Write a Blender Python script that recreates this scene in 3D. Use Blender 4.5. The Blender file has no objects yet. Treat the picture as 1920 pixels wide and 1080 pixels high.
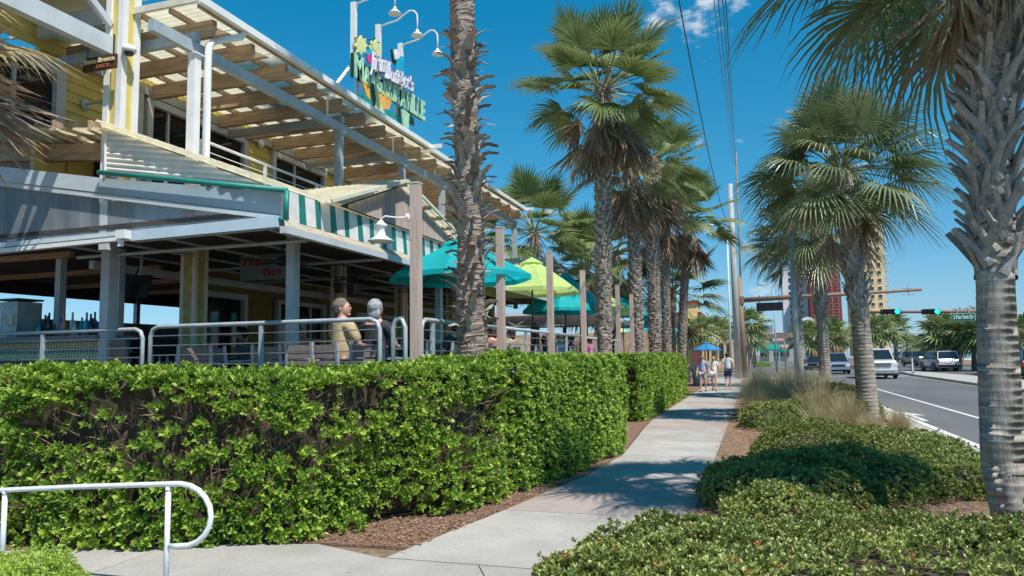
import bpy, math, random
import numpy as np
from mathutils import Vector, Matrix, Euler
random.seed(7); rng = np.random.default_rng(7)
S = bpy.context.scene
COL = S.collection
R = math.radians

# ------------------------------------------------------------------ camera
FPX, EYE, ROLL = 1380.0, 1.75, 0.016
YAW, PITCH = R(18.0933), R(5.4747)
cf = Vector((-math.sin(YAW)*math.cos(PITCH), math.cos(YAW)*math.cos(PITCH), math.sin(PITCH)))
cr0 = Vector((math.cos(YAW), math.sin(YAW), 0)); cu0 = cr0.cross(cf)
cr = cr0*math.cos(ROLL)-cu0*math.sin(ROLL); cu = cu0*math.cos(ROLL)+cr0*math.sin(ROLL)
CAM = Vector((0, 0, EYE))
cam_d = bpy.data.cameras.new('camera'); cam = bpy.data.objects.new('camera', cam_d); COL.objects.link(cam)
m = Matrix((cr, cu, -cf)).transposed().to_4x4(); m.translation = CAM; cam.matrix_world = m
cam_d.sensor_width = 36; cam_d.lens = 36*FPX/1920; cam_d.clip_start = .05; cam_d.clip_end = 9000
S.camera = cam

# ------------------------------------------------------------------ world and sun
SUN = Vector((.80*math.cos(R(58)), -.60*math.cos(R(58)), math.sin(R(58)))).normalized()
W = bpy.data.worlds.new('World'); S.world = W; W.use_nodes = True
nt = W.node_tree; nt.nodes.clear(); N = nt.nodes.new; L = nt.links.new
out = N('ShaderNodeOutputWorld'); bg = N('ShaderNodeBackground'); bg.inputs[1].default_value = .105
sky = N('ShaderNodeTexSky'); sky.sky_type = 'NISHITA'; sky.sun_disc = False
sky.sun_elevation = math.asin(SUN.z); sky.sun_rotation = math.atan2(SUN.x, SUN.y)
sky.air_density = 1.0; sky.dust_density = .0; sky.ozone_density = 3.0; sky.altitude = 0
hsv = N('ShaderNodeHueSaturation'); hsv.inputs['Saturation'].default_value = 1.0; hsv.inputs['Hue'].default_value = .5
hsv.inputs['Value'].default_value = 1.0
tint = N('ShaderNodeMix'); tint.data_type = 'RGBA'; tint.blend_type = 'MULTIPLY'; tint.inputs[0].default_value = 1; tint.inputs[7].default_value = (1, 1, 1, 1)
tcz = N('ShaderNodeTexCoord'); sxyz = N('ShaderNodeSeparateXYZ'); L(tcz.outputs['Generated'], sxyz.inputs[0])
rz_ = N('ShaderNodeValToRGB'); rz_.color_ramp.elements[0].position = .0; rz_.color_ramp.elements[0].color = (.46, .62, .98, 1); rz_.color_ramp.elements[1].position = .45; rz_.color_ramp.elements[1].color = (.05, 1.02, 1.18, 1)
e_ = rz_.color_ramp.elements.new(.08); e_.color = (.50, .76, .93, 1); e_ = rz_.color_ramp.elements.new(.22); e_.color = (.27, .90, 1.02, 1)
L(sxyz.outputs[2], rz_.inputs[0]); L(rz_.outputs[0], tint.inputs[7])
L(sky.outputs[0], tint.inputs[6]); L(tint.outputs[2], hsv.inputs['Color'])
tc = N('ShaderNodeTexCoord')
def ray(px, py): return (cf+cr*((px-960)/FPX)-cu*((py-540)/FPX))
# clouds: soft noise kept to a few spots of the real sky
acc = None
for (px, py, rad, st) in [(1315, 30, .085, 1.0), (1235, 10, .06, 1.0), (1375, -5, .06, .9), (1600, 20, .03, .0), (1383, 268, .018, .6), (1308, 262, .022, .8), (1306, 305, .022, .7), (1400, 462, .028, 1.0), (1425, 530, .05, 1.0), (1340, 500, .015, .4), (960, 45, .01, .3)]:
    if st <= 0: continue
    d = ray(px, py).normalized()
    dn = N('ShaderNodeVectorMath'); dn.operation = 'DISTANCE'; L(tc.outputs['Generated'], dn.inputs[0]); dn.inputs[1].default_value = d
    mr = N('ShaderNodeMapRange'); mr.inputs[1].default_value = rad*1.25; mr.inputs[2].default_value = rad*.1
    mr.inputs[3].default_value = 0; mr.inputs[4].default_value = st; L(dn.outputs['Value'], mr.inputs[0])
    if acc is None: acc = mr.outputs[0]
    else:
        mx = N('ShaderNodeMath'); mx.operation = 'MAXIMUM'; L(acc, mx.inputs[0]); L(mr.outputs[0], mx.inputs[1]); acc = mx.outputs[0]
mp = N('ShaderNodeMapping'); mp.inputs['Scale'].default_value = (1, 1, 1.9); L(tc.outputs['Generated'], mp.inputs[0])
ns = N('ShaderNodeTexNoise'); ns.inputs['Scale'].default_value = 24; ns.inputs['Detail'].default_value = 9; ns.inputs['Roughness'].default_value = .62
L(mp.outputs[0], ns.inputs['Vector'])
ad = N('ShaderNodeMath'); ad.operation = 'ADD'; L(ns.outputs[0], ad.inputs[0])
ml = N('ShaderNodeMath'); ml.operation = 'MULTIPLY_ADD'; L(acc, ml.inputs[0]); ml.inputs[1].default_value = .42; ml.inputs[2].default_value = -.42
L(ml.outputs[0], ad.inputs[1])
cr_ = N('ShaderNodeMapRange'); cr_.interpolation_type = 'SMOOTHSTEP'; cr_.inputs[1].default_value = .40; cr_.inputs[2].default_value = .68; L(ad.outputs[0], cr_.inputs[0])
mc = N('ShaderNodeMath'); mc.operation = 'MULTIPLY'; L(cr_.outputs[0], mc.inputs[0])
gt = N('ShaderNodeMath'); gt.operation = 'GREATER_THAN'; gt.inputs[1].default_value = .001; L(acc, gt.inputs[0]); L(gt.outputs[0], mc.inputs[1])
mixc = N('ShaderNodeMix'); mixc.data_type = 'RGBA'; L(mc.outputs[0], mixc.inputs[0]); L(hsv.outputs[0], mixc.inputs[6]); mixc.inputs[7].default_value = (6.6, 7.0, 7.6, 1)
L(mixc.outputs[2], bg.inputs[0]); L(bg.outputs[0], out.inputs[0])
sd = bpy.data.lights.new('sun', 'SUN'); sd.energy = 5.0; sd.angle = R(.53); sd.color = (1, .955, .88)
so = bpy.data.objects.new('sun', sd); COL.objects.link(so); so.rotation_euler = SUN.to_track_quat('Z', 'Y').to_euler(); so.location = (20, -10, 40)
V = S.view_settings; V.view_transform = 'Standard'; V.look = 'None'; V.gamma = 1; V.use_curve_mapping = False; V.exposure = 0.22
S.render.engine = 'CYCLES'; S.cycles.max_bounces = 7; S.cycles.diffuse_bounces = 4; S.cycles.transparent_max_bounces = 8
S.cycles.use_denoising = True

# ------------------------------------------------------------------ photo rays to real points
def on_ground(px, py, z=0):
    d = ray(px, py); return CAM+d*((z-EYE)/d.z)
def on_x(px, py, X):
    d = ray(px, py); return CAM+d*(X/d.x)
def on_y(px, py, Y):
    d = ray(px, py); return CAM+d*(Y/d.y)

# ------------------------------------------------------------------ materials
MATS = {}
def mat(name, col, rough=.7, metal=0, var=.12, scale=6, bump=0, bscale=40, col2=None, spec=.5, stretch=(1, 1, 1), island=0, trans=0, objrand=0, emit=0, alpha=1, coord='Object', coat=0):
    if name in MATS: return MATS[name]
    M = bpy.data.materials.new(name); M.use_nodes = True; t = M.node_tree; b = t.nodes['Principled BSDF']; o = t.nodes['Material Output']
    n = t.nodes.new; l = t.links.new
    tcn = n('ShaderNodeTexCoord'); mpn = n('ShaderNodeMapping'); mpn.inputs['Scale'].default_value = stretch; l(tcn.outputs[coord], mpn.inputs[0])
    tx = n('ShaderNodeTexNoise'); tx.inputs['Scale'].default_value = scale; tx.inputs['Detail'].default_value = 6; l(mpn.outputs[0], tx.inputs['Vector'])
    mx = n('ShaderNodeMix'); mx.data_type = 'RGBA'
    c2 = col2 if col2 else tuple(c*(1-var*2) for c in col)
    c1 = col if col2 else tuple(min(1, c*(1+var)) for c in col)
    mx.inputs[6].default_value = (*c1, 1); mx.inputs[7].default_value = (*c2, 1)
    rg = n('ShaderNodeMapRange'); rg.inputs[1].default_value = .32; rg.inputs[2].default_value = .68; l(tx.outputs[0], rg.inputs[0])
    if island:
        ge = n('ShaderNodeNewGeometry'); mm = n('ShaderNodeMath'); mm.operation = 'MULTIPLY_ADD'; mm.inputs[1].default_value = .55
        l(ge.outputs['Random Per Island'], mm.inputs[0]); sc_ = n('ShaderNodeMath'); sc_.operation = 'MULTIPLY'; sc_.inputs[1].default_value = .45; l(rg.outputs[0], sc_.inputs[0]); l(sc_.outputs[0], mm.inputs[2])
        l(mm.outputs[0], mx.inputs[0])
    elif objrand:
        oi = n('ShaderNodeObjectInfo'); mm = n('ShaderNodeMath'); mm.operation = 'MULTIPLY_ADD'; mm.inputs[1].default_value = objrand; l(oi.outputs['Random'], mm.inputs[0])
        sc_ = n('ShaderNodeMath'); sc_.operation = 'MULTIPLY'; sc_.inputs[1].default_value = 1-objrand; l(rg.outputs[0], sc_.inputs[0]); l(sc_.outputs[0], mm.inputs[2]); l(mm.outputs[0], mx.inputs[0])
    else: l(rg.outputs[0], mx.inputs[0])
    l(mx.outputs[2], b.inputs['Base Color'])
    b.inputs['Roughness'].default_value = rough; b.inputs['Metallic'].default_value = metal; b.inputs['Specular IOR Level'].default_value = spec
    if coat: b.inputs['Coat Weight'].default_value = coat
    if emit: b.inputs['Emission Color'].default_value = (*col, 1); b.inputs['Emission Strength'].default_value = emit
    if bump:
        t2 = n('ShaderNodeTexNoise'); t2.inputs['Scale'].default_value = bscale; t2.inputs['Detail'].default_value = 4; l(mpn.outputs[0], t2.inputs['Vector'])
        bp = n('ShaderNodeBump'); bp.inputs['Strength'].default_value = bump; bp.inputs['Distance'].default_value = .02; l(t2.outputs[0], bp.inputs['Height']); l(bp.outputs[0], b.inputs['Normal'])
    if trans:
        tr = n('ShaderNodeBsdfTranslucent'); l(mx.outputs[2], tr.inputs[0]); ms = n('ShaderNodeMixShader'); ms.inputs[0].default_value = trans
        l(b.outputs[0], ms.inputs[1]); l(tr.outputs[0], ms.inputs[2]); l(ms.outputs[0], o.inputs[0])
    if alpha < 1: b.inputs['Alpha'].default_value = alpha
    M['n'] = 1; MATS[name] = M
    return M
def H(*c): return tuple(c)
m_concrete = mat('concrete', (.42, .385, .345), .85, scale=3, var=.07, bump=.25, bscale=120)
m_asphalt = mat('asphalt', (.145, .143, .142), .9, scale=.55, col2=(.098, .100, .104), stretch=(1, .25, 1), bump=.4, bscale=150)
m_mulch = mat('bark_mulch', (.13, .065, .038), .95, scale=38, col2=(.30, .185, .125), bump=1, bscale=60)
m_straw = mat('pine_straw', (.30, .15, .08), .9, island=1, col2=(.50, .30, .18), trans=.1)
m_soil = mat('soil', (.15, .10, .06), .95, scale=14, col2=(.30, .21, .14), bump=1, bscale=40)
m_white = mat('white_paint', (.78, .78, .76), .45, var=.04, scale=4)
m_offwhite = mat('cream_paint', (.66, .62, .50), .6, var=.06)
m_yellow = mat('yellow_paint', (.68, .55, .17), .6, var=.06, scale=3, bump=.1)
m_trimgrey = mat('pale_grey_paint', (.52, .56, .58), .55, var=.06, scale=3)
m_steel = mat('galvanised_grey_paint', (.40, .45, .47), .45, var=.08, scale=5, metal=.1)
m_fascia = mat('shaded_blue_grey_fascia', (.34, .42, .47), .5, var=.05, scale=2)  # fascia grey darkened: shade on the right stretch put into the colour
m_teal = mat('teal_paint', (.005, .22, .19), .5, var=.06)
m_cloth_teal = mat('teal_stripe_fabric', (.004, .17, .15), .75, var=.08)
m_cloth_white = mat('white_stripe_fabric', (.74, .74, .71), .8, var=.05, trans=.15)
m_wood = mat('weathered_wood', (.30, .20, .125), .85, scale=2.5, col2=(.50, .37, .24), stretch=(1.2, 12, 12), bump=.4, bscale=12)
m_wood_y = mat('weathered_wood_long', (.33, .23, .15), .85, scale=2.5, col2=(.50, .38, .26), stretch=(12, 1.2, 12), bump=.4, bscale=12)
m_post = mat('pinkish_cedar_post', (.43, .31, .26), .8, scale=3, col2=(.53, .42, .36), stretch=(14, 14, 1), bump=.3, bscale=10)
m_sheet = mat('cream_corrugated_sheet', (.86, .80, .60), .6, var=.10, scale=2.5, trans=.55)
m_sheet_w = mat('white_corrugated_sheet', (.72, .70, .65), .5, var=.08, scale=2)
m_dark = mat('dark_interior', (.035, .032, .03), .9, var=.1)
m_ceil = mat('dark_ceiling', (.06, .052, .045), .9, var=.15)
m_black = mat('black_plastic', (.012, .012, .013), .35)
m_metal = mat('bare_metal', (.55, .56, .57), .3, metal=.9, var=.05)
m_deckb = mat('deck_board', (.26, .18, .13), .8, col2=(.38, .28, .21), stretch=(8, 1, 1), scale=4)
m_trunk = mat('palm_trunk', (.42, .37, .31), .95, scale=5, col2=(.22, .185, .15), stretch=(1, 1, 4), bump=1.0, bscale=30)
m_trunk_b = mat('fibrous_palm_trunk', (.20, .13, .09), .95, scale=9, col2=(.07, .045, .035), bump=1.0, bscale=30)
m_boot = mat('leaf_base', (.50, .46, .40), .8, scale=8, col2=(.22, .19, .165), objrand=.35, bump=.8, bscale=22, stretch=(1, 3, 3))
m_boot_br = mat('brown_leaf_base', (.34, .26, .20), .85, scale=8, col2=(.13, .09, .07), objrand=.4, bump=.6, bscale=30, island=0)
m_frond = mat('green_frond', (.11, .17, .04), .42, scale=2.0, col2=(.32, .36, .15), objrand=.7, trans=.28)
m_frondg = mat('greyish_green_frond', (.09, .14, .045), .36, scale=2.0, col2=(.28, .31, .15), objrand=.7, trans=.25)
m_frondd = mat('dead_frond', (.20, .13, .075), .85, scale=3.0, col2=(.40, .31, .21), objrand=.6, trans=.15)
m_petiole = mat('frond_stalk', (.20, .24, .07), .5, col2=(.28, .24, .12))
m_hleaf = mat('glossy_hedge_leaf', (.38, .52, .07), .40, scale=1.3, col2=(.07, .18, .02), island=1, trans=.33, spec=.4)
m_hleaf2 = mat('clipped_hedge_leaf', (.38, .54, .08), .45, scale=1.6, col2=(.09, .20, .03), island=1, trans=.33, spec=.35)
m_sleaf = mat('shrub_leaf', (.44, .47, .13), .36, scale=1.6, col2=(.10, .16, .035), island=1, trans=.2, spec=.45)
m_oleaf = mat('olive_shrub_leaf', (.30, .34, .07), .5, scale=1.6, col2=(.10, .14, .03), island=1, trans=.2)
m_tip = mat('fresh_yellow_green_leaf', (.50, .62, .10), .4, scale=1.6, col2=(.30, .46, .06), island=1, trans=.3, spec=.4)
m_dryleaf = mat('dry_leaf', (.30, .17, .08), .8, island=1, col2=(.45, .34, .14))
m_red = mat('young_red_leaf', (.55, .14, .05), .5, island=1, col2=(.50, .28, .10), trans=.2)
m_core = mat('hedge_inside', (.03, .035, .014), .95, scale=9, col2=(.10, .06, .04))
m_twig = mat('twig', (.26, .18, .12), .9, var=.2)
m_grassb = mat('dry_ornamental_grass', (.60, .47, .30), .7, island=1, col2=(.32, .30, .14), trans=.25)
m_grassg = mat('green_blade', (.08, .15, .03), .6, island=1, col2=(.20, .26, .07), trans=.25)
m_skin = mat('skin', (.55, .31, .22), .55, var=.05, scale=12)
m_tyre = mat('tyre', (.02, .02, .021), .8)
m_glass = mat('car_glass', (.015, .022, .026), .06, spec=.8)
m_wglass = mat('window_glass', (.010, .012, .014), .05, spec=.6)
m_chrome = mat('chrome', (.7, .7, .72), .12, metal=1)
m_utility = mat('concrete_pole', (.42, .40, .37), .85, var=.08, scale=3, stretch=(3, 3, .4))
m_brownpole = mat('brown_painted_pole', (.20, .125, .085), .6, col2=(.28, .19, .13), scale=2, stretch=(3, 3, .4))
m_sea = mat('sea_water', (.05, .22, .24), .15, scale=.02, col2=(.03, .14, .20))
m_sand = mat('sand', (.55, .48, .36), .95, scale=.3)
m_roadwhite = mat('road_marking_white', (.74, .74, .72), .8, scale=9, col2=(.52, .52, .51))
m_roadyellow = mat('road_marking_yellow', (.62, .42, .13), .8, scale=9, col2=(.42, .32, .16))
m_vinyl = None
def clear_vinyl():
    M = bpy.data.materials.new('clear_vinyl'); M.use_nodes = True; t = M.node_tree; t.nodes.clear()
    o = t.nodes.new('ShaderNodeOutputMaterial'); gl = t.nodes.new('ShaderNodeBsdfGlossy'); gl.inputs['Roughness'].default_value = .08
    tr = t.nodes.new('ShaderNodeBsdfTransparent'); df = t.nodes.new('ShaderNodeBsdfDiffuse'); df.inputs[0].default_value = (.42, .45, .48, 1)
    m1 = t.nodes.new('ShaderNodeMixShader'); m2 = t.nodes.new('ShaderNodeMixShader')
    tx = t.nodes.new('ShaderNodeTexNoise'); tx.inputs['Scale'].default_value = 1.6; tx.inputs['Detail'].default_value = 5
    tcn = t.nodes.new('ShaderNodeTexCoord'); mpn = t.nodes.new('ShaderNodeMapping'); mpn.inputs['Scale'].default_value = (3, 3, .6); t.links.new(tcn.outputs['Object'], mpn.inputs[0]); t.links.new(mpn.outputs[0], tx.inputs['Vector'])
    mr = t.nodes.new('ShaderNodeMapRange'); mr.inputs[1].default_value = .3; mr.inputs[2].default_value = .75; mr.inputs[3].default_value = .28; mr.inputs[4].default_value = .62; t.links.new(tx.outputs[0], mr.inputs[0])
    t.links.new(mr.outputs[0], m1.inputs[0]); t.links.new(tr.outputs[0], m1.inputs[1]); t.links.new(df.outputs[0], m1.inputs[2])
    fr = t.nodes.new('ShaderNodeFresnel'); fr.inputs[0].default_value = 1.4; t.links.new(fr.outputs[0], m2.inputs[0]); t.links.new(m1.outputs[0], m2.inputs[1]); t.links.new(gl.outputs[0], m2.inputs[2])
    t.links.new(m2.outputs[0], o.inputs[0]); return M
m_vinyl = clear_vinyl()
def palette(name, c, rough=.7, **k): return mat(name, c, rough, **k)

# ------------------------------------------------------------------ geometry helpers
class MB:
    def __init__(s): s.v = []; s.f = []; s.m = []; s.cm = 0
    def add(s, vs, fs):
        b = len(s.v); s.v += [tuple(p) for p in vs]
        for f in fs: s.f.append(tuple(b+i for i in f)); s.m.append(s.cm)
        return s
    def box(s, c, d, rz=0, rot=None):
        x, y, z = d[0]/2, d[1]/2, d[2]/2
        M = rot if rot is not None else Matrix.Rotation(rz, 3, 'Z')
        c = Vector(c); vs = [c+M @ Vector((i*x, j*y, k*z)) for i in (-1, 1) for j in (-1, 1) for k in (-1, 1)]
        return s.add(vs, [(0, 1, 3, 2), (4, 6, 7, 5), (0, 4, 5, 1), (2, 3, 7, 6), (0, 2, 6, 4), (1, 5, 7, 3)])
    def beam(s, a, b, w, h, up=(0, 0, 1)):
        a = Vector(a); b = Vector(b); d = (b-a); L_ = d.length; d.normalize(); u = Vector(up); sd_ = d.cross(u)
        if sd_.length < 1e-4: sd_ = Vector((1, 0, 0))
        sd_.normalize(); u = sd_.cross(d)
        M = Matrix((d, sd_, u)).transposed(); return s.box((a+b)/2, (L_, w, h), rot=M)
    def tube(s, pts, r, n=8, cap=True):
        pts = [Vector(p) for p in pts]; rs = r if isinstance(r, (list, tuple)) else [r]*len(pts)
        b = len(s.v); prev = None
        for i, p in enumerate(pts):
            d = (pts[min(i+1, len(pts)-1)]-pts[max(i-1, 0)])
            d.normalize()
            if prev is None:
                a = d.orthogonal().normalized()
            else:
                a = prev-d*prev.dot(d); a.normalize()
            prev = a; c = d.cross(a)
            for k in range(n):
                t = 2*math.pi*k/n; s.v.append(tuple(p+(a*math.cos(t)+c*math.sin(t))*rs[i]))
        for i in range(len(pts)-1):
            for k in range(n):
                k2 = (k+1) % n; s.f.append((b+i*n+k, b+i*n+k2, b+(i+1)*n+k2, b+(i+1)*n+k)); s.m.append(s.cm)
        if cap:
            s.f.append(tuple(b+k for k in range(n-1, -1, -1))); s.m.append(s.cm)
            s.f.append(tuple(b+(len(pts)-1)*n+k for k in range(n))); s.m.append(s.cm)
        return s
    def lathe(s, c, prof, n=16, axis='Z'):
        c = Vector(c); b = len(s.v)
        for r_, z in prof:
            for k in range(n):
                t = 2*math.pi*k/n; p = (r_*math.cos(t), r_*math.sin(t), z)
                if axis == 'X': p = (p[2], p[0], p[1])
                if axis == 'Y': p = (p[0], p[2], p[1])
                s.v.append(tuple(c+Vector(p)))
        for i in range(len(prof)-1):
            for k in range(n):
                k2 = (k+1) % n; s.f.append((b+i*n+k, b+i*n+k2, b+(i+1)*n+k2, b+(i+1)*n+k)); s.m.append(s.cm)
        s.f.append(tuple(b+k for k in range(n-1, -1, -1))); s.m.append(s.cm)
        s.f.append(tuple(b+(len(prof)-1)*n+k for k in range(n))); s.m.append(s.cm)
        return s
    def prism(s, poly, z0, z1):
        n = len(poly); vs = [(p[0], p[1], z0) for p in poly]+[(p[0], p[1], z1) for p in poly]
        return s.add(vs, [tuple(range(n-1, -1, -1)), tuple(range(n, 2*n))]+[(i, (i+1) % n, n+(i+1) % n, n+i) for i in range(n)])
    def extr(s, pts, off):
        pts = [Vector(p) for p in pts]; off = Vector(off); n = len(pts)
        return s.add(pts+[p+off for p in pts], [tuple(range(n-1, -1, -1)), tuple(range(n, 2*n))]+[(i, (i+1) % n, n+(i+1) % n, n+i) for i in range(n)])
    def quad(s, a, b, c, d): return s.add([a, b, c, d], [(0, 1, 2, 3)])
    def sheet(s, p00, p10, p11, p01, waves, amp, thick=0.0, nv=1):
        p00, p10, p11, p01 = map(Vector, (p00, p10, p11, p01)); nrm = (p10-p00).cross(p01-p00).normalized(); nu = int(waves*6); b = len(s.v)
        for j in range(nv+1):
            for i in range(nu+1):
                u = i/nu; v = j/nv; p = (p00*(1-u)+p10*u)*(1-v)+(p01*(1-u)+p11*u)*v
                s.v.append(tuple(p+nrm*(math.sin(u*waves*2*math.pi)*amp)))
        for j in range(nv):
            for i in range(nu):
                a = b+j*(nu+1)+i; s.f.append((a, a+1, a+nu+2, a+nu+1)); s.m.append(s.cm)
        return s
    def ell(s, c, r, n=10, m_=7, rot=None):
        c = Vector(c); b = len(s.v); rows = []
        for i in range(m_+1):
            ph = math.pi*i/m_; row = []
            for k in range(n):
                t = 2*math.pi*k/n; p = Vector((r[0]*math.sin(ph)*math.cos(t), r[1]*math.sin(ph)*math.sin(t), r[2]*math.cos(ph)))
                if rot is not None: p = rot @ p
                s.v.append(tuple(c+p))
        for i in range(m_):
            for k in range(n):
                k2 = (k+1) % n; s.f.append((b+i*n+k, b+(i+1)*n+k, b+(i+1)*n+k2, b+i*n+k2)); s.m.append(s.cm)
        return s
OFF = {}
def mesh(name, mb, mats, smooth=False):
    me = bpy.data.meshes.new(name); me.from_pydata([tuple(v) for v in mb.v], [], mb.f)
    mats = mats if isinstance(mats, (list, tuple)) else [mats]
    for q in mats: me.materials.append(q)
    if len(mats) > 1: me.polygons.foreach_set('material_index', mb.m)
    if smooth: me.polygons.foreach_set('use_smooth', [True]*len(me.polygons))
    me.update(); return me
def link(name, me, parent=None, loc=None):
    o = bpy.data.objects.new(name, me); COL.objects.link(o)
    if parent is not None: o.parent = parent
    if loc is not None: o.location = loc
    return o
def thing(name, label, cat, loc=(0, 0, 0), rz=0, group=None):
    o = bpy.data.objects.new(name, None); COL.objects.link(o); o.empty_display_size = .2
    o.location = loc; o.rotation_euler = (0, 0, rz); o['label'] = label; o['category'] = cat
    if group: o['group'] = group
    OFF[o.name] = Vector(loc); return o
def part(name, mb, mats, parent, world=False, smooth=False, stuff=False, label=None):
    if world:
        off = OFF[parent.name]; mb.v = [(v[0]-off.x, v[1]-off.y, v[2]-off.z) for v in mb.v]
    o = link(name, mesh(name, mb, mats, smooth), parent)
    OFF[o.name] = OFF.get(parent.name, Vector((0, 0, 0)))
    if stuff: o['kind'] = 'stuff'
    if label: o['label'] = label
    return o
def single(name, mb, mats, label, cat, group=None, loc=None, smooth=False, stuff=False, rz=0):
    if loc is not None: loc = Vector(loc)
    o = link(name, mesh(name, mb, mats, smooth), None, loc); o['label'] = label; o['category'] = cat
    if rz: o.rotation_euler = (0, 0, rz)
    if group: o['group'] = group
    if stuff: o['kind'] = 'stuff'
    return o
def structure(name, mb, mats, smooth=False, parent=None):
    o = link(name, mesh(name, mb, mats, smooth), parent); OFF[o.name] = Vector((0, 0, 0))
    if parent is None: o['kind'] = 'structure'
    return o
def kids(o): return [c for c in o.children]
def dup(root, loc, rz=None, label=None, group=None, scale=None):
    ch_map = CH.get(root.name)
    r = root.copy(); COL.objects.link(r); r.location = loc
    if rz is not None: r.rotation_euler = (0, 0, rz)
    if scale: r.scale = (scale,)*3
    if label: r['label'] = label
    if group: r['group'] = group
    def rec(src, dst):
        for c in children_of(src):
            d = c.copy(); COL.objects.link(d); d.parent = dst; rec(c, d)
    rec(root, r); return r
CH = {}
def children_of(o):
    return [c for c in bpy.data.objects if c.parent == o] if o.name not in CH else CH[o.name]
def freeze(o):
    CH[o.name] = [c for c in bpy.data.objects if c.parent == o]
    for c in CH[o.name]: CH[c.name] = [d for d in bpy.data.objects if d.parent == c]
def fastmesh(name, verts, faces, mats, midx=None, smooth=False):
    # verts Nx3, faces Mx k (same k)
    me = bpy.data.meshes.new(name); nv = len(verts); nf, k = faces.shape
    me.vertices.add(nv); me.vertices.foreach_set('co', verts.astype(np.float32).ravel())
    me.loops.add(nf*k); me.loops.foreach_set('vertex_index', faces.astype(np.int32).ravel())
    me.polygons.add(nf); me.polygons.foreach_set('loop_start', np.arange(0, nf*k, k, dtype=np.int32))
    try: me.polygons.foreach_set('loop_total', np.full(nf, k, dtype=np.int32))
    except Exception: pass
    for q in (mats if isinstance(mats, (list, tuple)) else [mats]): me.materials.append(q)
    if midx is not None: me.polygons.foreach_set('material_index', midx.astype(np.int32))
    me.update(calc_edges=True); me.validate(); return me
def unit(a): return a/np.maximum(np.linalg.norm(a, axis=-1, keepdims=True), 1e-9)
def leaf_cloud(P, D, U, Ln, Wd, fold=.25, curl=.15):
    """leaves with base P, direction D, face normal U, length, width -> 4 triangles each"""
    D = unit(D); Sd = unit(np.cross(D, U)); U = np.cross(Sd, D)
    Ln = Ln[:, None]; Wd = Wd[:, None]
    b = P; tip = P+D*Ln-U*Ln*curl; mid = P+D*Ln*.55
    l_ = P+D*Ln*.6+Sd*Wd*.5+U*Wd*fold; r_ = P+D*Ln*.6-Sd*Wd*.5+U*Wd*fold
    n = len(P); vs = np.stack([b, l_, tip, r_, mid], 1).reshape(-1, 3)
    base = (np.arange(n)*5)[:, None]
    f = np.concatenate([base+np.array([0, 1, 4]), base+np.array([1, 2, 4]), base+np.array([4, 2, 3]), base+np.array([0, 4, 3])], 1).reshape(-1, 3)
    return vs, f
def whorls(P, Nrm, per, Ln, Wd, spread=.9, up=.35, jit=.35):
    """clusters of `per` leaves round shoots at P pointing along Nrm"""
    n = len(P); ax = unit(Nrm+np.array([0, 0, up])+rng.normal(0, jit, (n, 3)))
    t = unit(np.cross(ax, rng.normal(0, 1, (n, 3)))); b = np.cross(ax, t)
    Ps = []; Ds = []; Us = []
    for k in range(per):
        a = 2*math.pi*k/per*1.618+rng.uniform(-.3, .3, n); rad = t*np.cos(a)[:, None]+b*np.sin(a)[:, None]
        tilt = spread*(.35+.65*(k/per))+rng.uniform(-.15, .15, n)
        D = ax*np.cos(tilt)[:, None]+rad*np.sin(tilt)[:, None]
        U = ax*np.sin(tilt)[:, None]-rad*np.cos(tilt)[:, None]
        Ps.append(P+rad*.006-ax*(Ln*.3*k/per)); Ds.append(D); Us.append(U)
    P2 = np.concatenate(Ps); D2 = np.concatenate(Ds); U2 = np.concatenate(Us); m2 = len(P2)
    return leaf_cloud(P2, D2, U2, Ln*rng.uniform(.65, 1.15, m2), Wd*rng.uniform(.7, 1.1, m2))
def lump(X, f=1.0, seed=0):
    r = np.random.default_rng(seed); o = np.zeros(len(X))
    for i in range(7):
        k = r.normal(0, 1, 3)*f*(1+i*.7); o += np.sin(X@k+r.uniform(0, 6.28))/(1+i*.55)
    return o/2.6

# ================================================================== GROUND, ROADS, PATHS
gb = MB(); gb.quad((-900, -60, -.02), (42, -60, -.02), (42, 3500, -.02), (-900, 3500, -.02)); structure('ground', gb, m_soil)
sb = MB(); sb.quad((42, -60, -.03), (70, -60, -.6), (70, 3500, -.6), (42, 3500, -.03)); structure('beach', sb, m_sand)
wb = MB(); wb.quad((69, -3000, -.55), (6000, -3000, -.55), (6000, 6500, -.55), (69, 6500, -.55)); structure('sea', wb, m_sea)
rb = MB(); rb.prism([(3.72, -20), (24, -20), (24, 700), (-1, 700), (-1, 61), (3.72, 57)], -.015, .004); structure('road', rb, m_asphalt)
rb = MB(); rb.prism([(-60, 61), (-1, 61), (-1, 70), (-60, 70)], -.016, .003); structure('side_street', rb, m_asphalt)
# gutter, lane line, yellow line, arrow
kb = MB(); kb.prism([(3.25, -20), (3.72, -20), (3.72, 56), (3.25, 56)], -.015, .012); structure('concrete_gutter', kb, m_concrete)
kb = MB(); kb.prism([(3.05, -20), (3.24, -20), (3.24, 56), (3.05, 56)], -.01, .10); structure('kerb', kb, m_concrete)
lb = MB(); lb.prism([(3.76, -10), (3.92, -10), (3.92, 56), (3.76, 56)], .005, .009); structure('painted_edge_line', lb, m_roadwhite)
lb = MB(); lb.prism([(5.38, -10), (5.5, -10), (5.6, 48), (5.48, 48)], .005, .009); structure('painted_lane_line', lb, m_roadwhite)
for k in range(12):
    y0 = 64+k*12; lb = MB(); lb.box((5.6-.25*k*.2, y0, .007), (.12, 3.2, .004)); structure('painted_lane_dash', lb, m_roadwhite)
lb = MB(); lb.prism([(9.9, -10), (10.0, -10), (10.75, 70), (10.65, 70)], .005, .009); structure('painted_median_line', lb, m_roadyellow)
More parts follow.
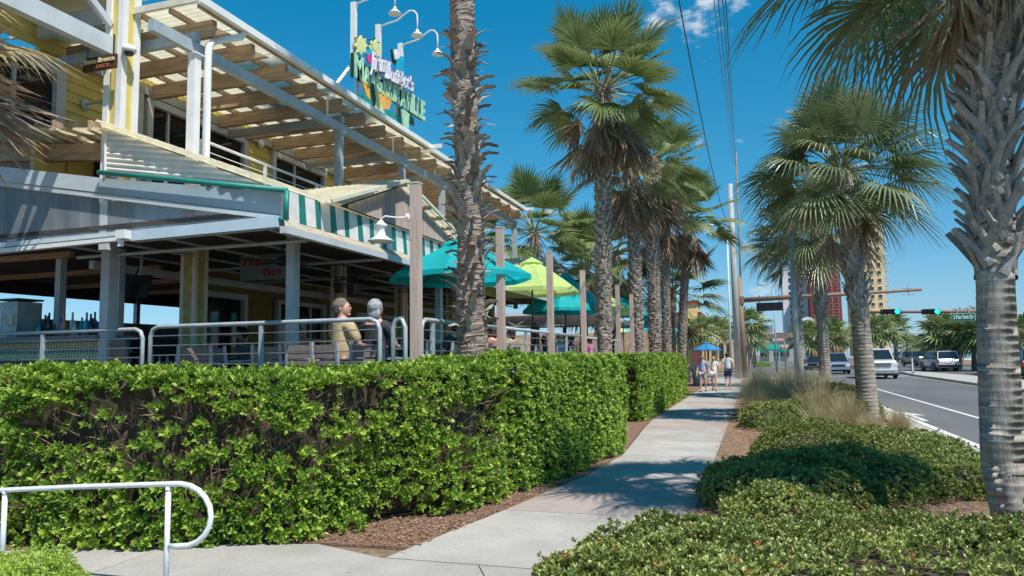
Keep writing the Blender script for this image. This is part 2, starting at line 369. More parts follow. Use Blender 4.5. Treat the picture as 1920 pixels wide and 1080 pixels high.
lb = MB(); a = on_ground(1708, 777, .007); lb.add([(a.x-.12, a.y-2.2, .009), (a.x+.02, a.y-2.2, .009), (a.x+.02, a.y-.3, .009), (a.x+.32, a.y-.3, .009), (a.x-.05, a.y+1.0, .009), (a.x-.42, a.y-.3, .009), (a.x-.12, a.y-.3, .009)], [(0, 1, 2, 3, 4, 5, 6)])
structure('painted_arrow', lb, m_roadwhite)
lb = MB(); lb.box((7.9, 60.5, .007), (5.2, .5, .004)); structure('painted_stop_line', lb, m_roadwhite)
mb = MB(); mb.prism([(10.2, -20), (13.6, -20), (14.1, 50), (13.2, 66), (12.4, 71), (11.6, 70), (10.95, 60), (10.6, 42)], .0, .14); structure('median', mb, m_concrete)
mb = MB(); mb.prism([(24, -20), (24.2, -20), (24.2, 260), (24, 260)], -.01, .13); structure('kerb', mb, m_concrete)
mb = MB(); mb.prism([(24.2, -20), (30, -20), (30, 260), (24.2, 260)], -.01, .06); structure('planting_bed', mb, m_mulch)
mb = MB(); mb.prism([(9.5, 92), (12.5, 90), (14.5, 95), (15, 420), (9.5, 420)], 0, .14); structure('planted_median', mb, m_mulch)
# sidewalk in separate cast slabs
sw = bpy.data.objects.new('sidewalk', None); COL.objects.link(sw); sw['kind'] = 'structure'; OFF[sw.name] = Vector((0, 0, 0))
def edgeL(y):
    pts = [(5.8, -3.22), (6.5, -3.06), (8.67, -2.74), (11, -2.42), (13.2, -2.30), (16.5, -2.5), (19.5, -2.72), (26, -2.75), (34.3, -2.75), (60, -2.9)]
    for (a, b), (c, d) in zip(pts, pts[1:]):
        if y <= c: return b+(d-b)*(y-a)/(c-a)
    return pts[-1][1]
def slab_mat(name, c):
    M = bpy.data.materials.new(name); M.use_nodes = True; t = M.node_tree; b = t.nodes['Principled BSDF']; n = t.nodes.new; l = t.links.new; tcn = n('ShaderNodeTexCoord')
    a1 = n('ShaderNodeTexNoise'); a1.inputs['Scale'].default_value = .9; a1.inputs['Detail'].default_value = 8; a1.inputs['Roughness'].default_value = .65; l(tcn.outputs['Object'], a1.inputs['Vector'])
    a2 = n('ShaderNodeTexNoise'); a2.inputs['Scale'].default_value = 75; a2.inputs['Detail'].default_value = 3; l(tcn.outputs['Object'], a2.inputs['Vector'])
    vo = n('ShaderNodeTexVoronoi'); vo.inputs['Scale'].default_value = 2.3; l(tcn.outputs['Object'], vo.inputs['Vector'])
    m1 = n('ShaderNodeMix'); m1.data_type = 'RGBA'; m1.inputs[6].default_value = (*[q*.78 for q in c], 1); m1.inputs[7].default_value = (*[q*1.12 for q in c], 1); r1 = n('ShaderNodeMapRange'); r1.inputs[1].default_value = .33; r1.inputs[2].default_value = .67; l(a1.outputs[0], r1.inputs[0]); l(r1.outputs[0], m1.inputs[0])
    m2 = n('ShaderNodeMix'); m2.data_type = 'RGBA'; m2.blend_type = 'MULTIPLY'; m2.inputs[7].default_value = (.72, .72, .72, 1); r2 = n('ShaderNodeMapRange'); r2.inputs[1].default_value = .45; r2.inputs[2].default_value = .75; l(a2.outputs[0], r2.inputs[0]); l(r2.outputs[0], m2.inputs[0]); l(m1.outputs[2], m2.inputs[6])
    m3 = n('ShaderNodeMix'); m3.data_type = 'RGBA'; m3.blend_type = 'MULTIPLY'; m3.inputs[7].default_value = (.45, .44, .42, 1); r3 = n('ShaderNodeMapRange'); r3.inputs[1].default_value = .055; r3.inputs[2].default_value = .03; l(vo.outputs['Distance'], r3.inputs[0]); l(r3.outputs[0], m3.inputs[0]); l(m2.outputs[2], m3.inputs[6]); l(m3.outputs[2], b.inputs['Base Color'])
    b.inputs['Roughness'].default_value = .9; bp = n('ShaderNodeBump'); bp.inputs['Strength'].default_value = .35; bp.inputs['Distance'].default_value = .004; l(a2.outputs[0], bp.inputs['Height']); l(bp.outputs[0], b.inputs['Normal']); return M
slab_m = [slab_mat('pavement_slab', (.41, .385, .35)), slab_mat('pinkish_pavement_slab', (.41, .34, .305)), slab_mat('light_pavement_slab', (.44, .41, .375))]
ys = [6.0, 8.2, 10.9, 13.2, 15.6, 17.9, 20.2, 22.5]+[24.8+2.3*i for i in range(15)]
for i, (y0, y1) in enumerate(zip(ys, ys[1:])):
    g = .009; r_ = -.72 if y1 < 40 else -.72-.2*(y1-40)/20
    mb = MB(); mb.prism([(edgeL(y0), y0+g), (r_, y0+g), (r_, y1-g), (edgeL(y1), y1-g)], -.08, .02)
    part('slab', mb, slab_m[1 if i in (1, 5, 9, 14) else (2 if i % 3 == 0 else 0)], sw)
mb = MB(); mb.prism([(-2.9, 59.3), (-.9, 59.3), (.5, 62), (-3.4, 62)], -.05, .012); part('slab', mb, slab_m[1], sw)
cp = bpy.data.objects.new('cross_path', None); COL.objects.link(cp); cp['kind'] = 'structure'; OFF[cp.name] = Vector((0, 0, 0))
P0 = [(-20, .6), (-9.0, 4.42), (-6.38, 5.5), (-5.06, 6.03), (-4.04, 6.30), (-3.22, 6.0), (-3.0, 5.6)]
mb = MB(); mb.prism([(-3.215, 5.99), (-4.04, 6.28), (-5.06, 6.01), (-5.4, 5.88), (-5.2, 2), (-1.9, 2), (-1.75, 5.0), (-2.3, 5.99)], -.08, .018); part('slab', mb, slab_m[0], cp)
mb = MB(); mb.prism([(-5.412, 5.875), (-6.38, 5.48), (-9, 4.4), (-9, 0), (-5.212, 0), (-5.212, 2)], -.08, .018); part('slab', mb, slab_m[2], cp)
mb = MB(); mb.prism([(-9.012, 4.39), (-20, .6), (-20, -2), (-9.012, -2)], -.08, .018); part('slab', mb, slab_m[0], cp)
mb = MB(); mb.prism([(-1.89, 2), (-.4, 2), (-.4, 5.99), (-2.288, 5.99), (-1.738, 5.0)], -.08, .018); part('slab', mb, slab_m[0], cp)
mb = MB(); mb.prism([(-5.2, -6), (3, -6), (3, 1.99), (-5.2, 1.99)], -.08, .017); part('slab', mb, slab_m[0], cp)
# far pavement by the poles
mb = MB(); mb.prism([(-3.4, 56.5), (-.2, 56.0), (3.4, 56.6), (3.2, 60.5), (-3.4, 60.8)], -.02, .0165); structure('street_corner_pavement', mb, m_concrete)
# planting beds either side
mb = MB(); mb.prism([(-.72, 5.9), (-.72, 56), (3.05, 56), (3.05, -4), (-.38, -4), (-.38, 5.9)], -.05, .012); structure('planting_bed', mb, m_soil)
mb = MB(); mb.prism([(-20, .7), (-9.0, 4.5), (-6.38, 5.58), (-5.06, 6.1), (-4.04, 6.36), (-3.1, 6.4), (-2.76, 8.67), (-2.45, 11), (-2.33, 13.2), (-2.55, 16.5), (-2.75, 19.5), (-2.77, 59), (-4.6, 59), (-4.6, 9.5), (-20, 9.5)], -.05, .012); structure('planting_bed', mb, m_mulch)

def litter(name, label, n, xr, yr, mt, s0, s1, z=.02, hfun=None, kind='chips'):
    P = np.stack([rng.uniform(*xr, n), rng.uniform(*yr, n), np.full(n, z)], 1)
    if hfun is not None: keep, P = hfun(P); P = P[keep]; n = len(P)
    a = rng.uniform(0, 6.28, n); D = np.stack([np.cos(a), np.sin(a), rng.uniform(-.2, .5, n)], 1)
    U = unit(np.stack([rng.normal(0, .5, n), rng.normal(0, .5, n), np.ones(n)], 1))
    v, f = leaf_cloud(P, D, U, rng.uniform(s0, s1, n), rng.uniform(s0, s1, n)*(.45 if kind == 'chips' else .06), .1, .05)
    o = link(name, fastmesh(name, v, f, mt)); o['kind'] = 'stuff'; o['label'] = label; o['category'] = 'ground cover'; return o
m_chip = mat('bark_chip', (.14, .07, .04), .9, island=1, col2=(.42, .27, .18))
litter('bark_chips', 'loose brown bark chips lying in front of the near hedge beside the path', 15000, (-6.5, -2.5), (5.3, 10), m_chip, .02, .06,
       hfun=lambda P: ((P[:, 0] < -3.05+.0+(P[:, 1]-6.4)*.12) & (P[:, 1] > 6.42+(P[:, 0]+4.04)*.25*(P[:, 0] < -4.04)), P))
def strawf(P):
    h = .05+.05*lump(P, 1.2, 3); P[:, 2] = h+.02
    return (P[:, 0] > -.66+.14*np.sin(P[:, 1]*2.1)), P
litter('pine_straw', 'fallen reddish pine straw covering the bed between sidewalk and road', 34000, (-.78, 3.0), (6, 30), m_straw, .06, .16, hfun=strawf, kind='straw')

# ================================================================== HEDGES AND SHRUBS
def hedge(name, label, base, h, width, n, per, Ln, Wd, mt, gaps=0, seed=1, red=0, loc=None, depth=.16):
    """base: outer footline points; hedge lies on its left-hand side"""
    B = np.array(base, float); seg = np.linalg.norm(np.diff(B, axis=0), axis=1); cum = np.concatenate([[0], np.cumsum(seg)]); T = cum[-1]
    loc = Vector((B[:, 0].mean(), B[:, 1].mean(), 0)) if loc is None else loc
    root = thing(name, label, 'hedge', loc); l0 = np.array(loc)
    def at(s):
        x = np.interp(s, cum, B[:, 0]); y = np.interp(s, cum, B[:, 1]); e = .35
        dx = np.interp(np.minimum(s+e, T), cum, B[:, 0])-np.interp(np.maximum(s-e, 0), cum, B[:, 0]); dy = np.interp(np.minimum(s+e, T), cum, B[:, 1])-np.interp(np.maximum(s-e, 0), cum, B[:, 1])
        t = unit(np.stack([dx, dy], 1)); return x, y, np.stack([t[:, 1], -t[:, 0]], 1)   # outward normal on the right
    rad = .22; wl = h-rad-.04; tot = wl+rad*1.57+(width-rad)
    def prof(t, x, y, nn, inset):
        u = t*tot; z = np.empty(len(t)); o = np.empty(len(t)); nz = np.empty(len(t)); no = np.empty(len(t))
        a = u < wl; z[a] = u[a]+.04; o[a] = 0; nz[a] = 0; no[a] = 1
        b = (u >= wl) & (u < wl+rad*1.57); th = (u[b]-wl)/rad; z[b] = h-rad+rad*np.sin(th); o[b] = -(rad-rad*np.cos(th)); nz[b] = np.sin(th); no[b] = np.cos(th)
        c = u >= wl+rad*1.57; z[c] = h; o[c] = -rad-(u[c]-wl-rad*1.57); nz[c] = 1; no[c] = 0
        o = o+.06*np.sin(z*3+1)*0-inset*no
        P = np.stack([x+nn[:, 0]*o, y+nn[:, 1]*o, z-inset*nz], 1); Nn = np.stack([nn[:, 0]*no, nn[:, 1]*no, nz], 1); return P, Nn
    s = rng.uniform(0, T, n); t = rng.uniform(0, 1, n)
    x, y, nn = at(s); P, Nn = prof(t, x, y, nn, 0)
    dsp = lump(P, 2.2, seed)*.085+lump(P, 7, seed+5)*.035
    deep = rng.random(n)**2.2*depth
    keep = np.ones(n, bool)
    if gaps:
        g = lump(P*np.array([1, 1, 2.2]), 1.5, seed+9); band = np.exp(-((P[:, 2]-h*.66)/.28)**2)*.75+.1
        keep = ~((g > .60-band*.80) & (rng.random(n) < .9*gaps) & (P[:, 2] < h-.15))
        deep = np.where((g > .45-band*.6) & (P[:, 2] < h-.15), deep+.08, deep)
    P = P+Nn*(dsp-deep)[:, None]; P = P[keep]; Nn = Nn[keep]
    v, f = whorls(P-l0, Nn, per, Ln, Wd)
    o = link('foliage', fastmesh('foliage', v, f, mt), root); o['kind'] = 'stuff'; OFF[o.name] = loc
    kk = rng.random(len(P)) < .10; v, f = whorls(P[kk]-l0+Nn[kk]*.035, Nn[kk], 5, Ln*1.1, Wd*1.15, up=.6); o = link('fresh_tips', fastmesh('fresh_tips', v, f, m_tip), root); o['kind'] = 'stuff'
    kk = rng.random(len(P)) < (.05 if gaps else .02); v, f = whorls(P[kk]-l0-Nn[kk]*.03, Nn[kk], 4, Ln*.8, Wd*.8, up=.1, jit=.8); o = link('dry_leaves', fastmesh('dry_leaves', v, f, m_dryleaf), root); o['kind'] = 'stuff'
    # inner woody core, built as a grid shell with its back closed
    ns_, nt_ = max(8, int(T/.25)), 14; ss = np.linspace(0, T, ns_); tt = np.linspace(0, 1, nt_); SS, TT = np.meshgrid(ss, tt, indexing='ij'); SS = SS.ravel(); TT = TT.ravel()
    x, y, nn = at(SS); P, Nn = prof(TT, x, y, nn, .30 if gaps else .22); P = P+Nn*(lump(P, 2.5, seed+2)*.05)[:, None]
    if gaps: P[:, 2] *= 1.12
    back = P.reshape(ns_, nt_, 3)[:, -1].copy(); back2 = back.copy(); back2[:, 2] = .0
    V_ = np.concatenate([P, back2])-l0; F = []
    for i in range(ns_-1):
        for j in range(nt_-1): a = i*nt_+j; F.append((a, a+nt_, a+nt_+1, a+1))
        a = i*nt_+nt_-1; F.append((a, a+nt_, ns_*nt_+i+1, ns_*nt_+i))
    cm = MB(); cm.v = [tuple(p) for p in V_]; cm.f = F; cm.m = [0]*len(F)
    for i in (0, ns_-1): cm.f.append(tuple(i*nt_+j for j in range(nt_))+(ns_*nt_+i,)); cm.m.append(0)
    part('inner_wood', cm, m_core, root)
    # twigs
    k = int(T*(190 if gaps else 30)); s = rng.uniform(0, T, k); t = rng.uniform(0, .50, k); x, y, nn = at(s); P, Nn = prof(t, x, y, nn, .24)
    tips = P+Nn*rng.uniform(.12, .26, k)[:, None]+rng.normal(0, .10, (k, 3))+np.array([0, 0, .16]); Pd = tips-P
    v1, f1 = leaf_cloud(P-l0, Pd, Nn+rng.normal(0, .4, (k, 3)), np.linalg.norm(Pd, axis=1), np.full(k, .012), .3, .0)
    k2 = k; P2 = P+Pd*rng.uniform(.3, .7, k)[:, None]; D2 = Pd+rng.normal(0, .18, (k, 3)); v2, f2 = leaf_cloud(P2-l0, D2, Nn+rng.normal(0, .4, (k, 3)), rng.uniform(.08, .2, k), np.full(k, .008), .3, 0)
    o = link('twigs', fastmesh('twigs', np.concatenate([v1, v2]), np.concatenate([f1, f2+len(v1)]), m_twig), root); o['kind'] = 'stuff'
    return root
def g2(*pts): return [(on_ground(px, py).x, on_ground(px, py).y) for px, py in pts]
b1 = [(-13, 3.6), (-9.4, 4.9), (-7.2, 5.7)]+g2((0, 1030), (300, 1036), (560, 1022), (640, 1000), (760, 978), (850, 968), (930, 945), (958, 922))
hedge('hedge', 'big leafy near hedge with brown twiggy gaps behind the white handrail', b1, 1.665, 1.05, 12500, 7, .072, .036, m_hleaf, gaps=1, seed=4, depth=.12)
b2 = g2((985, 925), (1040, 905), (1100, 880), (1160, 852), (1172, 838)); b2 = [b2[0]]+b2[1:]+[(b2[-1][0]-.25, b2[-1][1]+.35), (b2[-1][0]-1.1, b2[-1][1]+.55)]
hedge('hedge', 'smooth bright clipped hedge block, middle one of the row along the sidewalk', [(b2[0][0]-.9, b2[0][1]-.5), (b2[0][0]-.25, b2[0][1]-.2)]+b2, 1.74, 1.1, 11500, 7, .058, .032, m_hleaf2, seed=11, depth=.10)
b3 = [(-4.9, 20.6), (-3.7, 20.2), (-3.0, 19.9)]+[(-2.85, 20.6), (-2.9, 24), (-2.85, 29), (-2.85, 33), (-3.1, 33.6), (-4.2, 33.9)]
hedge('hedge', 'farthest clipped hedge block, ending beside the walking couple', b3, 1.76, 1.15, 9500, 7, .075, .042, m_hleaf2, seed=21, depth=.12)
# small seedling on the mulch
def shrub(label, c, r, h, n, per, Ln, Wd, mt, seed=1, red=.0, name='shrub', cat='shrub', core=True):
    root = thing(name, label, cat, (c[0], c[1], 0)); u = rng.uniform(0, 2*math.pi, n); w = rng.uniform(-.05, 1, n)
    cz = np.clip(w, 0, 1); sr = np.sqrt(np.maximum(0, 1-cz**2.4)); P = np.stack([np.cos(u)*sr*r[0], np.sin(u)*sr*r[1], .06+cz*(h-.06)], 1)
    Nn = unit(np.stack([np.cos(u)*sr/r[0], np.sin(u)*sr/r[1], cz/h+.05], 1))
    G_ = P+np.array([c[0], c[1], 0]); P = P+Nn*(lump(G_, 2.2, seed)*.12+lump(G_, 7, seed+3)*.055-rng.random(n)**2*.10+(rng.random(n) < .03)*rng.random(n)*.09)[:, None]; P[:, 2] = np.maximum(P[:, 2], .03)
    v, f = whorls(P, Nn, per, Ln, Wd, up=.6)
    o = link('foliage', fastmesh('foliage', v, f, mt), root); o['kind'] = 'stuff'
    if red:
        k = int(n*red); idx = rng.choice(n, k, replace=False); v, f = whorls(P[idx]+Nn[idx]*.03, Nn[idx], 4, Ln*.7, Wd*.8, up=.8); o = link('young_leaves', fastmesh('young_leaves', v, f, m_red), root); o['kind'] = 'stuff'
    if core:
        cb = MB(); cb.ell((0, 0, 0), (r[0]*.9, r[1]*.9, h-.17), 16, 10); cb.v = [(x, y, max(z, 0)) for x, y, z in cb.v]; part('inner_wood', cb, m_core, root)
    return root
SL = .046
shrub('low wide dense shrub filling the bottom right foreground', (1.35, 5.45), (3.0, 1.85), .50, 16500, 6, SL, .026, m_sleaf, 3, .012)
shrub('low shrub at the foreground path corner, left tip of the mass', (-.15, 5.25), (1.15, .95), .40, 3000, 6, SL, .026, m_sleaf, 4, .015)
shrub('foreground shrub under the big ringed palm trunk', (3.1, 6.7), (1.5, 1.1), .44, 2800, 6, SL, .026, m_sleaf, 5, .01)
shrub('rounded shrub overhanging the sidewalk, half in palm shade', (.30, 9.4), (1.02, 1.15), .56, 3600, 6, SL, .027, m_sleaf, 6, .01)
shrub('dark leaved small shrub at the sidewalk edge before the rounded one', (.28, 7.95), (.62, .5), .40, 1400, 6, SL, .026, m_sleaf, 7, .02)
shrub('mid shrub with shaded top between rounded shrub and big palm', (1.15, 10.2), (.95, .95), .56, 3000, 6, SL, .027, m_sleaf, 8, .015)
shrub('shrub on the kerb side just left of the big palm', (2.3, 11.0), (.75, 1.1), .50, 2400, 6, SL, .027, m_sleaf, 9, .01)
shrub('shrub by the kerb behind the one beside the big palm', (2.2, 12.6), (.8, 1.0), .52, 2000, 6, SL, .028, m_sleaf, 19, .01)
shrub('sunlit yellow green shrub mound in front of the dry grasses', (.85, 13.3), (1.0, 1.5), .56, 3400, 6, SL, .028, m_oleaf, 10)
shrub('low shrub between the sunlit mound and the second palm', (1.75, 14.6), (.8, 1.1), .45, 1900, 6, SL, .028, m_oleaf, 12)
shrub('olive shrub with small leaves behind the second palm base', (2.05, 21.5), (1.05, 1.8), .95, 2600, 6, .055, .034, m_oleaf, 13)
shrub('shaded green shrub at the sidewalk edge among the dry grasses', (.35, 18.8), (.75, 1.1), .62, 1700, 6, .055, .034, m_sleaf, 14)
shrub('small green shrub right of the shaded one among dry grass', (1.1, 19.3), (.55, .8), .66, 1200, 6, .055, .034, m_sleaf, 15)
shrub('bright fine leaved shrub in the bottom left corner', (on_ground(40, 1075, .2).x-.1, on_ground(40, 1075, .2).y-.3), (.90, .60), .38, 5200, 7, .026, .013, m_tip, 16)
shrub('little leafy seedling on the bark in front of the hedge', (on_ground(668, 1000).x, on_ground(668, 1000).y), (.13, .12), .17, 60, 6, .05, .026, m_hleaf2, 17, core=False)
# tuft grasses
def tuft(label, c, n, h, r, mt, w=.006, droop=.6, name='ornamental_grass', cat='grass clump'):
    root = thing(name, label, cat, (c[0], c[1], 0)); vs = []; fs = []; b = 0
    a = rng.uniform(0, 6.283, n); lean = np.abs(rng.normal(.35, .28, n)); hh = h*rng.uniform(.55, 1.1, n); rr = r*.28*np.sqrt(rng.random(n)); a0 = rng.uniform(0, 6.283, n)
    st = 5; Pts = []
    for k in range(st):
        t = k/(st-1); ou = rr+hh*(np.sin(lean)*t+droop*.5*t*t*lean*1.2); Pts.append(np.stack([np.cos(a0)*rr+np.cos(a)*ou-np.cos(a)*rr, np.sin(a0)*rr+np.sin(a)*ou-np.sin(a)*rr, hh*(np.cos(lean)*t-droop*.35*t*t*lean)], 1))
    side = np.stack([-np.sin(a+rng.normal(0, .6, n)), np.cos(a), np.zeros(n)], 1)
    V_ = []
    for k in range(st): wd = w*(1-.85*k/(st-1)); V_ += [Pts[k]-side*wd, Pts[k]+side*wd]
    V_ = np.stack(V_, 1).reshape(-1, 3); base = (np.arange(n)*2*st)[:, None]; F = np.concatenate([base+np.array([2*k, 2*k+1, 2*k+3, 2*k+2]) for k in range(st-1)], 1).reshape(-1, 4)
    V_[:, 2] = np.maximum(V_[:, 2], .01)
    o = link('blades', fastmesh('blades', V_, F, mt), root); o['kind'] = 'stuff'; return root
gr = [((.05, 20.3), .95, 'short dry grass clump overhanging the sidewalk'), ((.2, 22.2), 1.22, 'tall dry grass clump nearest the walking man at the sidewalk edge'), ((.0, 24.6), 1.25, 'dry feathery grass clump second along the sidewalk edge'), ((.75, 21.2), 1.15, 'dry grass clump behind the shaded green shrub'),
      ((.1, 27.2), 1.2, 'dry grass clump third along the sidewalk edge'), ((1.35, 22.6), 1.25, 'dry grass clump in front of the grey steel pole'), ((.9, 24.2), 1.3, 'tallest dry grass clump in the middle of the bed'), ((1.0, 27.5), 1.25, 'dry grass clump left of the grey steel pole'),
      ((.1, 30.6), 1.15, 'far dry grass clump along the sidewalk edge'), ((1.75, 25.4), 1.2, 'dry grass clump between the steel pole and the third palm'), ((2.2, 28.4), 1.1, 'dry grass clump at the foot of the third palm'), ((1.45, 18.9), 1.1, 'loose straw coloured grass clump left of the second palm'),
      ((1.95, 18.2), .85, 'wispy grass clump touching the second palm trunk'), ((1.2, 16.9), .75, 'thin pinkish grass clump beside the sunlit mound'), ((2.85, 17.6), .6, 'low dry grass clump right of the second palm base'), ((2.25, 17.2), .5, 'low dry grass at the foot of the second palm')]
for (c, h, lab) in gr: tuft(lab, c, int(1150*h), h*1.08, .62, m_grassb, w=.0046)
tuft('green strappy tuft at the left of the sunlit shrub mound', (.30, 16.0), 260, .62, .3, m_grassg, w=.008, droop=.3)
tuft('spiky dark green yucca like plant beside the kerb', (2.86, 13.9), 16, .46, .12, m_grassg, w=.022, droop=.05, name='spiky_plant', cat='plant')
tuft('small spiky plant next to the larger one by the kerb', (2.62, 14.4), 12, .32, .1, m_grassg, w=.018, droop=.05, name='spiky_plant', cat='plant')
tuft('wispy grass tuft between the hedge blocks', (-3.0, 16.2), 130, .55, .3, m_grassb, w=.005)

# ================================================================== RESTAURANT BUILDING
XE, XW, XPG = -5.7, -10.5, -7.6        # eave, wall, pergola edge
YF = 8.05                              # near end
bld = thing('restaurant_building', 'two storey yellow restaurant with slatted upper deck roof and striped valance', 'restaurant', (-9, 14, 0))
def bp(name, mb, mt, smooth=False, stuff=False, label=None): return part(name, mb, mt, bld, True, smooth, stuff, label)
# --- decks / floors
mb = MB(); mb.box((-13.0, 30, .55), (17.6, 43.2, 1.1)); bp('deck_base', mb, m_dark)
for i in range(60):
    mb = MB(); mb.box((-4.3-.145*i, 30, 1.125), (.135, 43.4, .05)); bp('deck_board', mb, m_deckb)
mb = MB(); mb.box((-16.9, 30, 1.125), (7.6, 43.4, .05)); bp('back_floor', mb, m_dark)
# --- upper storey wall with clapboards around windows
WIN = [(9.82, 10.25), (10.62, 13.2), (14.35, 16.35), (18.2, 20.2), (22.3, 23.5)]
WZ0, WZ1 = 4.35, 6.62
mb = MB(); mb.box((XW-.12, 17.4, 5.75), (.1, 18, 3.3)); bp('upper_wall', mb, m_yellow)
mb = MB(); mb.box((XW-.12, 5.0, 6.85), (.1, 4.9, 2.9)); bp('upper_wall', mb, m_yellow)
def board_row(z, y0, y1, xx=XW):
    a = Vector((xx-.05, y0, z)); mb = MB()
    mb.add([(xx-.05, y0, z-.085), (xx-.022, y0, z-.085), (xx-.045, y0, z+.085), (xx-.05, y0, z+.085), (xx-.05, y1, z-.085), (xx-.022, y1, z-.085), (xx-.045, y1, z+.085), (xx-.05, y1, z+.085)], [(0, 1, 2, 3), (7, 6, 5, 4), (1, 5, 6, 2), (2, 6, 7, 3), (0, 4, 5, 1)]); bp('siding_board', mb, m_yellow)
zz = 4.3
while zz < 7.35:
    ivs = [(6.4 if zz > 5.45 else 8.95, 26.4)]
    if WZ0-.14 < zz < WZ1+.17:
        ivs = []; y = 6.4 if zz > 5.45 else 8.95
        for a, b in ([(7.2, 8.62)] if zz > 5.45 else [])+WIN: ivs.append((y, a-.14)); y = b+.14
        ivs.append((y, 26.4))
    for a, b in ivs:
        if b-a > .05: board_row(zz, a, b)
    zz += .17
def window(y0, y1, z0, z1, mull=(), trans=(), X=XW, frame=.13, mt=m_trimgrey, glass=m_wglass, axis='X', lab=None):
    fb = MB()
    fb.box((X+.0, (y0+y1)/2, z1+frame/2), (.12, y1-y0+2*frame, frame)); fb.box((X, (y0+y1)/2, z0-frame/2), (.14, y1-y0+2*frame, frame))
    fb.box((X, y0-frame/2, (z0+z1)/2), (.12, frame, z1-z0)); fb.box((X, y1+frame/2, (z0+z1)/2), (.12, frame, z1-z0))
    fr = bp('window', fb, mt, label=lab)
    pb = MB(); pb.box((X-.045, (y0+y1)/2, (z0+z1)/2), (.012, y1-y0, z1-z0)); part('pane', pb, glass, fr, True)
    for y in mull: q = MB(); q.box((X-.015, y, (z0+z1)/2), (.05, .05, z1-z0)); part('mullion', q, mt, fr, True)
    for z in trans: q = MB(); q.box((X-.01, (y0+y1)/2, z), (.045, y1-y0, .05)); part('transom', q, mt, fr, True)
    return fr
m_blueglass = mat('blue_reflecting_glass', (.02, .06, .13), .08, spec=.7)
window(7.2, 8.62, 5.45, 6.42, mull=(7.95,), trans=(5.75,), glass=m_wglass, frame=.17)
window(9.82, 10.25, WZ0, 6.6, trans=(5.95,)); window(10.62, 13.2, WZ0, 6.56, mull=(11.05, 12.1), trans=(5.85,)); window(14.35, 16.35, 4.9, 6.55, mull=(15.15,)); window(18.2, 20.2, 4.9, 6.5, mull=(19.2,)); window(22.3, 23.5, 5.4, 6.5, glass=m_blueglass)
mb = MB(); mb.beam((XW+.02, 8.9, 6.78), (XW+.02, 26.4, 6.78), .1, .15); bp('ledger_beam', mb, m_steel)
# --- pergola: beams, rafters, purlins, sheets
def pergola(y0, y1, zt, n, sheets, slope=.0, last=False):
    for i in range(n):
        y = y0+.45+(y1-y0-.75)*i/(n-1)
        mb = MB(); z = zt-.24
        mb.add([(XW+.06, y-.045, z-.13), (XPG+.35, y-.045, z-.13), (XPG+.06, y-.045, z+.02), (XPG+.06, y-.045, z+.13), (XW+.06, y-.045, z+.13), (XW+.06, y+.045, z-.13), (XPG+.35, y+.045, z-.13), (XPG+.06, y+.045, z+.02), (XPG+.06, y+.045, z+.13), (XW+.06, y+.045, z+.13)],
               [(0, 1, 2, 3, 4), (9, 8, 7, 6, 5), (0, 5, 6, 1), (1, 6, 7, 2), (2, 7, 8, 3), (3, 8, 9, 4), (4, 9, 5, 0)]); bp('rafter', mb, m_wood)
    for k in range(6):
        x = XPG+.12-(XPG-XW-.3)*-1*0-k*.52
        mb = MB(); mb.box((x, (y0+y1)/2, zt-.065), (.045, y1-y0-.06, .085)); bp('purlin', mb, m_wood_y)
    w = (y1-y0)/sheets
    for i in range(sheets):
        a = y0+i*w; mb = MB(); mb.sheet((XW-.5, a+.01, zt+.015), (XW-.5, a+w-.01, zt+.015), (XPG+.14, a+w-.01, zt+.0), (XPG+.14, a+.01, zt+.0), 9, .012)
        bp('roof_sheet', mb, m_sheet, True)
    mb = MB(); mb.box((XPG+.2, (y0+y1)/2, zt-.03), (.09, y1-y0+.1, .11)); bp('gutter', mb, m_white)
    mb = MB(); mb.box(((XPG+XW)/2-.2, y0-.03, zt-.01), (XPG-XW+.8, .05, .10)); bp('edge_trim', mb, m_offwhite)
    mb = MB(); mb.box((XPG-.1, y1+.03, zt-.03), (1.2, .05, .10)); bp('edge_trim', mb, m_white)
pergola(8.35, 16.3, 7.03, 9, 8)
pergola(16.5, 24.3, 6.98, 8, 8)
mb = MB(); mb.beam((XPG-.12, 7.75, 6.42), (XPG-.12, 24.2, 6.42), .10, .17); bp('steel_beam', mb, m_steel)
for y in (8.52, 12.6, 15.45, 17.6, 21.6):
    mb = MB(); mb.beam((XPG-.08, y+.1, 6.60), (XW, y+.1, 6.60), .09, .15); bp('cross_beam', mb, m_steel)
for y in (8.6, 12.62, 15.4, 17.75, 20.8, 24.0):
    mb = MB(); mb.box((XPG-.12, y, 5.2 if y < 23 else 4.9), (.13, .13, 2.3 if y < 23 else 2.9)); mb.box((XPG-.12, y, 6.325), (.2, .2, .02)); bp('steel_post', mb, m_white if y < 9 else m_steel)
    if y > 10: mb = MB(); mb.box((XPG-.14, y-.4, 6.7), (.03, .03, .42)); bp('hanger', mb, m_white); mb = MB(); mb.box((XPG-.6, y+.3, 6.66), (.08, .08, .14)); bp('bracket', mb, m_white)
# downpipe with offset elbows
mb = MB(); q = on_x(424, 58, XPG+.1)
mb.tube([(XPG+.16, 9.35, 6.95), (XPG+.14, 9.3, 6.86), (XPG-.0, 8.85, 6.62), (XPG+.02, 8.73, 6.50), (XPG+.02, 8.72, 6.3), (XPG+.02, 8.72, 4.72), (XPG+.1, 8.80, 4.62), (XPG+.12, 8.82, 4.3)], .055, 10); bp('downpipe', mb, m_white, True)
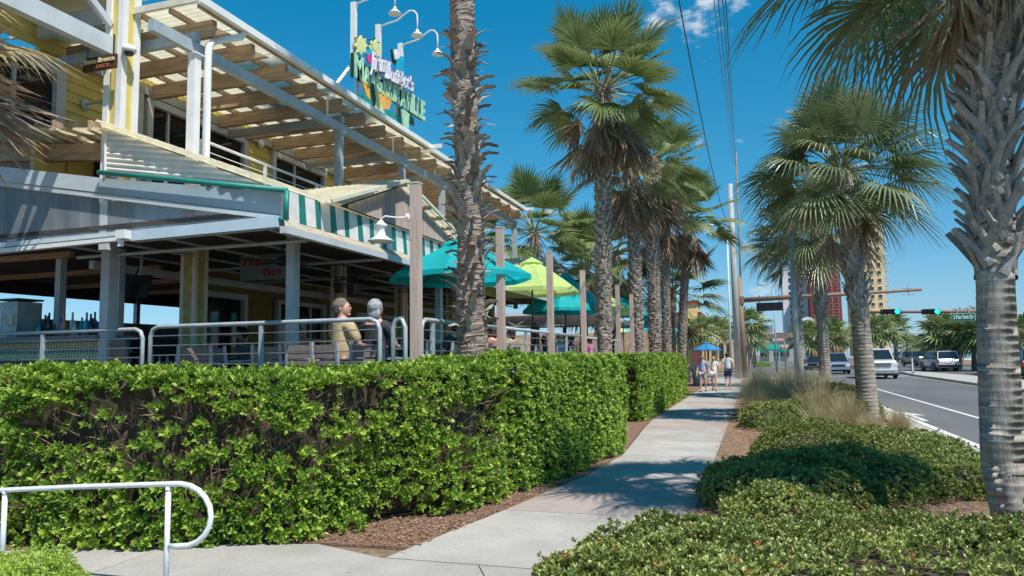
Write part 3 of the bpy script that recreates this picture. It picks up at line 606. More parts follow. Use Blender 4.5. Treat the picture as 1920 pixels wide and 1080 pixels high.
# balcony railing
mb = MB(); mb.tube([(-7.95, 8.9, 5.1), (-7.95, 9.0, 5.17), (-7.95, 9.25, 5.18), (-7.95, 26, 5.18)], .024, 8)
for z in (5.03, 4.9, 4.77, 4.64): mb.tube([(-7.95, 9.0, z), (-7.95, 26, z)], .007, 5)
y = 9.0
while y < 26: mb.box((-7.95, y, 4.65), (.05, .04, 1.05)); y += 1.6
bp('balcony_railing', mb, m_white)
mb = MB(); mb.box(((-7.8+XW)/2, 17.2, 4.12), (2.7, 18, .14)); bp('balcony_floor', mb, m_wood_y)
# --- corner tower with trims
TX0, TX1, TY0, TY1 = -8.90, -8.60, 8.12, 8.42
mb = MB(); mb.box(((TX0+TX1)/2, (TY0+TY1)/2, 6.7), (TX1-TX0-.03, TY1-TY0-.03, 5.2)); tw = bp('corner_column', mb, m_yellow)
for (x, y) in ((TX0, TY0), (TX1, TY0), (TX1, TY1), (TX0, TY1)):
    mb = MB(); mb.box((x+(.035 if x == TX0 else -.035), y+(.035 if y == TY0 else -.035), 6.7), (.10, .10, 5.22)); part('corner_board', mb, m_white, tw, True)
# porch beam, brace, soffit and second column to the left
mb = MB(); mb.beam((-8.82, 8.1, 6.42), (-8.82, 2.5, 6.42), .14, .26); bp('porch_beam', mb, m_trimgrey)
mb = MB(); mb.beam((-8.82, 8.1, 6.75), (-8.82, 6.6, 7.75), .07, .10); mb.beam((-8.82, 8.1, 7.55), (-8.82, 5.5, 7.6), .07, .10); mb.beam((-8.82, 6.5, 6.5), (-8.82, 7.6, 7.6), .07, .1); bp('porch_brace', mb, m_trimgrey)
mb = MB(); mb.box((-9.75, 5.5, 7.45), (1.9, 6.5, .04)); bp('porch_soffit', mb, m_offwhite)
mb = MB(); mb.beam((-10.4, 8.25, 7.0), (-8.9, 8.25, 7.0), .1, .3); bp('porch_cross_beam', mb, m_trimgrey); mb = MB(); mb.beam((-10.4, 7.2, 7.0), (-8.9, 7.2, 7.35), .06, .1); bp('porch_cross_beam', mb, m_trimgrey)
mb = MB(); mb.box((-8.9, 5.4, 6.7), (.3, .3, 5.2)); bp('corner_column', mb, m_white)
mb = MB(); mb.box((XW+.03, 6.42, 5.6), (.12, .5, 2.6)); bp('wall_trim', mb, m_white)
# --- near lean-to: rake sheet, corrugated gable infill, teal gutter, blue-grey fascia
hx, hz = -9.05, on_y(205, 243, YF).z
A = Vector((hx+.35, YF, hz)); Bp = Vector((XE, YF, 3.98)); A0 = on_y(201, 325, YF); 
mb = MB(); a0, a1 = on_y(200, 243, YF), on_y(199, 328, YF); b1 = on_y(534, 360, YF)
# corrugated infill made of long horizontal ribs clipped to the triangle
k = 9
for i in range(k*6):
    t0, t1 = i/(k*6), (i+1)/(k*6)
    def ln(t): 
        l_ = a0.lerp(a1, t); r_ = a0.lerp(b1, max(t, .02)) if False else Vector((a0.x+(b1.x-a0.x)*t, YF, a0.z+(b1.z-a0.z)*t)); return l_, r_
    l0, r0 = ln(t0); l1, r1 = ln(t1); d0, d1 = .014*math.sin(t0*k*2*math.pi), .014*math.sin(t1*k*2*math.pi)
    mb.quad(l0+Vector((0, d0, 0)), l1+Vector((0, d1, 0)), r1+Vector((0, d1, 0)), r0+Vector((0, d0, 0)))
bp('corrugated_gable', mb, m_sheet_w)
for i in range(7): 
    q = MB(); p = a0.lerp(b1, .12+.12*i)+Vector((-.05, -.02, -.10)); q.lathe(p, [(.001, -.004), (.012, 0), (.001, .008)], 6, 'Y'); bp('roof_screw', q, m_metal)
mb = MB(); mb.beam(a0+Vector((0, -.02, 0)), a1+Vector((0, -.02, 0)), .02, .03, up=(0, 1, 0)); bp('corner_flashing', mb, m_white)
# roof sheets of the lean-to, seen as a wavy edge
rp0 = a0+Vector((.25, -.12, .10)); rp1 = b1+Vector((.06, -.12, .05))
for i, (y0, y1) in enumerate(((YF-.12, 10.3), (10.3, 12.6), (12.6, 15), (15, 18), (18, 21.5))):
    zz = rp0.z; mb = MB()
    mb.sheet((rp0.x-.35, y0, rp0.z+.0), (rp1.x, y0, rp1.z), (rp1.x, y1, rp1.z), (rp0.x-.35, y1, rp0.z+.0), 15, .045)
    bp('lean_to_sheet', mb, m_sheet, True)
gl, gr_ = on_y(184, 323, YF-.1), on_y(538, 357, YF-.1)
mb = MB(); mb.tube([gl, gr_], .035, 8); p2 = on_y(536, 412, YF-.1); p3 = on_y(519, 410, YF-.1); mb.tube([gr_, p2], .035, 8); mb.tube([p2, p3], .03, 8); bp('teal_gutter', mb, m_teal, True)
f0, f1, f2, f3 = on_y(-30, 309, YF), on_y(531, 361, YF), on_y(531, 404, YF), on_y(-30, 336, YF)
fm = on_y(190, 334, YF); fn = on_y(184, 361, YF)
mb = MB(); mb.extr([fm, f1, f2, fn], (0, .09, 0)); bp('rake_fascia', mb, m_fascia)
m_fascia2 = mat('pale_sunlit_fascia', (.50, .56, .60), .45, var=.04)  # lighter copy of the fascia: sunlight on the left stretch put into the colour
mb = MB(); e = Vector((0, -.03, 0)); mb.extr([f0+e, fm+e, fn+e, f3+e], (0, .09, 0)); bp('rake_fascia', mb, m_fascia2)
def strip(name, pts_px, Y, d, mt): mb = MB(); mb.extr([on_y(px, py, Y) for px, py in pts_px], (0, d, 0)); return bp(name, mb, mt)
strip('awning_track', [(-30, 336), (531, 405), (531, 413), (-30, 345)], YF-.02, .1, m_trimgrey)
# small timber roof edge at the left over the bar: beam and joist ends with sheet on top
strip('timber_beam', [(-20, 272), (197, 268), (197, 300), (-20, 302)], YF+.5, .12, m_wood)
for i in range(7):
    p = on_y(2+i*33, 246+0*i, YF+.2); mb = MB(); mb.beam(p+Vector((0, -.3, .0)), p+Vector((-.35, 1.2, .0)), .05, .16); bp('joist', mb, m_wood_y)
for i in range(5):
    p0 = on_y(-30+i*46, 241, YF-.1); p1 = on_y(16+i*46, 241, YF-.1); mb = MB(); mb.sheet(p0, p1, p1+Vector((0, 2.2, .05)), p0+Vector((0, 2.2, .05)), 7, .02); bp('small_roof_sheet', mb, m_sheet, True)
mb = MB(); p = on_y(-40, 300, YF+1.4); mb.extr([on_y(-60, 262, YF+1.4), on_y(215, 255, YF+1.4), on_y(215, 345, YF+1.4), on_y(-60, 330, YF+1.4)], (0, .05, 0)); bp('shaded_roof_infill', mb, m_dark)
# horizontal awning cassette and arm, left of the corner
strip('awning_cassette', [(232, 434), (520, 404), (520, 425), (240, 452)], YF-.14, .16, mat('pale_blue_cassette', (.50, .60, .68), .35, var=.03))
strip('awning_cassette', [(-30, 458), (218, 434), (218, 441), (-30, 467)], YF-.16, .12, m_fascia2)
strip('awning_front_bar', [(-30, 469), (230, 443), (230, 450), (-30, 477)], YF-.22, .1, m_white)
mb = MB(); p = on_y(231, 440, YF-.24); mb.box(p, (.16, .12, .12)); mb.box(p+Vector((-.04, 0, -.1)), (.05, .06, .12)); bp('awning_bracket', mb, m_white)
# clear vinyl panes above the cassette and their post
def pane(px, Y=YF+.06): mb = MB(); mb.extr([on_y(a, b, Y) for a, b in px], (0, .008, 0)); return bp('vinyl_pane', mb, m_vinyl)
pane([(-30, 345), (188, 372), (188, 437), (-30, 458)]); pane([(202, 374), (528, 412), (232, 440), (202, 437)])
q0, q1 = on_y(187, 372, YF+.05), on_y(201, 372, YF+.05)
mb = MB(); mb.box(((q0.x+q1.x)/2, YF+.1, 3.9), (q1.x-q0.x, .08, 1.0)); bp('vinyl_frame_post', mb, m_trimgrey)
# main square post behind the railing
pb_ = on_y(202, 600, 9.0); mb = MB(); mb.box((pb_.x, 9.0, 2.6), (.17, .17, 3.0)); bp('square_post', mb, m_trimgrey)
# --- street side: gutter beam, soffit and striped valance
mb = MB(); mb.box((-5.43, 16.35, 3.37), (.08, 17.5, .085)); bp('eave_gutter', mb, m_trimgrey)
mb = MB(); mb.add([(-5.41, 7.62, 3.42), (-5.41, 25.1, 3.42), (-5.70, 25.1, 3.60), (-5.70, 8.0, 3.60), (-5.41, 7.62, 3.40), (-5.41, 25.1, 3.40), (-5.70, 25.1, 3.58), (-5.70, 8.0, 3.58)], [(0, 1, 2, 3), (7, 6, 5, 4)]); bp('lower_awning_fabric', mb, mat('beige_awning_fabric', (.42, .36, .27), .8))
y = 8.06; i = 0
while y < 24.9:
    w = .235 if i % 2 == 0 else .145; mb = MB(); zb, zt = 3.575, 3.985; n = 3; Xv = XE+.045
    for k in range(n):
        u0, u1 = y+w*k/n, y+w*(k+1)/n; s0, s1 = .012*math.sin(u0*9), .012*math.sin(u1*9)
        mb.quad((Xv+s0, u0, zb), (Xv+s1, u1, zb), (Xv-.03, u1, zt), (Xv-.03, u0, zt))
    bp('valance_stripe', mb, m_cloth_white if i % 2 == 0 else m_cloth_teal); y += w; i += 1
mb = MB(); mb.box((XE-.03, 16.5, 3.80), (.03, 17.0, .36)); bp('valance_backing', mb, m_offwhite)
# --- street gables with bamboo screens
def gable(ya, yb, yt, zt, zb, n):
    X = XE+.10; mb = MB(); mb.add([(X-.05, ya, zb), (X-.05, yb, zb), (X-.05, yt, zt)], [(0, 1, 2)]); g = bp('gable_backing', mb, m_dark)
    for i in range(n):
        y = ya+(yb-ya)*(i+.5)/n; h = (y-ya)/(yt-ya) if y < yt else (yb-y)/(yb-yt); z1 = zb+(zt-zb)*h-.02
        if z1-zb > .04: mb = MB(); mb.tube([(X, y, zb), (X, y, z1)], .017, 5, False); bp('bamboo_cane', mb, mat('bamboo', (.36, .27, .23), .8, objrand=.6, col2=(.52, .42, .38)))
    over = .14
    for s, (p, q) in enumerate((((ya-.5, zb-.05), (yt, zt+.09)), ((yt, zt+.09), (yb+.5, zb-.02)))):
        mb = MB(); mb.sheet((X+over, p[0], p[1]), (X-3.2, p[0], p[1]), (X-3.2, q[0], q[1]), (X+over, q[0], q[1]), 28, .022); bp('gable_sheet', mb, m_sheet, True)
    for s in range(7):
        u = s/6.5; y = yt+(yb+.4-yt)*u; z = zt+.02+(zb-zt)*u*.98; mb = MB(); mb.box((X-.1, y, z-.0), (.45, .05, .07)); bp('gable_purlin', mb, m_wood)
    mb = MB(); mb.beam((X+over, ya-.5, zb-.04), (X+over, yt, zt+.08), .03, .05); mb.beam((X+over, yt, zt+.08), (X+over, yb+.5, zb-.02), .03, .05); bp('rake_edge', mb, m_offwhite)
gable(9.25, 13.9, 11.1, 4.70, 4.0, 80)
gable(18.6, 22.8, 20.6, 4.62, 4.0, 60)
# --- lower storey
mb = MB(); mb.box((XW-.13, 18.6, 2.55), (.1, 13.2, 2.9)); bp('lower_wall', mb, mat('shaded_yellow_paint', (.22, .17, .045), .7))  # yellow wall paint darkened, interior shade put into the colour
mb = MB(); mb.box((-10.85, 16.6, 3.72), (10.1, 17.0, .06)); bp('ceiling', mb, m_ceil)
mb = MB(); mb.box((-13.2, 25.5, 2.6), (5.4, .1, 3.2)); bp('end_wall', mb, mat('shaded_yellow_paint', (.22, .17, .045), .7))  # same darkened yellow, shade included in its colour
window(12.1, 13.3, 1.3, 3.1, trans=(2.35,), frame=.12); window(14.6, 16.4, 1.3, 3.1, mull=(15.0, 15.9), trans=(2.3,), frame=.1); window(18.2, 20.8, 1.6, 3.0, mull=(19.1, 20.0), frame=.1); window(22.2, 23.6, 1.3, 3.1, frame=.1)
mb = MB(); mb.beam((XW+.05, 9.4, 3.42), (XW+.05, 25, 3.42), .1, .14); bp('wall_beam', mb, m_trimgrey)
m_colm = mat('mustard_paint', (.46, .38, .12), .65)
for (x, y, w, a, b) in ((-9.0, 10.15, .30, m_offwhite, m_colm), (-8.0, 13.1, .22, m_yellow, m_colm), (-8.0, 15.9, .22, m_yellow, m_colm), (-8.0, 19, .22, m_yellow, m_colm), (-8.0, 22.2, .22, m_yellow, m_colm)):
    mb = MB(); mb.box((x, y, 2.43), (w-.03, w-.03, 2.55)); c = bp('column', mb, b)
    for s in (-1, 1):
        for t in (-1, 1): mb = MB(); mb.box((x+s*(w/2-.03), y+t*(w/2-.03), 2.43), (.07, .07, 2.56)); part('corner_board', mb, m_offwhite, c, True)
mb = MB(); mb.box((-6.35, 9.15, 2.4), (.14, .14, 2.55)); bp('steel_post', mb, m_steel)
mb = MB(); mb.box((-6.0, 13.6, 2.4), (.12, .12, 2.55)); bp('steel_post', mb, m_steel)
for x in (on_y(115, 500, 9.6).x, on_y(225, 500, 9.6).x): mb = MB(); mb.box((x, 9.6, 2.6), (.12, .12, 3)); bp('steel_post', mb, m_trimgrey)
# interior pipes and beams under the ceiling
mb = MB()
for k in range(5): mb.tube([(-6.2-.9*k, 8.4, 3.55), (-6.2-.9*k, 24.5, 3.55)], .022, 6)
for k in range(7): mb.tube([(-6.0, 9.0+2.2*k, 3.48), (-10.3, 9.0+2.2*k, 3.48)], .03, 6)
bp('ceiling_pipes', mb, m_steel)
# blinds and openings at the far side of the bar
for i in range(8):
    y = 9.0+2.3*i; mb = MB(); mb.box((-16, y+1.15, 4.05), (.04, 2.2, 1.3)); bp('roller_blind', mb, mat('dark_blind', (.085, .08, .075), .9, var=.1)); mb = MB(); mb.box((-16, y, 2.6), (.12, .12, 2.9)); bp('steel_post', mb, m_steel)
mb = MB(); mb.box((-16, 17.5, 2.0), (.1, 17.5, 1.72)); bp('low_wall', mb, m_trimgrey)
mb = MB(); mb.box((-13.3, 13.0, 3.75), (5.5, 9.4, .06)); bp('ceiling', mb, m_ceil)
for k in range(4): mb = MB(); mb.beam((-15.8, 9.5+2*k, 3.66), (-11, 9.5+2*k, 3.66), .09, .14); bp('timber_joist', mb, m_wood)
# --- things on the building
def gooseneck(name, label, P, dirv, group=None, mt=m_white, s=1.0):
    root = thing(name, label, 'wall lamp', P, 0, group); d = Vector(dirv).normalized()
    mb = MB(); mb.lathe((0, 0, 0), [(.06*s, -.01), (.06*s, .02), (.03*s, .03)], 10, 'X' if abs(d.x) > abs(d.y) else 'Y'); part('mounting_plate', mb, mt, root)
    mb = MB(); mb.tube([(0, 0, 0), d*.16*s, d*.34*s+Vector((0, 0, .03*s)), d*.40*s+Vector((0, 0, 0)), d*.41*s+Vector((0, 0, -.08*s))], .013*s, 7); part('arm', mb, mt, root, smooth=True)
    mb = MB(); mb.lathe(d*.41*s, [(.02*s, -.03*s), (.055*s, -.07*s), (.105*s, -.11*s), (.075*s, -.14*s), (.06*s, -.20*s), (.075*s, -.27*s), (.15*s, -.32*s), (.20*s, -.345*s), (.195*s, -.36*s), (.13*s, -.335*s), (.05*s, -.3*s)], 18); part('shade', mb, mt, root, smooth=True)
    return root
P = on_y(160, 195, 8.1+1.9); gooseneck('wall_lamp', 'small pale grey barn lamp on the yellow wall below the brown hanging sign', (XW-.0, on_x(160, 196, XW).y, on_x(160, 196, XW).z), (.6, 0, 0), s=1.5, mt=m_trimgrey)
P = on_x(600, 545, XW); gooseneck('wall_lamp', 'dim barn lamp on the lower wall above the glass doors', P, (1, 0, 0), s=1.3, mt=m_trimgrey)
root = thing('security_camera', 'white dome security camera on a corner column', 'security camera', (TX1+.02, TY0+.05, on_y(262, 88, TY0).z))
mb = MB(); mb.tube([(-.05, 0, .05), (.03, -.02, .06), (.08, -.03, .02)], .03, 8); part('arm', mb, m_white, root, smooth=True)
mb = MB(); mb.lathe((.09, -.03, 0), [(.02, .06), (.09, .05), (.10, 0), (.095, -.04)], 14); part('housing', mb, m_white, root, smooth=True)
mb = MB(); mb.lathe((.09, -.03, 0), [(.07, -.04), (.06, -.08), (.02, -.10)], 12); part('dome', mb, m_glass, root, smooth=True)
for (px, py, lab) in ((487, 271, 'small white round camera on the yellow upper wall between two windows'),):
    P = on_x(px, py, XW+.02); mb = MB(); mb.lathe((0, 0, 0), [(.09, 0), (.09, .05), (.05, .09)], 12, 'X'); single('wall_camera', mb, m_white, lab, 'security camera', loc=P, smooth=True)
# text helper: blender's own font turned into mesh
def text_mesh(s, size=1, ext=.01, xs=1.0, bold=.0, shear=0):
    c = bpy.data.curves.new('t', 'FONT'); c.body = s; c.size = size; c.extrude = ext; c.offset = bold; c.align_x = 'LEFT'; c.shear = shear; c.resolution_u = 3
    o = bpy.data.objects.new('t', c); COL.objects.link(o); dg = bpy.context.evaluated_depsgraph_get(); me = bpy.data.meshes.new_from_object(o.evaluated_get(dg))
    vs = [(v.co.x*xs, v.co.y, v.co.z) for v in me.vertices]; fs = [tuple(p.vertices) for p in me.polygons]; bpy.data.objects.remove(o); bpy.data.meshes.remove(me); return vs, fs
def text_part(name, s, parent, org, ux, uy, size, mt, ext=.01, xs=1.0, bold=0, shear=0, fit=None):
    vs, fs = text_mesh(s, size, ext, xs, bold, shear); w = max(v[0] for v in vs) if vs else 1
    k = fit/w if fit else 1
    ux = Vector(ux).normalized(); uy = Vector(uy).normalized(); uz = ux.cross(uy); mb = MB(); mb.add([Vector(org)+ux*(v[0]*k)+uy*v[1]+uz*v[2] for v in vs], fs)
    return part(name, mb, mt, parent)
# hanging brown sign under the porch
a = on_y(158, 112, 7.95); b = on_y(219, 103, 7.95); dd = on_y(158, 137, 7.95)
sg = thing('hanging_sign', 'brown wooden hanging sign with cream lettering under the upper porch', 'sign', a)
w = b.x-a.x; hgt = a.z-dd.z; mb = MB(); mb.box((w/2, 0, -hgt/2), (w, .04, hgt)); part('board', mb, mat('dark_brown_board', (.085, .03, .02), .6), sg)
m_cream = mat('cream_lettering', (.75, .62, .38), .6)
text_part('lettering', 'Bama Breeze', sg, (.03, -.028, -hgt*.47), (1, 0, 0), (0, 0, 1), hgt*.50, m_cream, fit=w*.92, bold=.002); text_part('lettering', 'DECK', sg, (w*.45, -.028, -hgt*.88), (1, 0, 0), (0, 0, 1), hgt*.34, mat('copper_lettering', (.42, .16, .08), .6), fit=w*.42)
for x in (.06, w-.06): mb = MB(); mb.tube([(x, 0, 0), (x, 0, .3)], .012, 6); part('hanger', mb, m_black, sg)
# painted interior sign
a = on_y(452, 480, 10.6); b = on_y(542, 474, 10.6); dd = on_y(452, 527, 10.6); w = b.x-a.x; hgt = a.z-dd.z
sg = thing('painted_sign', 'pale turquoise hand painted sign with red lettering hanging inside the bar', 'sign', a)
mb = MB(); mb.box((w/2, 0, -hgt/2), (w, .04, hgt)); part('board', mb, mat('turquoise_board', (.10, .17, .16), .7, col2=(.14, .14, .16), scale=2), sg)
m_rl = mat('red_lettering', (.25, .03, .025), .6); text_part('lettering', 'Pirate', sg, (w*.08, -.03, -hgt*.42), (1, 0, 0), (0, 0, 1), hgt*.4, m_rl, fit=w*.52, bold=.004); text_part('lettering', 'Port', sg, (w*.48, -.03, -hgt*.85), (1, 0, 0), (0, 0, 1), hgt*.42, m_rl, fit=w*.38, bold=.004)
# television
P = on_y(256, 538, 9.8); tv = thing('television', 'black flat television hanging tilted over the bar', 'television', P)
mb = MB(); mb.box((0, 0, 0), (.62, .05, .40), rot=Euler((R(-12), R(3), R(-8))).to_matrix()); part('screen', mb, m_black, tv)
mb = MB(); mb.tube([(0, .05, .1), (-.05, .15, .4), (-.3, .2, .15), (-.32, .2, -.1)], .015, 6); part('cable', mb, m_black, tv); mb = MB(); mb.tube([(0, .08, 0), (0, .1, 1.2)], .025, 6); part('bracket', mb, m_steel, tv)
# ceiling fans and heaters in the shade
def fan(label, P):
    r_ = thing('ceiling_fan', label, 'ceiling fan', P, random.random(), 'ceiling fans over the covered deck')
    mb = MB(); mb.tube([(0, 0, 0), (0, 0, -.3)], .015, 6); part('rod', mb, m_black, r_); mb = MB(); mb.lathe((0, 0, -.36), [(.04, .06), (.1, .03), (.1, -.04), (.04, -.07)], 10); part('motor', mb, m_black, r_)
    for k in range(5):
        a_ = k*1.2566; mb = MB(); mb.box((math.cos(a_)*.4, math.sin(a_)*.4, -.36), (.5, .13, .012), rz=a_); part('blade', mb, m_black, r_)
fan('black ceiling fan nearest the building corner', (-7.0, 9.8, 3.69)); fan('black ceiling fan left of the two seated guests', (-7.2, 12.3, 3.69)); fan('black ceiling fan behind the tall lamp post', (-7.2, 15.4, 3.69)); fan('farthest black ceiling fan near the yellow columns', (-7.2, 18.6, 3.69))
for k, (px, py, lab) in enumerate(((636, 540, 'dark hanging speaker left of a yellow column'), (660, 542, 'dark hanging speaker right of a yellow column'))):
    P = on_y(px, py, 12.9); mb = MB(); mb.add([(-.1, -.08, .1), (.1, -.08, .1), (.1, .08, .1), (-.1, .08, .1), (-.06, -.05, -.1), (.06, -.05, -.1), (.06, .05, -.1), (-.06, .05, -.1)], [(3, 2, 1, 0), (4, 5, 6, 7), (0, 1, 5, 4), (1, 2, 6, 5), (2, 3, 7, 6), (3, 0, 4, 7)]); single('speaker', mb, m_black, lab, 'speaker', loc=P)

# --- big roof sign
sx = -8.05; s0 = on_x(665, 128, sx); s1 = on_x(797, 208, sx)
SG = thing('rooftop_sign', 'tall rooftop sign with mint letters, script, palm cutouts and orange sunset', 'sign', (sx, s0.y, s0.z-.5))
Y0 = s0.y; org = Vector((sx, s0.y, s0.z-.5))
def SP(px, py, dx=0): return on_x(px, py, sx+dx)-org
m_mint = mat('mint_letter', (.42, .72, .50), .4); m_sgdark = mat('dark_green_backing', (.012, .05, .035), .5); m_lt = mat('yellow_green_cutout', (.72, .74, .30), .5, scale=1.2, col2=(.45, .62, .32))
m_orange = mat('orange_sunset', (.80, .30, .06), .5, scale=1.2, col2=(.75, .50, .12)); m_sgteal = mat('teal_water_cutout', (.02, .30, .27), .5); m_script = mat('white_script', (.80, .80, .84), .4); m_purp = mat('violet_outline', (.22, .14, .42), .5); m_pink = mat('magenta_panel', (.60, .04, .25), .5); m_birdb = mat('bright_blue_panel', (.01, .42, .62), .5)
def plate(name, px, mt, d=.06, dx=0): mb = MB(); mb.extr([SP(a, b, dx) for a, b in px], (-d, 0, 0)); return part(name, mb, mt, SG)
#plate('backing_board', [(661, 93), (676, 104), (690, 122), (800, 186), (800, 228), (690, 166), (661, 146)], m_sgdark, .08, -.12)
# letters stand between slanted top and bottom lines
word = 'MARGARITAVILLE'; tl0, tl1 = Vector((664, 96)), Vector((797, 186)); bl0, bl1 = Vector((664, 142)), Vector((797, 228))
wd = [2.0, 1.35, 1.3, 1.35, 1.35, 1.25, .75, 1.2, 1.35, 1.25, .75, 1.15, 1.15, 1.15]; tot = sum(wd); ya, yb = SP(664, 130).y, SP(797, 200).y; acc_ = 0
for ch, wq in zip(word, wd):
    u0 = acc_/tot; u1 = (acc_+wq)/tot; acc_ += wq
    vs, fs = text_mesh(ch, 1.0, .0, 1, .028); x0 = min(v[0] for v in vs); x1 = max(v[0] for v in vs); y0_ = min(v[1] for v in vs); y1_ = max(v[1] for v in vs)
    big = ch == 'M'
    for lay, dx, mt_ in ((0, -.05, m_sgdark), (1, .02, m_mint)):
        mb = MB(); nv_ = []
        for v in vs:
            t = (v[0]-x0)/(x1-x0); yy = ya+(yb-ya)*(u0+(u1-u0)*(.06+.86*t)); un = (yy-ya)/(yb-ya); vv = (v[1]-y0_)/(y1_-y0_)
            # convert to picture line heights through true depth
            zt_ = SP(664, 98).z*(1-un)+SP(797, 187).z*un; zb_ = SP(664, 143).z*(1-un)+SP(797, 227).z*un
            if not big: zt_ -= (zt_-zb_)*.12
            nv_.append((dx+.0, yy-.03*(1-lay), zb_+(zt_-zb_)*vv))
        k = len(nv_); mb.add(nv_+[(p[0]-.04, p[1], p[2]) for p in nv_], fs+[tuple(k+i for i in reversed(f)) for f in fs]); ed = {}
        for f in fs:
            for i in range(len(f)): e_ = (f[i], f[(i+1) % len(f)]); ed[e_] = 1
        for (i, j) in ed:
            if (j, i) not in ed: mb.f.append((j, i, k+i, k+j)); mb.m.append(0)
        part('letter' if lay else 'letter_shadow', mb, mt_, SG)
star = lambda cx, cy, rx, ry, n, s: [(cx+rx*(1 if i % 2 == 0 else s)*math.cos(2*math.pi*i/(2*n)), cy+ry*(1 if i % 2 == 0 else s)*math.sin(2*math.pi*i/(2*n))) for i in range(2*n)]
plate('palm_cutout_shadow', star(676, 84, 12, 20, 8, .62), m_sgdark, .05, -.06); plate('palm_cutout', star(678, 85, 12, 19, 8, .68), m_lt, .05, .04)
plate('palm_cutout_shadow', star(702, 92, 13, 22, 9, .65), m_sgdark, .05, -.06); plate('palm_cutout', star(704, 93, 13, 20, 9, .7), m_lt, .05, .04)
plate('sunset_panel', [(678, 148), (700, 160), (727, 172), (735, 188), (730, 205), (716, 204), (700, 194), (688, 180)], m_orange, .05, .0)
plate('trunk_strip', [(702, 158), (708, 160), (712, 190), (722, 212), (714, 214), (704, 206), (706, 185)], m_lt, .06, .05); plate('trunk_shadow', [(694, 154), (702, 158), (706, 185), (704, 206), (699, 200)], m_sgdark, .06, .03)
plate('water_panel', [(665, 178), (684, 176), (700, 192), (700, 206), (682, 196)], m_sgteal, .05, .02); plate('water_panel', [(722, 205), (738, 212), (753, 222), (753, 235), (738, 228), (722, 218)], m_sgteal, .05, .02)
plate('stem_panel', [(754, 204), (760, 207), (768, 214), (766, 256), (758, 254)], m_mint, .06, .04); plate('stem_shadow', [(750, 200), (756, 204), (757, 252), (752, 250)], m_sgdark, .06, .0); plate('leaf_shadow', [(766, 210), (776, 222), (777, 236), (770, 232)], m_sgdark, .05, .0)
plate('pink_panel', [(708, 122), (730, 130), (734, 142), (712, 136)], m_pink, .03, .07); plate('pink_panel', [(688, 100), (696, 102), (696, 120), (690, 116)], m_pink, .03, .07); plate('blue_panel', [(688, 92), (697, 92), (697, 102), (688, 101)], m_birdb, .03, .07)
plate('blue_panel', [(744, 104), (756, 106), (757, 132), (750, 142), (744, 136)], m_birdb, .06, .05); plate('white_panel', [(738, 93), (744, 92), (751, 104), (748, 110), (741, 112)], m_script, .06, .06); plate('panel_shadow', [(735, 92), (739, 93), (741, 112), (744, 122), (738, 116)], m_sgdark, .05, .03)
for (txt, ax_, ay_, bx_, by_, hh) in (('Jimmy', 694, 128, 733, 138, .62), ('Buffett\'s', 722, 145, 776, 172, .50)):
    for lay, dx, mt_, bo in ((0, .08, m_purp, .05), (1, .13, m_script, .012)):
        vs, fs = text_mesh(txt, 1.0, .012, 1, bo, .25); x0 = min(v[0] for v in vs); x1 = max(v[0] for v in vs); A_, B_ = SP(ax_, ay_, dx), SP(bx_, by_, dx)
        mb = MB(); mb.add([(A_.x+v[2], A_.y+(B_.y-A_.y)*(v[0]-x0)/(x1-x0), A_.z+(B_.z-A_.z)*(v[0]-x0)/(x1-x0)+v[1]*hh) for v in vs], fs); part('script_lettering', mb, mt_, SG)
mb = MB(); 
for (px, pt, pb2) in ((669, 150, 215), (700, 160, 240), (743, 180, 262)):
    a, b = SP(px, pt, -.25), SP(px, pb2, -.25); mb = MB(); mb.tube([a, (a.x, a.y, b.z)], .045, 8); part('support_post', mb, m_white, SG)
a, b = SP(660, 120, -.3), SP(625, 165, -.3); mb = MB(); mb.tube([a, b], .04, 8); part('support_brace', mb, m_white, SG); a, b = SP(690, 190, -.3), SP(668, 212, -.3); mb = MB(); mb.tube([a, b], .04, 8); part('support_brace', mb, m_white, SG)
for i, (px, pt, pb2, hd) in enumerate(((663.5, 5, 130, (742, 28)), (709.5, 47, 150, (787, 68)), (751, 82, 170, (826, 104)))):
    a = on_x(px, pt, sx-.2); b = on_x(px, pb2, sx-.2)
    r_ = thing('sign_lamp', ['leftmost and tallest white gooseneck sign lamp on the roof', 'middle white gooseneck sign lamp behind the second palm cutout', 'rightmost white gooseneck sign lamp above the blue panel'][i], 'lamp', (a.x, a.y, b.z), 0, 'gooseneck lamps over the roof sign')
    mb = MB(); mb.box((0, 0, (a.z-b.z)/2), (.11, .11, a.z-b.z)); part('pole', mb, m_white, r_)
    z = a.z-b.z; mb = MB(); mb.tube([(0, 0, z-.05), (.27, 0, z), (.5, 0, z+.03), (.68, 0, z+.14), (.82, 0, z+.22), (.94, 0, z+.2), (1.02, 0, z+.1), (1.03, 0, z-.05), (1.03, 0, z-.30)], .02, 8); part('arm', mb, m_white, r_, smooth=True)
    mb = MB(); mb.lathe((1.03, 0, z-.36), [(.03, .08), (.04, .03), (.08, 0), (.15, -.07), (.14, -.08), (.07, -.02)], 14); h_ = part('lamp_shade', mb, m_white, r_, smooth=True)

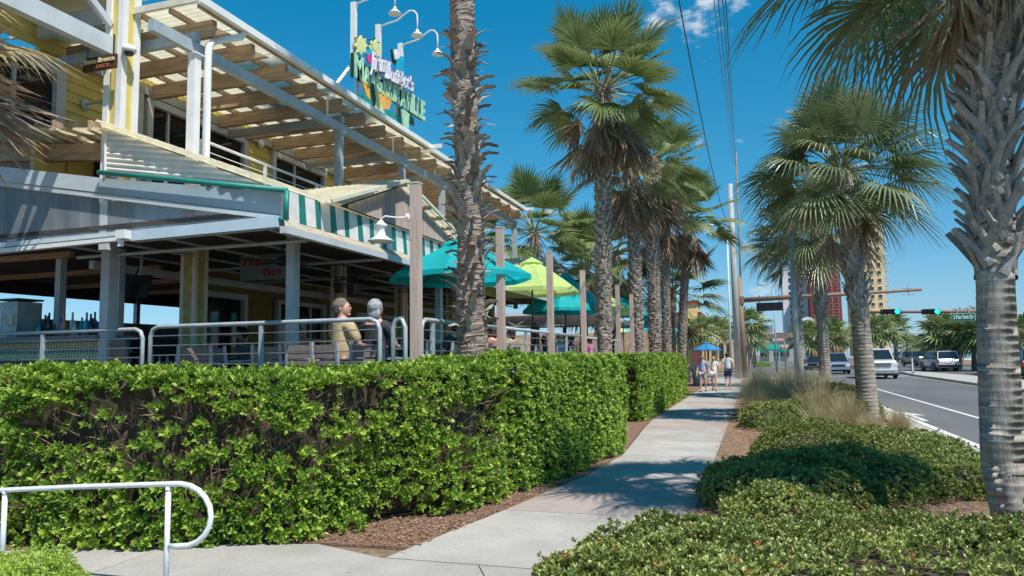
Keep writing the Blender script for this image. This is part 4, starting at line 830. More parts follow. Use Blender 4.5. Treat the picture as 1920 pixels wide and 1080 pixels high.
# ================================================================== RAILINGS AND DECK POSTS
def rail(label, pts, ztop, zbot, posts, loop0=False, loop1=False, group='grey tube railings round the deck'):
    """pts: straight run a->b on plan"""
    a, b = Vector((pts[0][0], pts[0][1], 0)), Vector((pts[1][0], pts[1][1], 0)); d = (b-a); Ln = d.length; d.normalize(); c = (a+b)/2
    root = thing('deck_railing', label, 'railing', (c.x, c.y, zbot), 0, group); O = a-Vector((c.x, c.y, zbot)); O = a-c
    h = ztop-zbot; mb = MB(); r_ = .13; p = []
    if loop0: p += [O+Vector((0, 0, 0)), O+Vector((0, 0, h-r_)), O+d*r_*.3+Vector((0, 0, h-r_*.3)), O+d*r_+Vector((0, 0, h))]
    else: p += [O+Vector((0, 0, h))]
    E_ = O+d*Ln
    if loop1: p += [E_-d*r_+Vector((0, 0, h)), E_-d*r_*.3+Vector((0, 0, h-r_*.3)), E_+Vector((0, 0, h-r_)), E_]
    else: p += [E_+Vector((0, 0, h))]
    mb.tube(p, .03, 10); part('top_rail', mb, m_steel, root, smooth=True)
    for k in range(5):
        z = h-.13-.135*k; mb = MB(); mb.tube([O+d*.03+Vector((0, 0, z)), E_-d*.03+Vector((0, 0, z))], .0075, 5); part('cable', mb, m_metal, root)
    for s_ in posts: mb = MB(); mb.box(O+d*s_+Vector((0, 0, h/2-.02)), (.05, .045, h-.03)); part('railing_post', mb, m_steel, root)
    return root
xa = on_y(283, 615, 8.3).x; xb = on_y(712, 600, 8.3).x; xc = on_y(268, 618, 8.3).x; xp = on_y(490, 620, 8.3).x
rail('grey tube railing in front of the seated couple, facing the cross path', ((xa, 8.3), (xb, 8.3)), 2.275, 1.15, (xp-xa,), True, True)
rail('grey tube railing in front of the bar counter at the left', ((-13, 8.3), (xc, 8.3)), 2.25, 1.15, (on_y(80, 650, 8.3).x+13,), False, True)
rail('short narrow grey railing hoop just left of the nearest cedar post', ((on_y(737, 600, 8.3).x, 8.3), (-4.12, 8.3)), 2.29, 1.15, (), True, True)
rail('grey railing on the street side between the nearest cedar post and the shaggy palm', ((-4.05, 8.62), (-4.05, 11.5)), 2.27, 1.15, (.35, 1.6), True, False)
rail('grey railing on the street side behind the two next cedar posts', ((-4.05, 11.8), (-4.05, 17.8)), 2.27, 1.15, (1.4, 3.0, 4.5), False, False)
rail('grey railing far along the street side with a rounded end by the palms', ((-4.05, 18.1), (-4.05, 23.6)), 2.25, 1.15, (1.5, 3, 4.4), False, True)
for i, (px, y, zt) in enumerate(((780, 8.37, 3.98), (937, 11.63, 3.95), (1030, 14.8, 3.94), (1092, 17.93, 3.9), (1157, 22.85, 3.98), (1182, 25.6, 3.9))):
    mb = MB(); mb.box((0, 0, (zt)/2), (.118, .118, zt)); r_ = thing('cedar_post', ['nearest square pinkish cedar post carrying the white gooseneck lamp', 'second square cedar post standing right of the shaggy palm', 'third square cedar post between green and teal umbrellas', 'fourth square cedar post left of the tall palm', 'fifth square cedar post right of the tall palm', 'thin looking farthest cedar post beside the leaning palm'][i], 'post', (-4.0, y, 0), 0, 'cedar posts along the deck edge')
    part('shaft', mb, m_post, r_); mb = MB(); mb.box((0, 0, zt+.008), (.13, .13, .015)); part('cap', mb, m_offwhite, r_)
lp = on_x(765, 404, -4.1); gooseneck('post_lamp', 'white gooseneck barn lamp hung on the nearest cedar post', (-4.09, 8.32, lp.z-.03), (-1, -.25, 0), s=.84)

# white handrail by the path
m_wr = mat('glossy_white_enamel', (.80, .82, .86), .3, scale=9, col2=(.66, .68, .70), coat=.3)
YH = 4.62
def hp(px, py): return on_y(px, py, YH)
hr = thing('handrail', 'white painted tube handrail with a rounded P shaped end', 'handrail', (hp(315, 1078).x, YH, 0)); o_ = Vector((hp(315, 1078).x, YH, 0))
mb = MB(); P_ = [hp(-60, 926), hp(8, 919), hp(150, 912.5), hp(330, 907)]
cx, cz_, = hp(338, 966).x, hp(338, 966).z; rr = (hp(338, 907).z-hp(338, 1024).z)/2; cz_ = (hp(338, 907).z+hp(338, 1024).z)/2
for k in range(0, 11): a = math.pi/2-math.pi*k/10; P_.append(Vector((cx+(hp(396, 960).x-cx)*math.cos(a), YH, cz_+rr*math.sin(a))))
P_.append(hp(318, 1024)); mb.tube([p-o_ for p in P_], .0205, 12); part('rail', mb, m_wr, hr, smooth=True)
for px in (316, 10): q = hp(px, 912 if px > 100 else 920); mb = MB(); mb.tube([q-o_, Vector((q.x, YH, 0))-o_], .0205, 12); part('upright', mb, m_wr, hr, smooth=True); mb = MB(); mb.lathe((q.x-o_.x, 0, q.z-.03), [(.0215, -.006), (.0235, 0), (.0215, .006)], 12); mb.lathe((q.x-o_.x, 0, .02), [(.07, 0), (.07, .01), (.024, .014)], 12); part('collar', mb, m_metal, hr)

# ================================================================== PALMS
def fan_mesh(name, n, rad, pet, droop, fold, mts, spread=2.25, hang=0.0, seed=0, wf=.036):
    """costapalmate leaf: stalk along +X, world-down drop given in local frame by angle `hang`"""
    r = random.Random(seed); mb = MB(); dn = Vector((-math.sin(hang), 0, -math.cos(hang)))   # gravity in local frame
    mb.cm = 1; p1 = Vector((pet*.5, 0, 0))+dn*pet*.03; p2 = Vector((pet, 0, 0))+dn*pet*.10
    mb.tube([(0, 0, 0), p1, p2, p2+Vector((rad*.22, 0, 0))+dn*rad*.06], [.022, .014, .011, .005], 4, False); mb.cm = 0
    for i in range(n):
        t = (i+.5)/n*2-1; a = t*spread*.5*1.9; ln = rad*(1-.30*abs(t)**1.6)*r.uniform(.88, 1.08)
        base = p2+Vector((rad*.20*(1-abs(t)), 0, 0)); d = Vector((math.cos(a), math.sin(a), fold*abs(t)+r.uniform(-.05, .05))).normalized(); sd_ = Vector((-math.sin(a), math.cos(a), 0)); up = d.cross(sd_)
        w = rad*wf*34/n*1.25; st = (0, .42, .68, .86, 1.0); ws = (.35, 1.0, .70, .34, .04); pr = []
        for s_, ww in zip(st, ws):
            c = base+d*ln*s_*(1-.12*droop*s_)+dn*(droop*ln*max(0, s_-.25)**1.9*.95*r.uniform(.8, 1.2)); pr.append((c-sd_*w*ww*.5+up*w*ww*.28, c, c+sd_*w*ww*.5+up*w*ww*.28))
        for k in range(4): (a0, b0, c0), (a1, b1, c1) = pr[k], pr[k+1]; mb.add([a0, b0, c0, a1, b1, c1], [(0, 1, 4, 3), (1, 2, 5, 4)])
    return mesh(name, mb, mts)
def dead_mesh(name, n, rad, pet, mts, seed=0):
    r = random.Random(seed); mb = MB(); mb.cm = 1; p2 = Vector((pet, 0, 0)); mb.tube([(0, 0, 0), p2*.5+Vector((0, 0, .03)), p2], [.016, .012, .008], 4, False); mb.cm = 0
    for i in range(n):
        t = (i+.5)/n*2-1; a = t*.55+r.uniform(-.1, .1); ln = rad*r.uniform(.65, 1.1); d = Vector((math.cos(a), math.sin(a), r.uniform(-.22, .22))).normalized(); sd_ = Vector((-math.sin(a), math.cos(a), r.uniform(-.5, .5))); w = rad*.045; pr = []; k1 = r.uniform(-.12, .12)
        for s_, ww in ((0, .4), (.4, 1), (.75, .6), (1, .05)): c = p2+d*ln*s_+Vector((0, k1*s_*s_, r.uniform(-.02, .02))); pr.append((c-sd_*w*ww*.5, c+sd_*w*ww*.5))
        for k in range(3): mb.add([pr[k][0], pr[k][1], pr[k+1][1], pr[k+1][0]], [(0, 1, 2, 3)])
    return mesh(name, mb, mts)
SAB = {k: [fan_mesh('frond', 34, 1.0, 1.0, dr, .28, [m_frondg, m_petiole], hang=hg, seed=i+k) for i in range(2)] for k, dr, hg in ((0, .55, R(60)), (1, .8, R(20)), (2, .85, R(-20)), (3, .7, R(-55)))}
WAS = {k: [fan_mesh('frond', 32, .80, .95, dr, .30, [m_frond, m_petiole], spread=1.85, hang=hg, seed=i+k+9, wf=.050) for i in range(2)] for k, dr, hg in ((0, .25, R(60)), (1, .38, R(20)), (2, .5, R(-20)), (3, .5, R(-55)))}
m_frondb = mat('browning_frond', (.30, .24, .08), .6, scale=2.0, col2=(.42, .33, .22), objrand=.5, trans=.2)
BRN = {k: [fan_mesh('frond', 30, 1.0, .9, dr, .28, [m_frondb, m_petiole], hang=hg, seed=i+k+40) for i in range(2)] for k, dr, hg in ((1, .8, R(20)), (2, .85, R(-20)), (3, .7, R(-55)))}
DED = [dead_mesh('dead_frond', 26, .95, .75, [m_frondd, m_frondd], seed=i) for i in range(3)]
def boot_mesh(name, L_, w, t, curve, mt, split=.0):
    mb = MB(); pr = []
    for k, (s_, ww) in enumerate(((0, 1.35), (.3, 1.0), (.65, .72), (1.0, .55))):
        c = Vector((s_*L_*math.sin(curve*(.35+.65*s_))*1.0, 0, s_*L_*math.cos(curve*(.35+.65*s_)))); w2 = w*ww/2; t2 = t*(1-.45*s_)
        pr.append([c+Vector((t2*.5, -w2*.75, 0)), c+Vector((t2, 0, 0)), c+Vector((t2*.5, w2*.75, 0)), c+Vector((-t2*.3, w2, 0)), c+Vector((-t2*.3, -w2, 0))])
    for k in range(3):
        mb.add(pr[k]+pr[k+1], [(i, (i+1) % 5, 5+(i+1) % 5, 5+i) for i in range(5)])
    mb.add(pr[3], [(0, 1, 2, 3, 4)]); return mesh(name, mb, mt)
def trunk(root, pts, rad, ring=.09, mt=m_trunk, n=20, amp=.05, rough=.0):
    """pts in local coordinates"""
    pts = [Vector(p) for p in pts]; cum = [0]
    for a, b in zip(pts, pts[1:]): cum.append(cum[-1]+(b-a).length)
    T = cum[-1]; P_ = []; R_ = []; s = 0; k = 0
    def at(s_):
        s_ = min(s_, T-1e-6)
        for i in range(len(cum)-1):
            if s_ <= cum[i+1]: u = (s_-cum[i])/(cum[i+1]-cum[i]); return pts[i].lerp(pts[i+1], u), rad[i]+(rad[i+1]-rad[i])*u
        return pts[-1], rad[-1]
    while s < T:
        p, r_ = at(s); j = random.uniform(-.008, .008); P_ += [p, p+Vector((0, 0, ring*.7)), p+Vector((0, 0, ring*.82))]; R_ += [r_*(1-amp*.25+j), r_*(1+amp*.05+j), r_*(1+amp*.75+j)]; s += ring*random.uniform(.75, 1.3)
    mb = MB(); mb.tube(P_, R_, n); 
    if rough:
        nv = []
        for i, v in enumerate(mb.v): c = P_[min(i//n, len(P_)-1)]; d = Vector(v)-c; nv.append(tuple(c+d*(1+random.uniform(-rough, rough))))
        mb.v = nv
    part('trunk', mb, mt, root, smooth=not rough); return at, T
def place(me, name, root, loc, az, el, scale, roll=0, mat_override=None):
    o = link(name, me, root, loc); o.rotation_mode = 'XYZ'
    M = Matrix.Rotation(az, 3, 'Z') @ Matrix.Rotation(-el, 3, 'Y') @ Matrix.Rotation(roll, 3, 'X'); o.rotation_euler = M.to_euler(); o.scale = (scale,)*3; return o
def crown(root, c, size, n, kinds, lo, hi, dead=0, seed=1, clear=None):
    r = random.Random(seed)
    for i in range(n):
        az = i*2.39996+r.uniform(-.25, .25); u = (i+.5)/n; el = lo+(hi-lo)*u+r.uniform(-.12, .12)
        if clear is not None and math.cos(az-clear) > .35: el = max(el, R(15)+el*.4)
        k = 0 if el > R(42) else (1 if el > R(2) else (2 if el > R(-38) else 3))
        place(r.choice(kinds[k]), 'frond', root, Vector(c)+Vector((math.cos(az)*.10, math.sin(az)*.10, -.25*(1-u))), az, el, size*r.uniform(.85, 1.12), r.uniform(-.5, .5))
    for i in range(dead):
        az = i*2.39996+r.uniform(-.3, .3); el = R(-78)+r.uniform(-.06, .45)*(.4+r.random()*.8); place(r.choice(DED), 'dead_frond', root, Vector(c)+Vector((math.cos(az)*.17, math.sin(az)*.17, -.2-.7*r.random())), az, el, size*r.uniform(.75, 1.1), r.uniform(-1.5, 1.5))
def ring_mat():
    M = bpy.data.materials.new('ringed_palm_bark'); M.use_nodes = True; t = M.node_tree; b = t.nodes['Principled BSDF']; n = t.nodes.new; l = t.links.new
    tcn = n('ShaderNodeTexCoord'); m1 = n('ShaderNodeMapping'); m1.inputs['Scale'].default_value = (34, 34, 5); l(tcn.outputs['Object'], m1.inputs[0]); n1 = n('ShaderNodeTexNoise'); n1.inputs['Scale'].default_value = 1.0; n1.inputs['Detail'].default_value = 8; n1.inputs['Roughness'].default_value = .7; l(m1.outputs[0], n1.inputs['Vector'])
    m2 = n('ShaderNodeMapping'); m2.inputs['Scale'].default_value = (3.0, 3.0, 16); l(tcn.outputs['Object'], m2.inputs[0]); n2 = n('ShaderNodeTexNoise'); n2.inputs['Scale'].default_value = 1.0; n2.inputs['Detail'].default_value = 5; l(m2.outputs[0], n2.inputs['Vector'])
    mx = n('ShaderNodeMix'); mx.data_type = 'RGBA'; mx.inputs[6].default_value = (.20, .165, .135, 1); mx.inputs[7].default_value = (.52, .46, .40, 1)
    wv = n('ShaderNodeTexWave'); wv.wave_type = 'BANDS'; wv.bands_direction = 'Z'; wv.wave_profile = 'SAW'; wv.inputs['Scale'].default_value = 3.6; wv.inputs['Distortion'].default_value = 2.2; wv.inputs['Detail'].default_value = 4; wv.inputs['Detail Scale'].default_value = 2.2; l(tcn.outputs['Object'], wv.inputs['Vector'])
    pw = n('ShaderNodeMath'); pw.operation = 'POWER'; pw.inputs[1].default_value = 5; l(wv.outputs['Fac'], pw.inputs[0]); w2 = n('ShaderNodeMath'); w2.operation = 'MULTIPLY'; w2.inputs[1].default_value = .17; l(pw.outputs[0], w2.inputs[0])
    ad = n('ShaderNodeMath'); ad.operation = 'MULTIPLY_ADD'; ad.inputs[1].default_value = .62; l(n1.outputs[0], ad.inputs[0]); sc = n('ShaderNodeMath'); sc.operation = 'MULTIPLY_ADD'; sc.inputs[1].default_value = .38; l(n2.outputs[0], sc.inputs[0]); l(w2.outputs[0], sc.inputs[2]); l(sc.outputs[0], ad.inputs[2])
    mr = n('ShaderNodeMapRange'); mr.inputs[1].default_value = .40; mr.inputs[2].default_value = .70; l(ad.outputs[0], mr.inputs[0]); l(mr.outputs[0], mx.inputs[0]); l(mx.outputs[2], b.inputs['Base Color']); b.inputs['Roughness'].default_value = .95
    bp = n('ShaderNodeBump'); bp.inputs['Strength'].default_value = 1.0; bp.inputs['Distance'].default_value = .012; l(ad.outputs[0], bp.inputs['Height']); l(bp.outputs[0], b.inputs['Normal']); return M
m_ring = ring_mat()
# --- near sabal palm at the right edge
n0 = on_ground(1884, 965, .22); NX, NY = n0.x+.12, n0.y+.05
def trunk_points(base, pix, Y=None, X=None):
    out_ = [Vector((0, 0, -.05))]
    for px, py in pix:
        # keep distance along the view constant with the base
        d = ray(px, py); k = (Vector(base)-CAM).xy.length/d.xy.length; out_.append(CAM+d*k-Vector(base))
    return out_
base = (NX, NY, 0)
near = thing('palm_tree', 'large near palm at the right edge, ringed trunk below crossed grey leaf bases', 'palm tree', base)
tp = trunk_points(base, [(1881, 870), (1876, 760), (1870, 640), (1866, 520), (1866, 440), (1861, 330), (1860, 200), (1864, 60), (1866, -60), (1868, -150)])
at, T = trunk(near, tp, [.20, .185, .178, .170, .160, .155, .155, .16, .165, .165, .16], ring=.07, n=36, amp=.010, mt=m_ring)
BT = [boot_mesh('leaf_base', .44, .105, .04, R(9), m_boot), boot_mesh('leaf_base', .38, .09, .04, R(22), m_boot), boot_mesh('leaf_base', .42, .095, .045, R(14), m_boot)]
r = random.Random(5); s = T*.41; i = 0
while s < T-.1:
    p, rr_ = at(s); az = i*2.39996*1.0+r.uniform(-.1, .1); side = 1 if i % 2 else -1
    o = link('leaf_base', r.choice(BT), near, p+Vector((math.cos(az)*rr_*.92, math.sin(az)*rr_*.92, 0)))
    M = Matrix.Rotation(az, 3, 'Z') @ Matrix.Rotation(side*R(r.uniform(28, 40)), 3, 'X') @ Matrix.Rotation(R(r.uniform(-4, 8)), 3, 'Y'); o.rotation_euler = M.to_euler(); o.scale = (r.uniform(.85, 1.15),)*3
    s += .0165; i += 1
crown(near, tp[-1]+Vector((0, 0, .5)), 1.16, 46, SAB, R(-60), R(70), dead=6, seed=3, clear=R(-30))
# --- second sabal, third, fourth on the right
def sabal(label, x, y, zc, size, n, seed, lean=0, trunk_r=.19, dead=4, boots=True, smooth_h=.5):
    t = thing('palm_tree', label, 'palm tree', (x, y, 0)); top = Vector((lean, 0, zc)); at, T = trunk(t, [(0, 0, -.05), (lean*.2, 0, zc*.4), top], [trunk_r*1.12, trunk_r*.95, trunk_r*1.0], ring=.09, n=18)
    if boots:
        r = random.Random(seed); s = T*smooth_h; i = 0; hh = BT
        while s < T-.05:
            p, rr_ = at(s); az = i*2.39996; side = 1 if i % 2 else -1; o = link('leaf_base', r.choice(BT), t, p+Vector((math.cos(az)*rr_*.9, math.sin(az)*rr_*.9, 0)))
            M = Matrix.Rotation(az, 3, 'Z') @ Matrix.Rotation(side*R(r.uniform(20, 34)), 3, 'X'); o.rotation_euler = M.to_euler(); o.scale = (r.uniform(.8, 1.0),)*3; s += .024; i += 1
    crown(t, top+Vector((0, 0, .2)), size, n, SAB, R(-42), R(78), dead=dead, seed=seed); return t
def crown_z(px, py, x, y):
    d = ray(px, py); return (CAM+d*(y/d.y)).z
B2 = (2.62, 20.3); sabal('second palm on the verge with a big round crown and grey trunk', B2[0], B2[1], crown_z(1580, 322, *B2), 1.25, 56, 21, lean=on_y(1578, 345, B2[1]).x-B2[0], trunk_r=.225, dead=6, smooth_h=.42)
B3 = (2.55, 31.0); sabal('third palm on the verge, thinner trunk left of the second', on_y(1547, 700, 31.0).x, 31.0, crown_z(1530, 430, 0, 31), 1.3, 46, 22, lean=on_y(1532, 455, 31).x-on_y(1547, 700, 31).x, trunk_r=.21, smooth_h=.45)
sabal('fourth palm on the verge, just behind the grey steel pole', on_y(1500, 700, 42).x, 42, crown_z(1488, 452, 0, 42), 1.4, 42, 23, lean=on_y(1488, 470, 42).x-on_y(1500, 700, 42).x, trunk_r=.2, smooth_h=.3)
# --- shaggy near palm on the left, trunk full of boots
SX, SY = -3.62, 9.75; b_ = on_x(884, 690, SX); base = (SX, b_.y, 0)
shag = thing('palm_tree', 'shaggy near palm trunk rising out of the hedge beside the deck railing', 'palm tree', base)
tp = trunk_points(base, [(888, 700), (886, 640), (882, 560), (882, 470), (880, 380), (876, 280), (870, 180), (868, 90), (866, 0), (866, -90), (866, -200), (866, -350), (866, -950)])
at, T = trunk(shag, tp, [.225, .215, .205, .19, .175, .17, .17, .17, .17, .175, .18, .18, .18, .18], ring=.07, n=24, amp=.05, mt=mat('grey_fibrous_trunk', (.42, .35, .30), .95, scale=7, col2=(.15, .10, .075), bump=1, bscale=28, stretch=(1, 1, 2.5)), rough=.05)
BW = [boot_mesh('leaf_base', .34, .13, .035, R(62), m_boot), boot_mesh('leaf_base', .27, .12, .035, R(75), m_boot_br), boot_mesh('leaf_base', .40, .12, .03, R(48), m_boot), boot_mesh('leaf_base', .24, .11, .03, R(85), m_boot)]
r = random.Random(15); s = .5; i = 0
while s < T-1.2 and i < 300:
    p, rr_ = at(s); az = i*2.39996+r.uniform(-.3, .3); hid = p.z < 2.35
    if not (p.z < 2.1) and not (2.15 < p.z < 2.75 and r.random() < .5):
        up_ = p.z > 4.4; o = link('leaf_base', r.choice(BW[:2]+BW[3:] if up_ else BW), shag, p+Vector((math.cos(az)*rr_*.86, math.sin(az)*rr_*.86, 0)))
        M = Matrix.Rotation(az, 3, 'Z') @ Matrix.Rotation(R(r.uniform(-28, 28)), 3, 'X') @ Matrix.Rotation(R(r.uniform(-28, 6)), 3, 'Y'); o.rotation_euler = M.to_euler(); o.scale = (r.uniform(.6, 1.12),)*3
    s += .0195; i += 1
crown(shag, tp[-1], 1.15, 26, WAS, R(-40), R(75), dead=14, seed=8)
mbt = MB(); rr0 = random.Random(3)
for k in range(420):
    z = rr0.uniform(1.7, 2.9) if k < 250 else rr0.uniform(2.8, 8); p, q = at(z+.05); a = rr0.uniform(0, 6.28); p = p+Vector((math.cos(a)*q, math.sin(a)*q, 0)); d = Vector((math.cos(a)*rr0.uniform(.2, 1), math.sin(a)*rr0.uniform(.2, 1), rr0.uniform(-.8, .6)))*rr0.uniform(.06, .15); w = Vector((-math.sin(a), math.cos(a), 0))*.006
    mbt.add([p-w, p+w, p+d], [(0, 1, 2)])
part('fibre', mbt, m_frondd, shag, stuff=True)
# --- washingtonia row
def wash(label, px, X, topx, topy, size, n, dead, seed, tr=.17, rough=.10, boots=0, mt=None, lo=-30):
    b = on_x(px, 660, X); base = Vector((X, b.y, 0)); t = thing('palm_tree', label, 'palm tree', base); tz = on_y(topx, topy, b.y); top = Vector((tz.x-X, 0, tz.z)); mid = Vector((top.x*.35, 0, top.z*.5))
    at, T = trunk(t, [(0, 0, -.05), (top.x*.1, 0, top.z*.2), mid, top], [tr*1.3, tr*1.05, tr, tr*1.15], ring=.10, n=14, mt=mt or mat('grey_fibrous_trunk', (.38, .33, .29), .95), rough=rough)
    if boots:
        r = random.Random(seed); hh = MB(); i = 0; s = T*(.25 if boots < 2 else .12); small = BW
        while s < T-.3:
            p, q = at(s); az = i*2.39996+r.uniform(-.2, .2); d = Vector((math.cos(az), math.sin(az), 0)); tg = Vector((-math.sin(az), math.cos(az), 0)); up = Vector((0, 0, 1)); L_ = r.uniform(.10, .2); w = r.uniform(.05, .08); c = p+d*q*.9; e = c+d*L_*.55+up*L_*.8+tg*r.uniform(-.04, .04)
            hh.add([c-tg*w, c+tg*w, e+tg*w*.5, e-tg*w*.5, c+d*.05-up*.02], [(0, 1, 2, 3), (0, 3, 4), (3, 2, 4), (2, 1, 4)]); s += .0225; i += 1
        part('leaf_bases', hh, m_boot if boots < 3 else m_boot_br, t, stuff=True)
    crown(t, top+Vector((0, 0, .1)), size, n, WAS, R(lo), R(80), dead=dead, seed=seed); return t
wash('tall palm in the middle with a brown skirt of dead fronds', 1132, -3.9, 1130, 165, 1.38, 42, 30, 31, tr=.20, boots=1)
wash('second tall palm of the row, crown just below the tallest one', 1197, -3.9, 1182, 300, 1.32, 32, 28, 32, tr=.20, boots=1)
wash('third palm of the row with crown touching its neighbour', 1228, -3.9, 1222, 315, 1.42, 32, 30, 33, tr=.24, boots=1)
wash('fourth palm of the row, behind and a little lower', 1250, -4.1, 1246, 385, 1.42, 28, 26, 34, tr=.2, boots=1)
wash('slim palm at the right end of the row, patterned trunk', 1277, -3.9, 1290, 410, 1.7, 30, 24, 35, tr=.21, boots=1)
wash('background palm between the terrace roof and the tall palm', 1003, -10.5, 1002, 432, 1.9, 30, 26, 36, tr=.22, lo=-35)
wash('lower background palm left of the tall trunk', 1092, -8.5, 1098, 500, 1.9, 26, 22, 37, tr=.2, lo=-35)
wash('background palm right of the tall trunk, mostly hidden', 1150, -8.0, 1155, 475, 1.9, 22, 26, 38, tr=.2, lo=-35)
wash('small feathery palm low behind the slim palm', 1262, -4.6, 1262, 545, 2.0, 22, 4, 39, tr=.15, lo=-20)
# fronds of a palm outside the left edge
lp_ = thing('palm_tree', 'drooping browning palm fronds reaching in at the top left corner', 'palm tree', (-8.1, 5.6, 0))
at, T = trunk(lp_, [(0, 0, 0), (0, 0, 5.45)], [.2, .19], ring=.09, n=14)
for i, (az, el, k) in enumerate(((12, -6, 2), (-12, 5, 1), (60, 10, 1), (100, 20, 1), (170, 10, 1), (-120, 10, 1), (140, -20, 2))):
    place(BRN[k][i % 2], 'frond', lp_, (0, 0, 5.45), R(az+10), R(el+10), 1.0, .3)
for i in range(6): place(DED[i % 3], 'dead_frond', lp_, (0.1, 0, 5.5), R(i*19-35), R(8-i*11), 1.15, i)
lp_.location = (on_y(-210, 90, 5.6).x, 5.6, on_y(-210, 90, 5.6).z-5.45)

# ================================================================== UMBRELLAS
m_uteal = mat('teal_umbrella_fabric', (.01, .60, .64), .65, var=.06, trans=.5); m_ugreen = mat('lime_umbrella_fabric', (.62, .80, .28), .7, var=.05, trans=.42); m_ublue = mat('blue_umbrella_fabric', (.04, .25, .50), .65, trans=.2)
m_pole = mat('dark_bronze', (.05, .045, .04), .5, metal=.3)
def umbrella(label, x, y, zr, za, rad, mt, z0=1.15, sides=8, rot=0.2, ribs=True, vent=True):
    r_ = thing('patio_umbrella', label, 'umbrella', (x, y, z0), 0, 'patio umbrellas on the terrace' if z0 > 1 else None); zr -= z0; za -= z0
    mb = MB(); n = sides; nr = 6; sub = 4; tot = n*sub; rows = []
    for j in range(nr+1):
        t = (.16+.84*j/nr); row = []
        for k in range(tot):
            a = 2*math.pi*k/tot+rot; ph = (k % sub)/sub; e = math.cos(math.pi/n)/math.cos((ph-.5)*2*math.pi/n) if True else 1; sag = math.sin(ph*math.pi)
            rr = rad*t*(e if True else 1); z = za-(za-zr)*(t**1.12)-sag*.07*t*(1-t*.2)+(.05*sag*(t > .95)); row.append((rr*math.cos(a), rr*math.sin(a), z))
        rows.append(row)
    for row in rows: mb.v += row
    for j in range(nr):
        for k in range(tot): k2 = (k+1) % tot; mb.f.append((j*tot+k, (j+1)*tot+k, (j+1)*tot+k2, j*tot+k2)); mb.m.append(0)
    b = len(mb.v)   # short hanging edge
    mb.v += [(x_*1.002, y_*1.002, z_-.09) for x_, y_, z_ in rows[-1]]
    for k in range(tot): k2 = (k+1) % tot; mb.f.append((nr*tot+k, b+k, b+k2, nr*tot+k2)); mb.m.append(0)
    part('canopy', mb, mt, r_, smooth=False)
    if vent: mb = MB(); mb.add([(0, 0, za+.06)]+[(rad*.24*math.cos(2*math.pi*k/16+rot), rad*.24*math.sin(2*math.pi*k/16+rot), za-(za-zr)*.15+.02-(.015 if k % 2 else 0)) for k in range(16)], [(0, k+1, (k+1) % 16+1) for k in range(16)]); part('vent_cap', mb, mt, r_)
    mb = MB(); mb.tube([(0, 0, 0), (0, 0, za-.05)], .024, 8); part('pole', mb, m_pole, r_)
    if ribs:
        for k in range(n): a = 2*math.pi*k/n+rot; mb = MB(); mb.tube([(0, 0, za-.1), (rad*.97*math.cos(a), rad*.97*math.sin(a), zr-.02)], .009, 4, False); part('rib', mb, m_pole, r_)
    return r_
def um_at(label, px, py_r, py_a, X, rad, mt, **k):
    c = on_x(px, py_r, X); za = on_y(px, py_a, c.y).z; return umbrella(label, X, c.y, c.z+.02, za, rad, mt, **k)
um_at('teal umbrella nearest the camera, behind the shaggy palm trunk', 862, 520, 450, -5.0, 1.30, m_uteal)
um_at('lime green umbrella beside the third cedar post', 998, 546, 486, -5.15, 1.20, m_ugreen, rot=.5)
um_at('teal umbrella with wavy edge left of the tall palm trunk', 1060, 582, 514, -5.15, 1.26, m_uteal, rot=.1)
um_at('lime umbrella partly hidden by the tall palm trunk', 1138, 588, 552, -6.4, 1.35, m_ugreen, rot=.3)
um_at('teal umbrella right of the tall palm trunk', 1168, 591, 560, -6.2, 1.35, m_uteal, rot=.2)
um_at('small looking teal umbrella between the palm trunks of the row', 1205, 612, 588, -6.3, 1.4, m_uteal, rot=.7)
um_at('farthest teal umbrella right of the row of trunks', 1240, 622, 600, -6.2, 1.4, m_uteal, rot=.4)
um_at('pale lime folded low umbrella behind the tall palm', 1150, 632, 600, -9.0, 1.3, m_ugreen, rot=.4, ribs=False)
c = on_ground(1325, 700); dY = 62.0
p0 = on_y(1299, 656, dY); p1 = on_y(1353, 656, dY); pa = on_y(1325, 642, dY)
umbrella('blue market umbrella over the sidewalk behind the walking couple', (p0.x+p1.x)/2, dY, p0.z, pa.z, (p1.x-p0.x)/2, m_ublue, z0=0, rot=.2)

# ================================================================== FURNITURE ON THE DECK
m_slat = mat('grey_brown_slat', (.26, .20, .17), .8, var=.1); m_slat2 = mat('dark_slat', (.07, .07, .075), .7, var=.1); m_chairf = mat('silver_chair_frame', (.50, .54, .57), .35, metal=.3)
def make_chair(label, slat):
    t = thing('patio_chair', label, 'chair', (0, 0, 0))
    for s in (-1, 1):
        mb = MB(); mb.beam((s*.24, -.22, 0), (s*.22, -.30, .86), .03, .045, up=(1, 0, 0)); part('rear_leg', mb, m_chairf, t); mb = MB(); mb.beam((s*.24, .22, 0), (s*.24, .22, .62), .03, .04, up=(1, 0, 0)); part('front_leg', mb, m_chairf, t)
        mb = MB(); mb.beam((s*.25, -.24, .62), (s*.25, .25, .64), .04, .02); part('armrest', mb, m_chairf, t)
    for k in range(4): mb = MB(); mb.box((0, -.263-.010*k*1.1, .50+.095*k), (.46, .018, .082)); part('back_slat', mb, slat, t)
    for k in range(5): mb = MB(); mb.box((0, -.2+.1*k, .43), (.46, .085, .018)); part('seat_slat', mb, slat, t)
    freeze(t); return t
def make_table(label):
    t = thing('patio_table', label, 'table', (0, 0, 0)); mb = MB(); mb.box((0, 0, .74), (.8, .8, .03)); part('tabletop', mb, m_slat2, t); mb = MB(); mb.tube([(0, 0, 0), (0, 0, .72)], .035, 8); part('pedestal', mb, m_chairf, t)
    mb = MB(); mb.box((0, 0, .015), (.6, .08, .03)); mb.box((0, 0, .0162), (.08, .6, .03)); part('foot', mb, m_chairf, t); freeze(t); return t
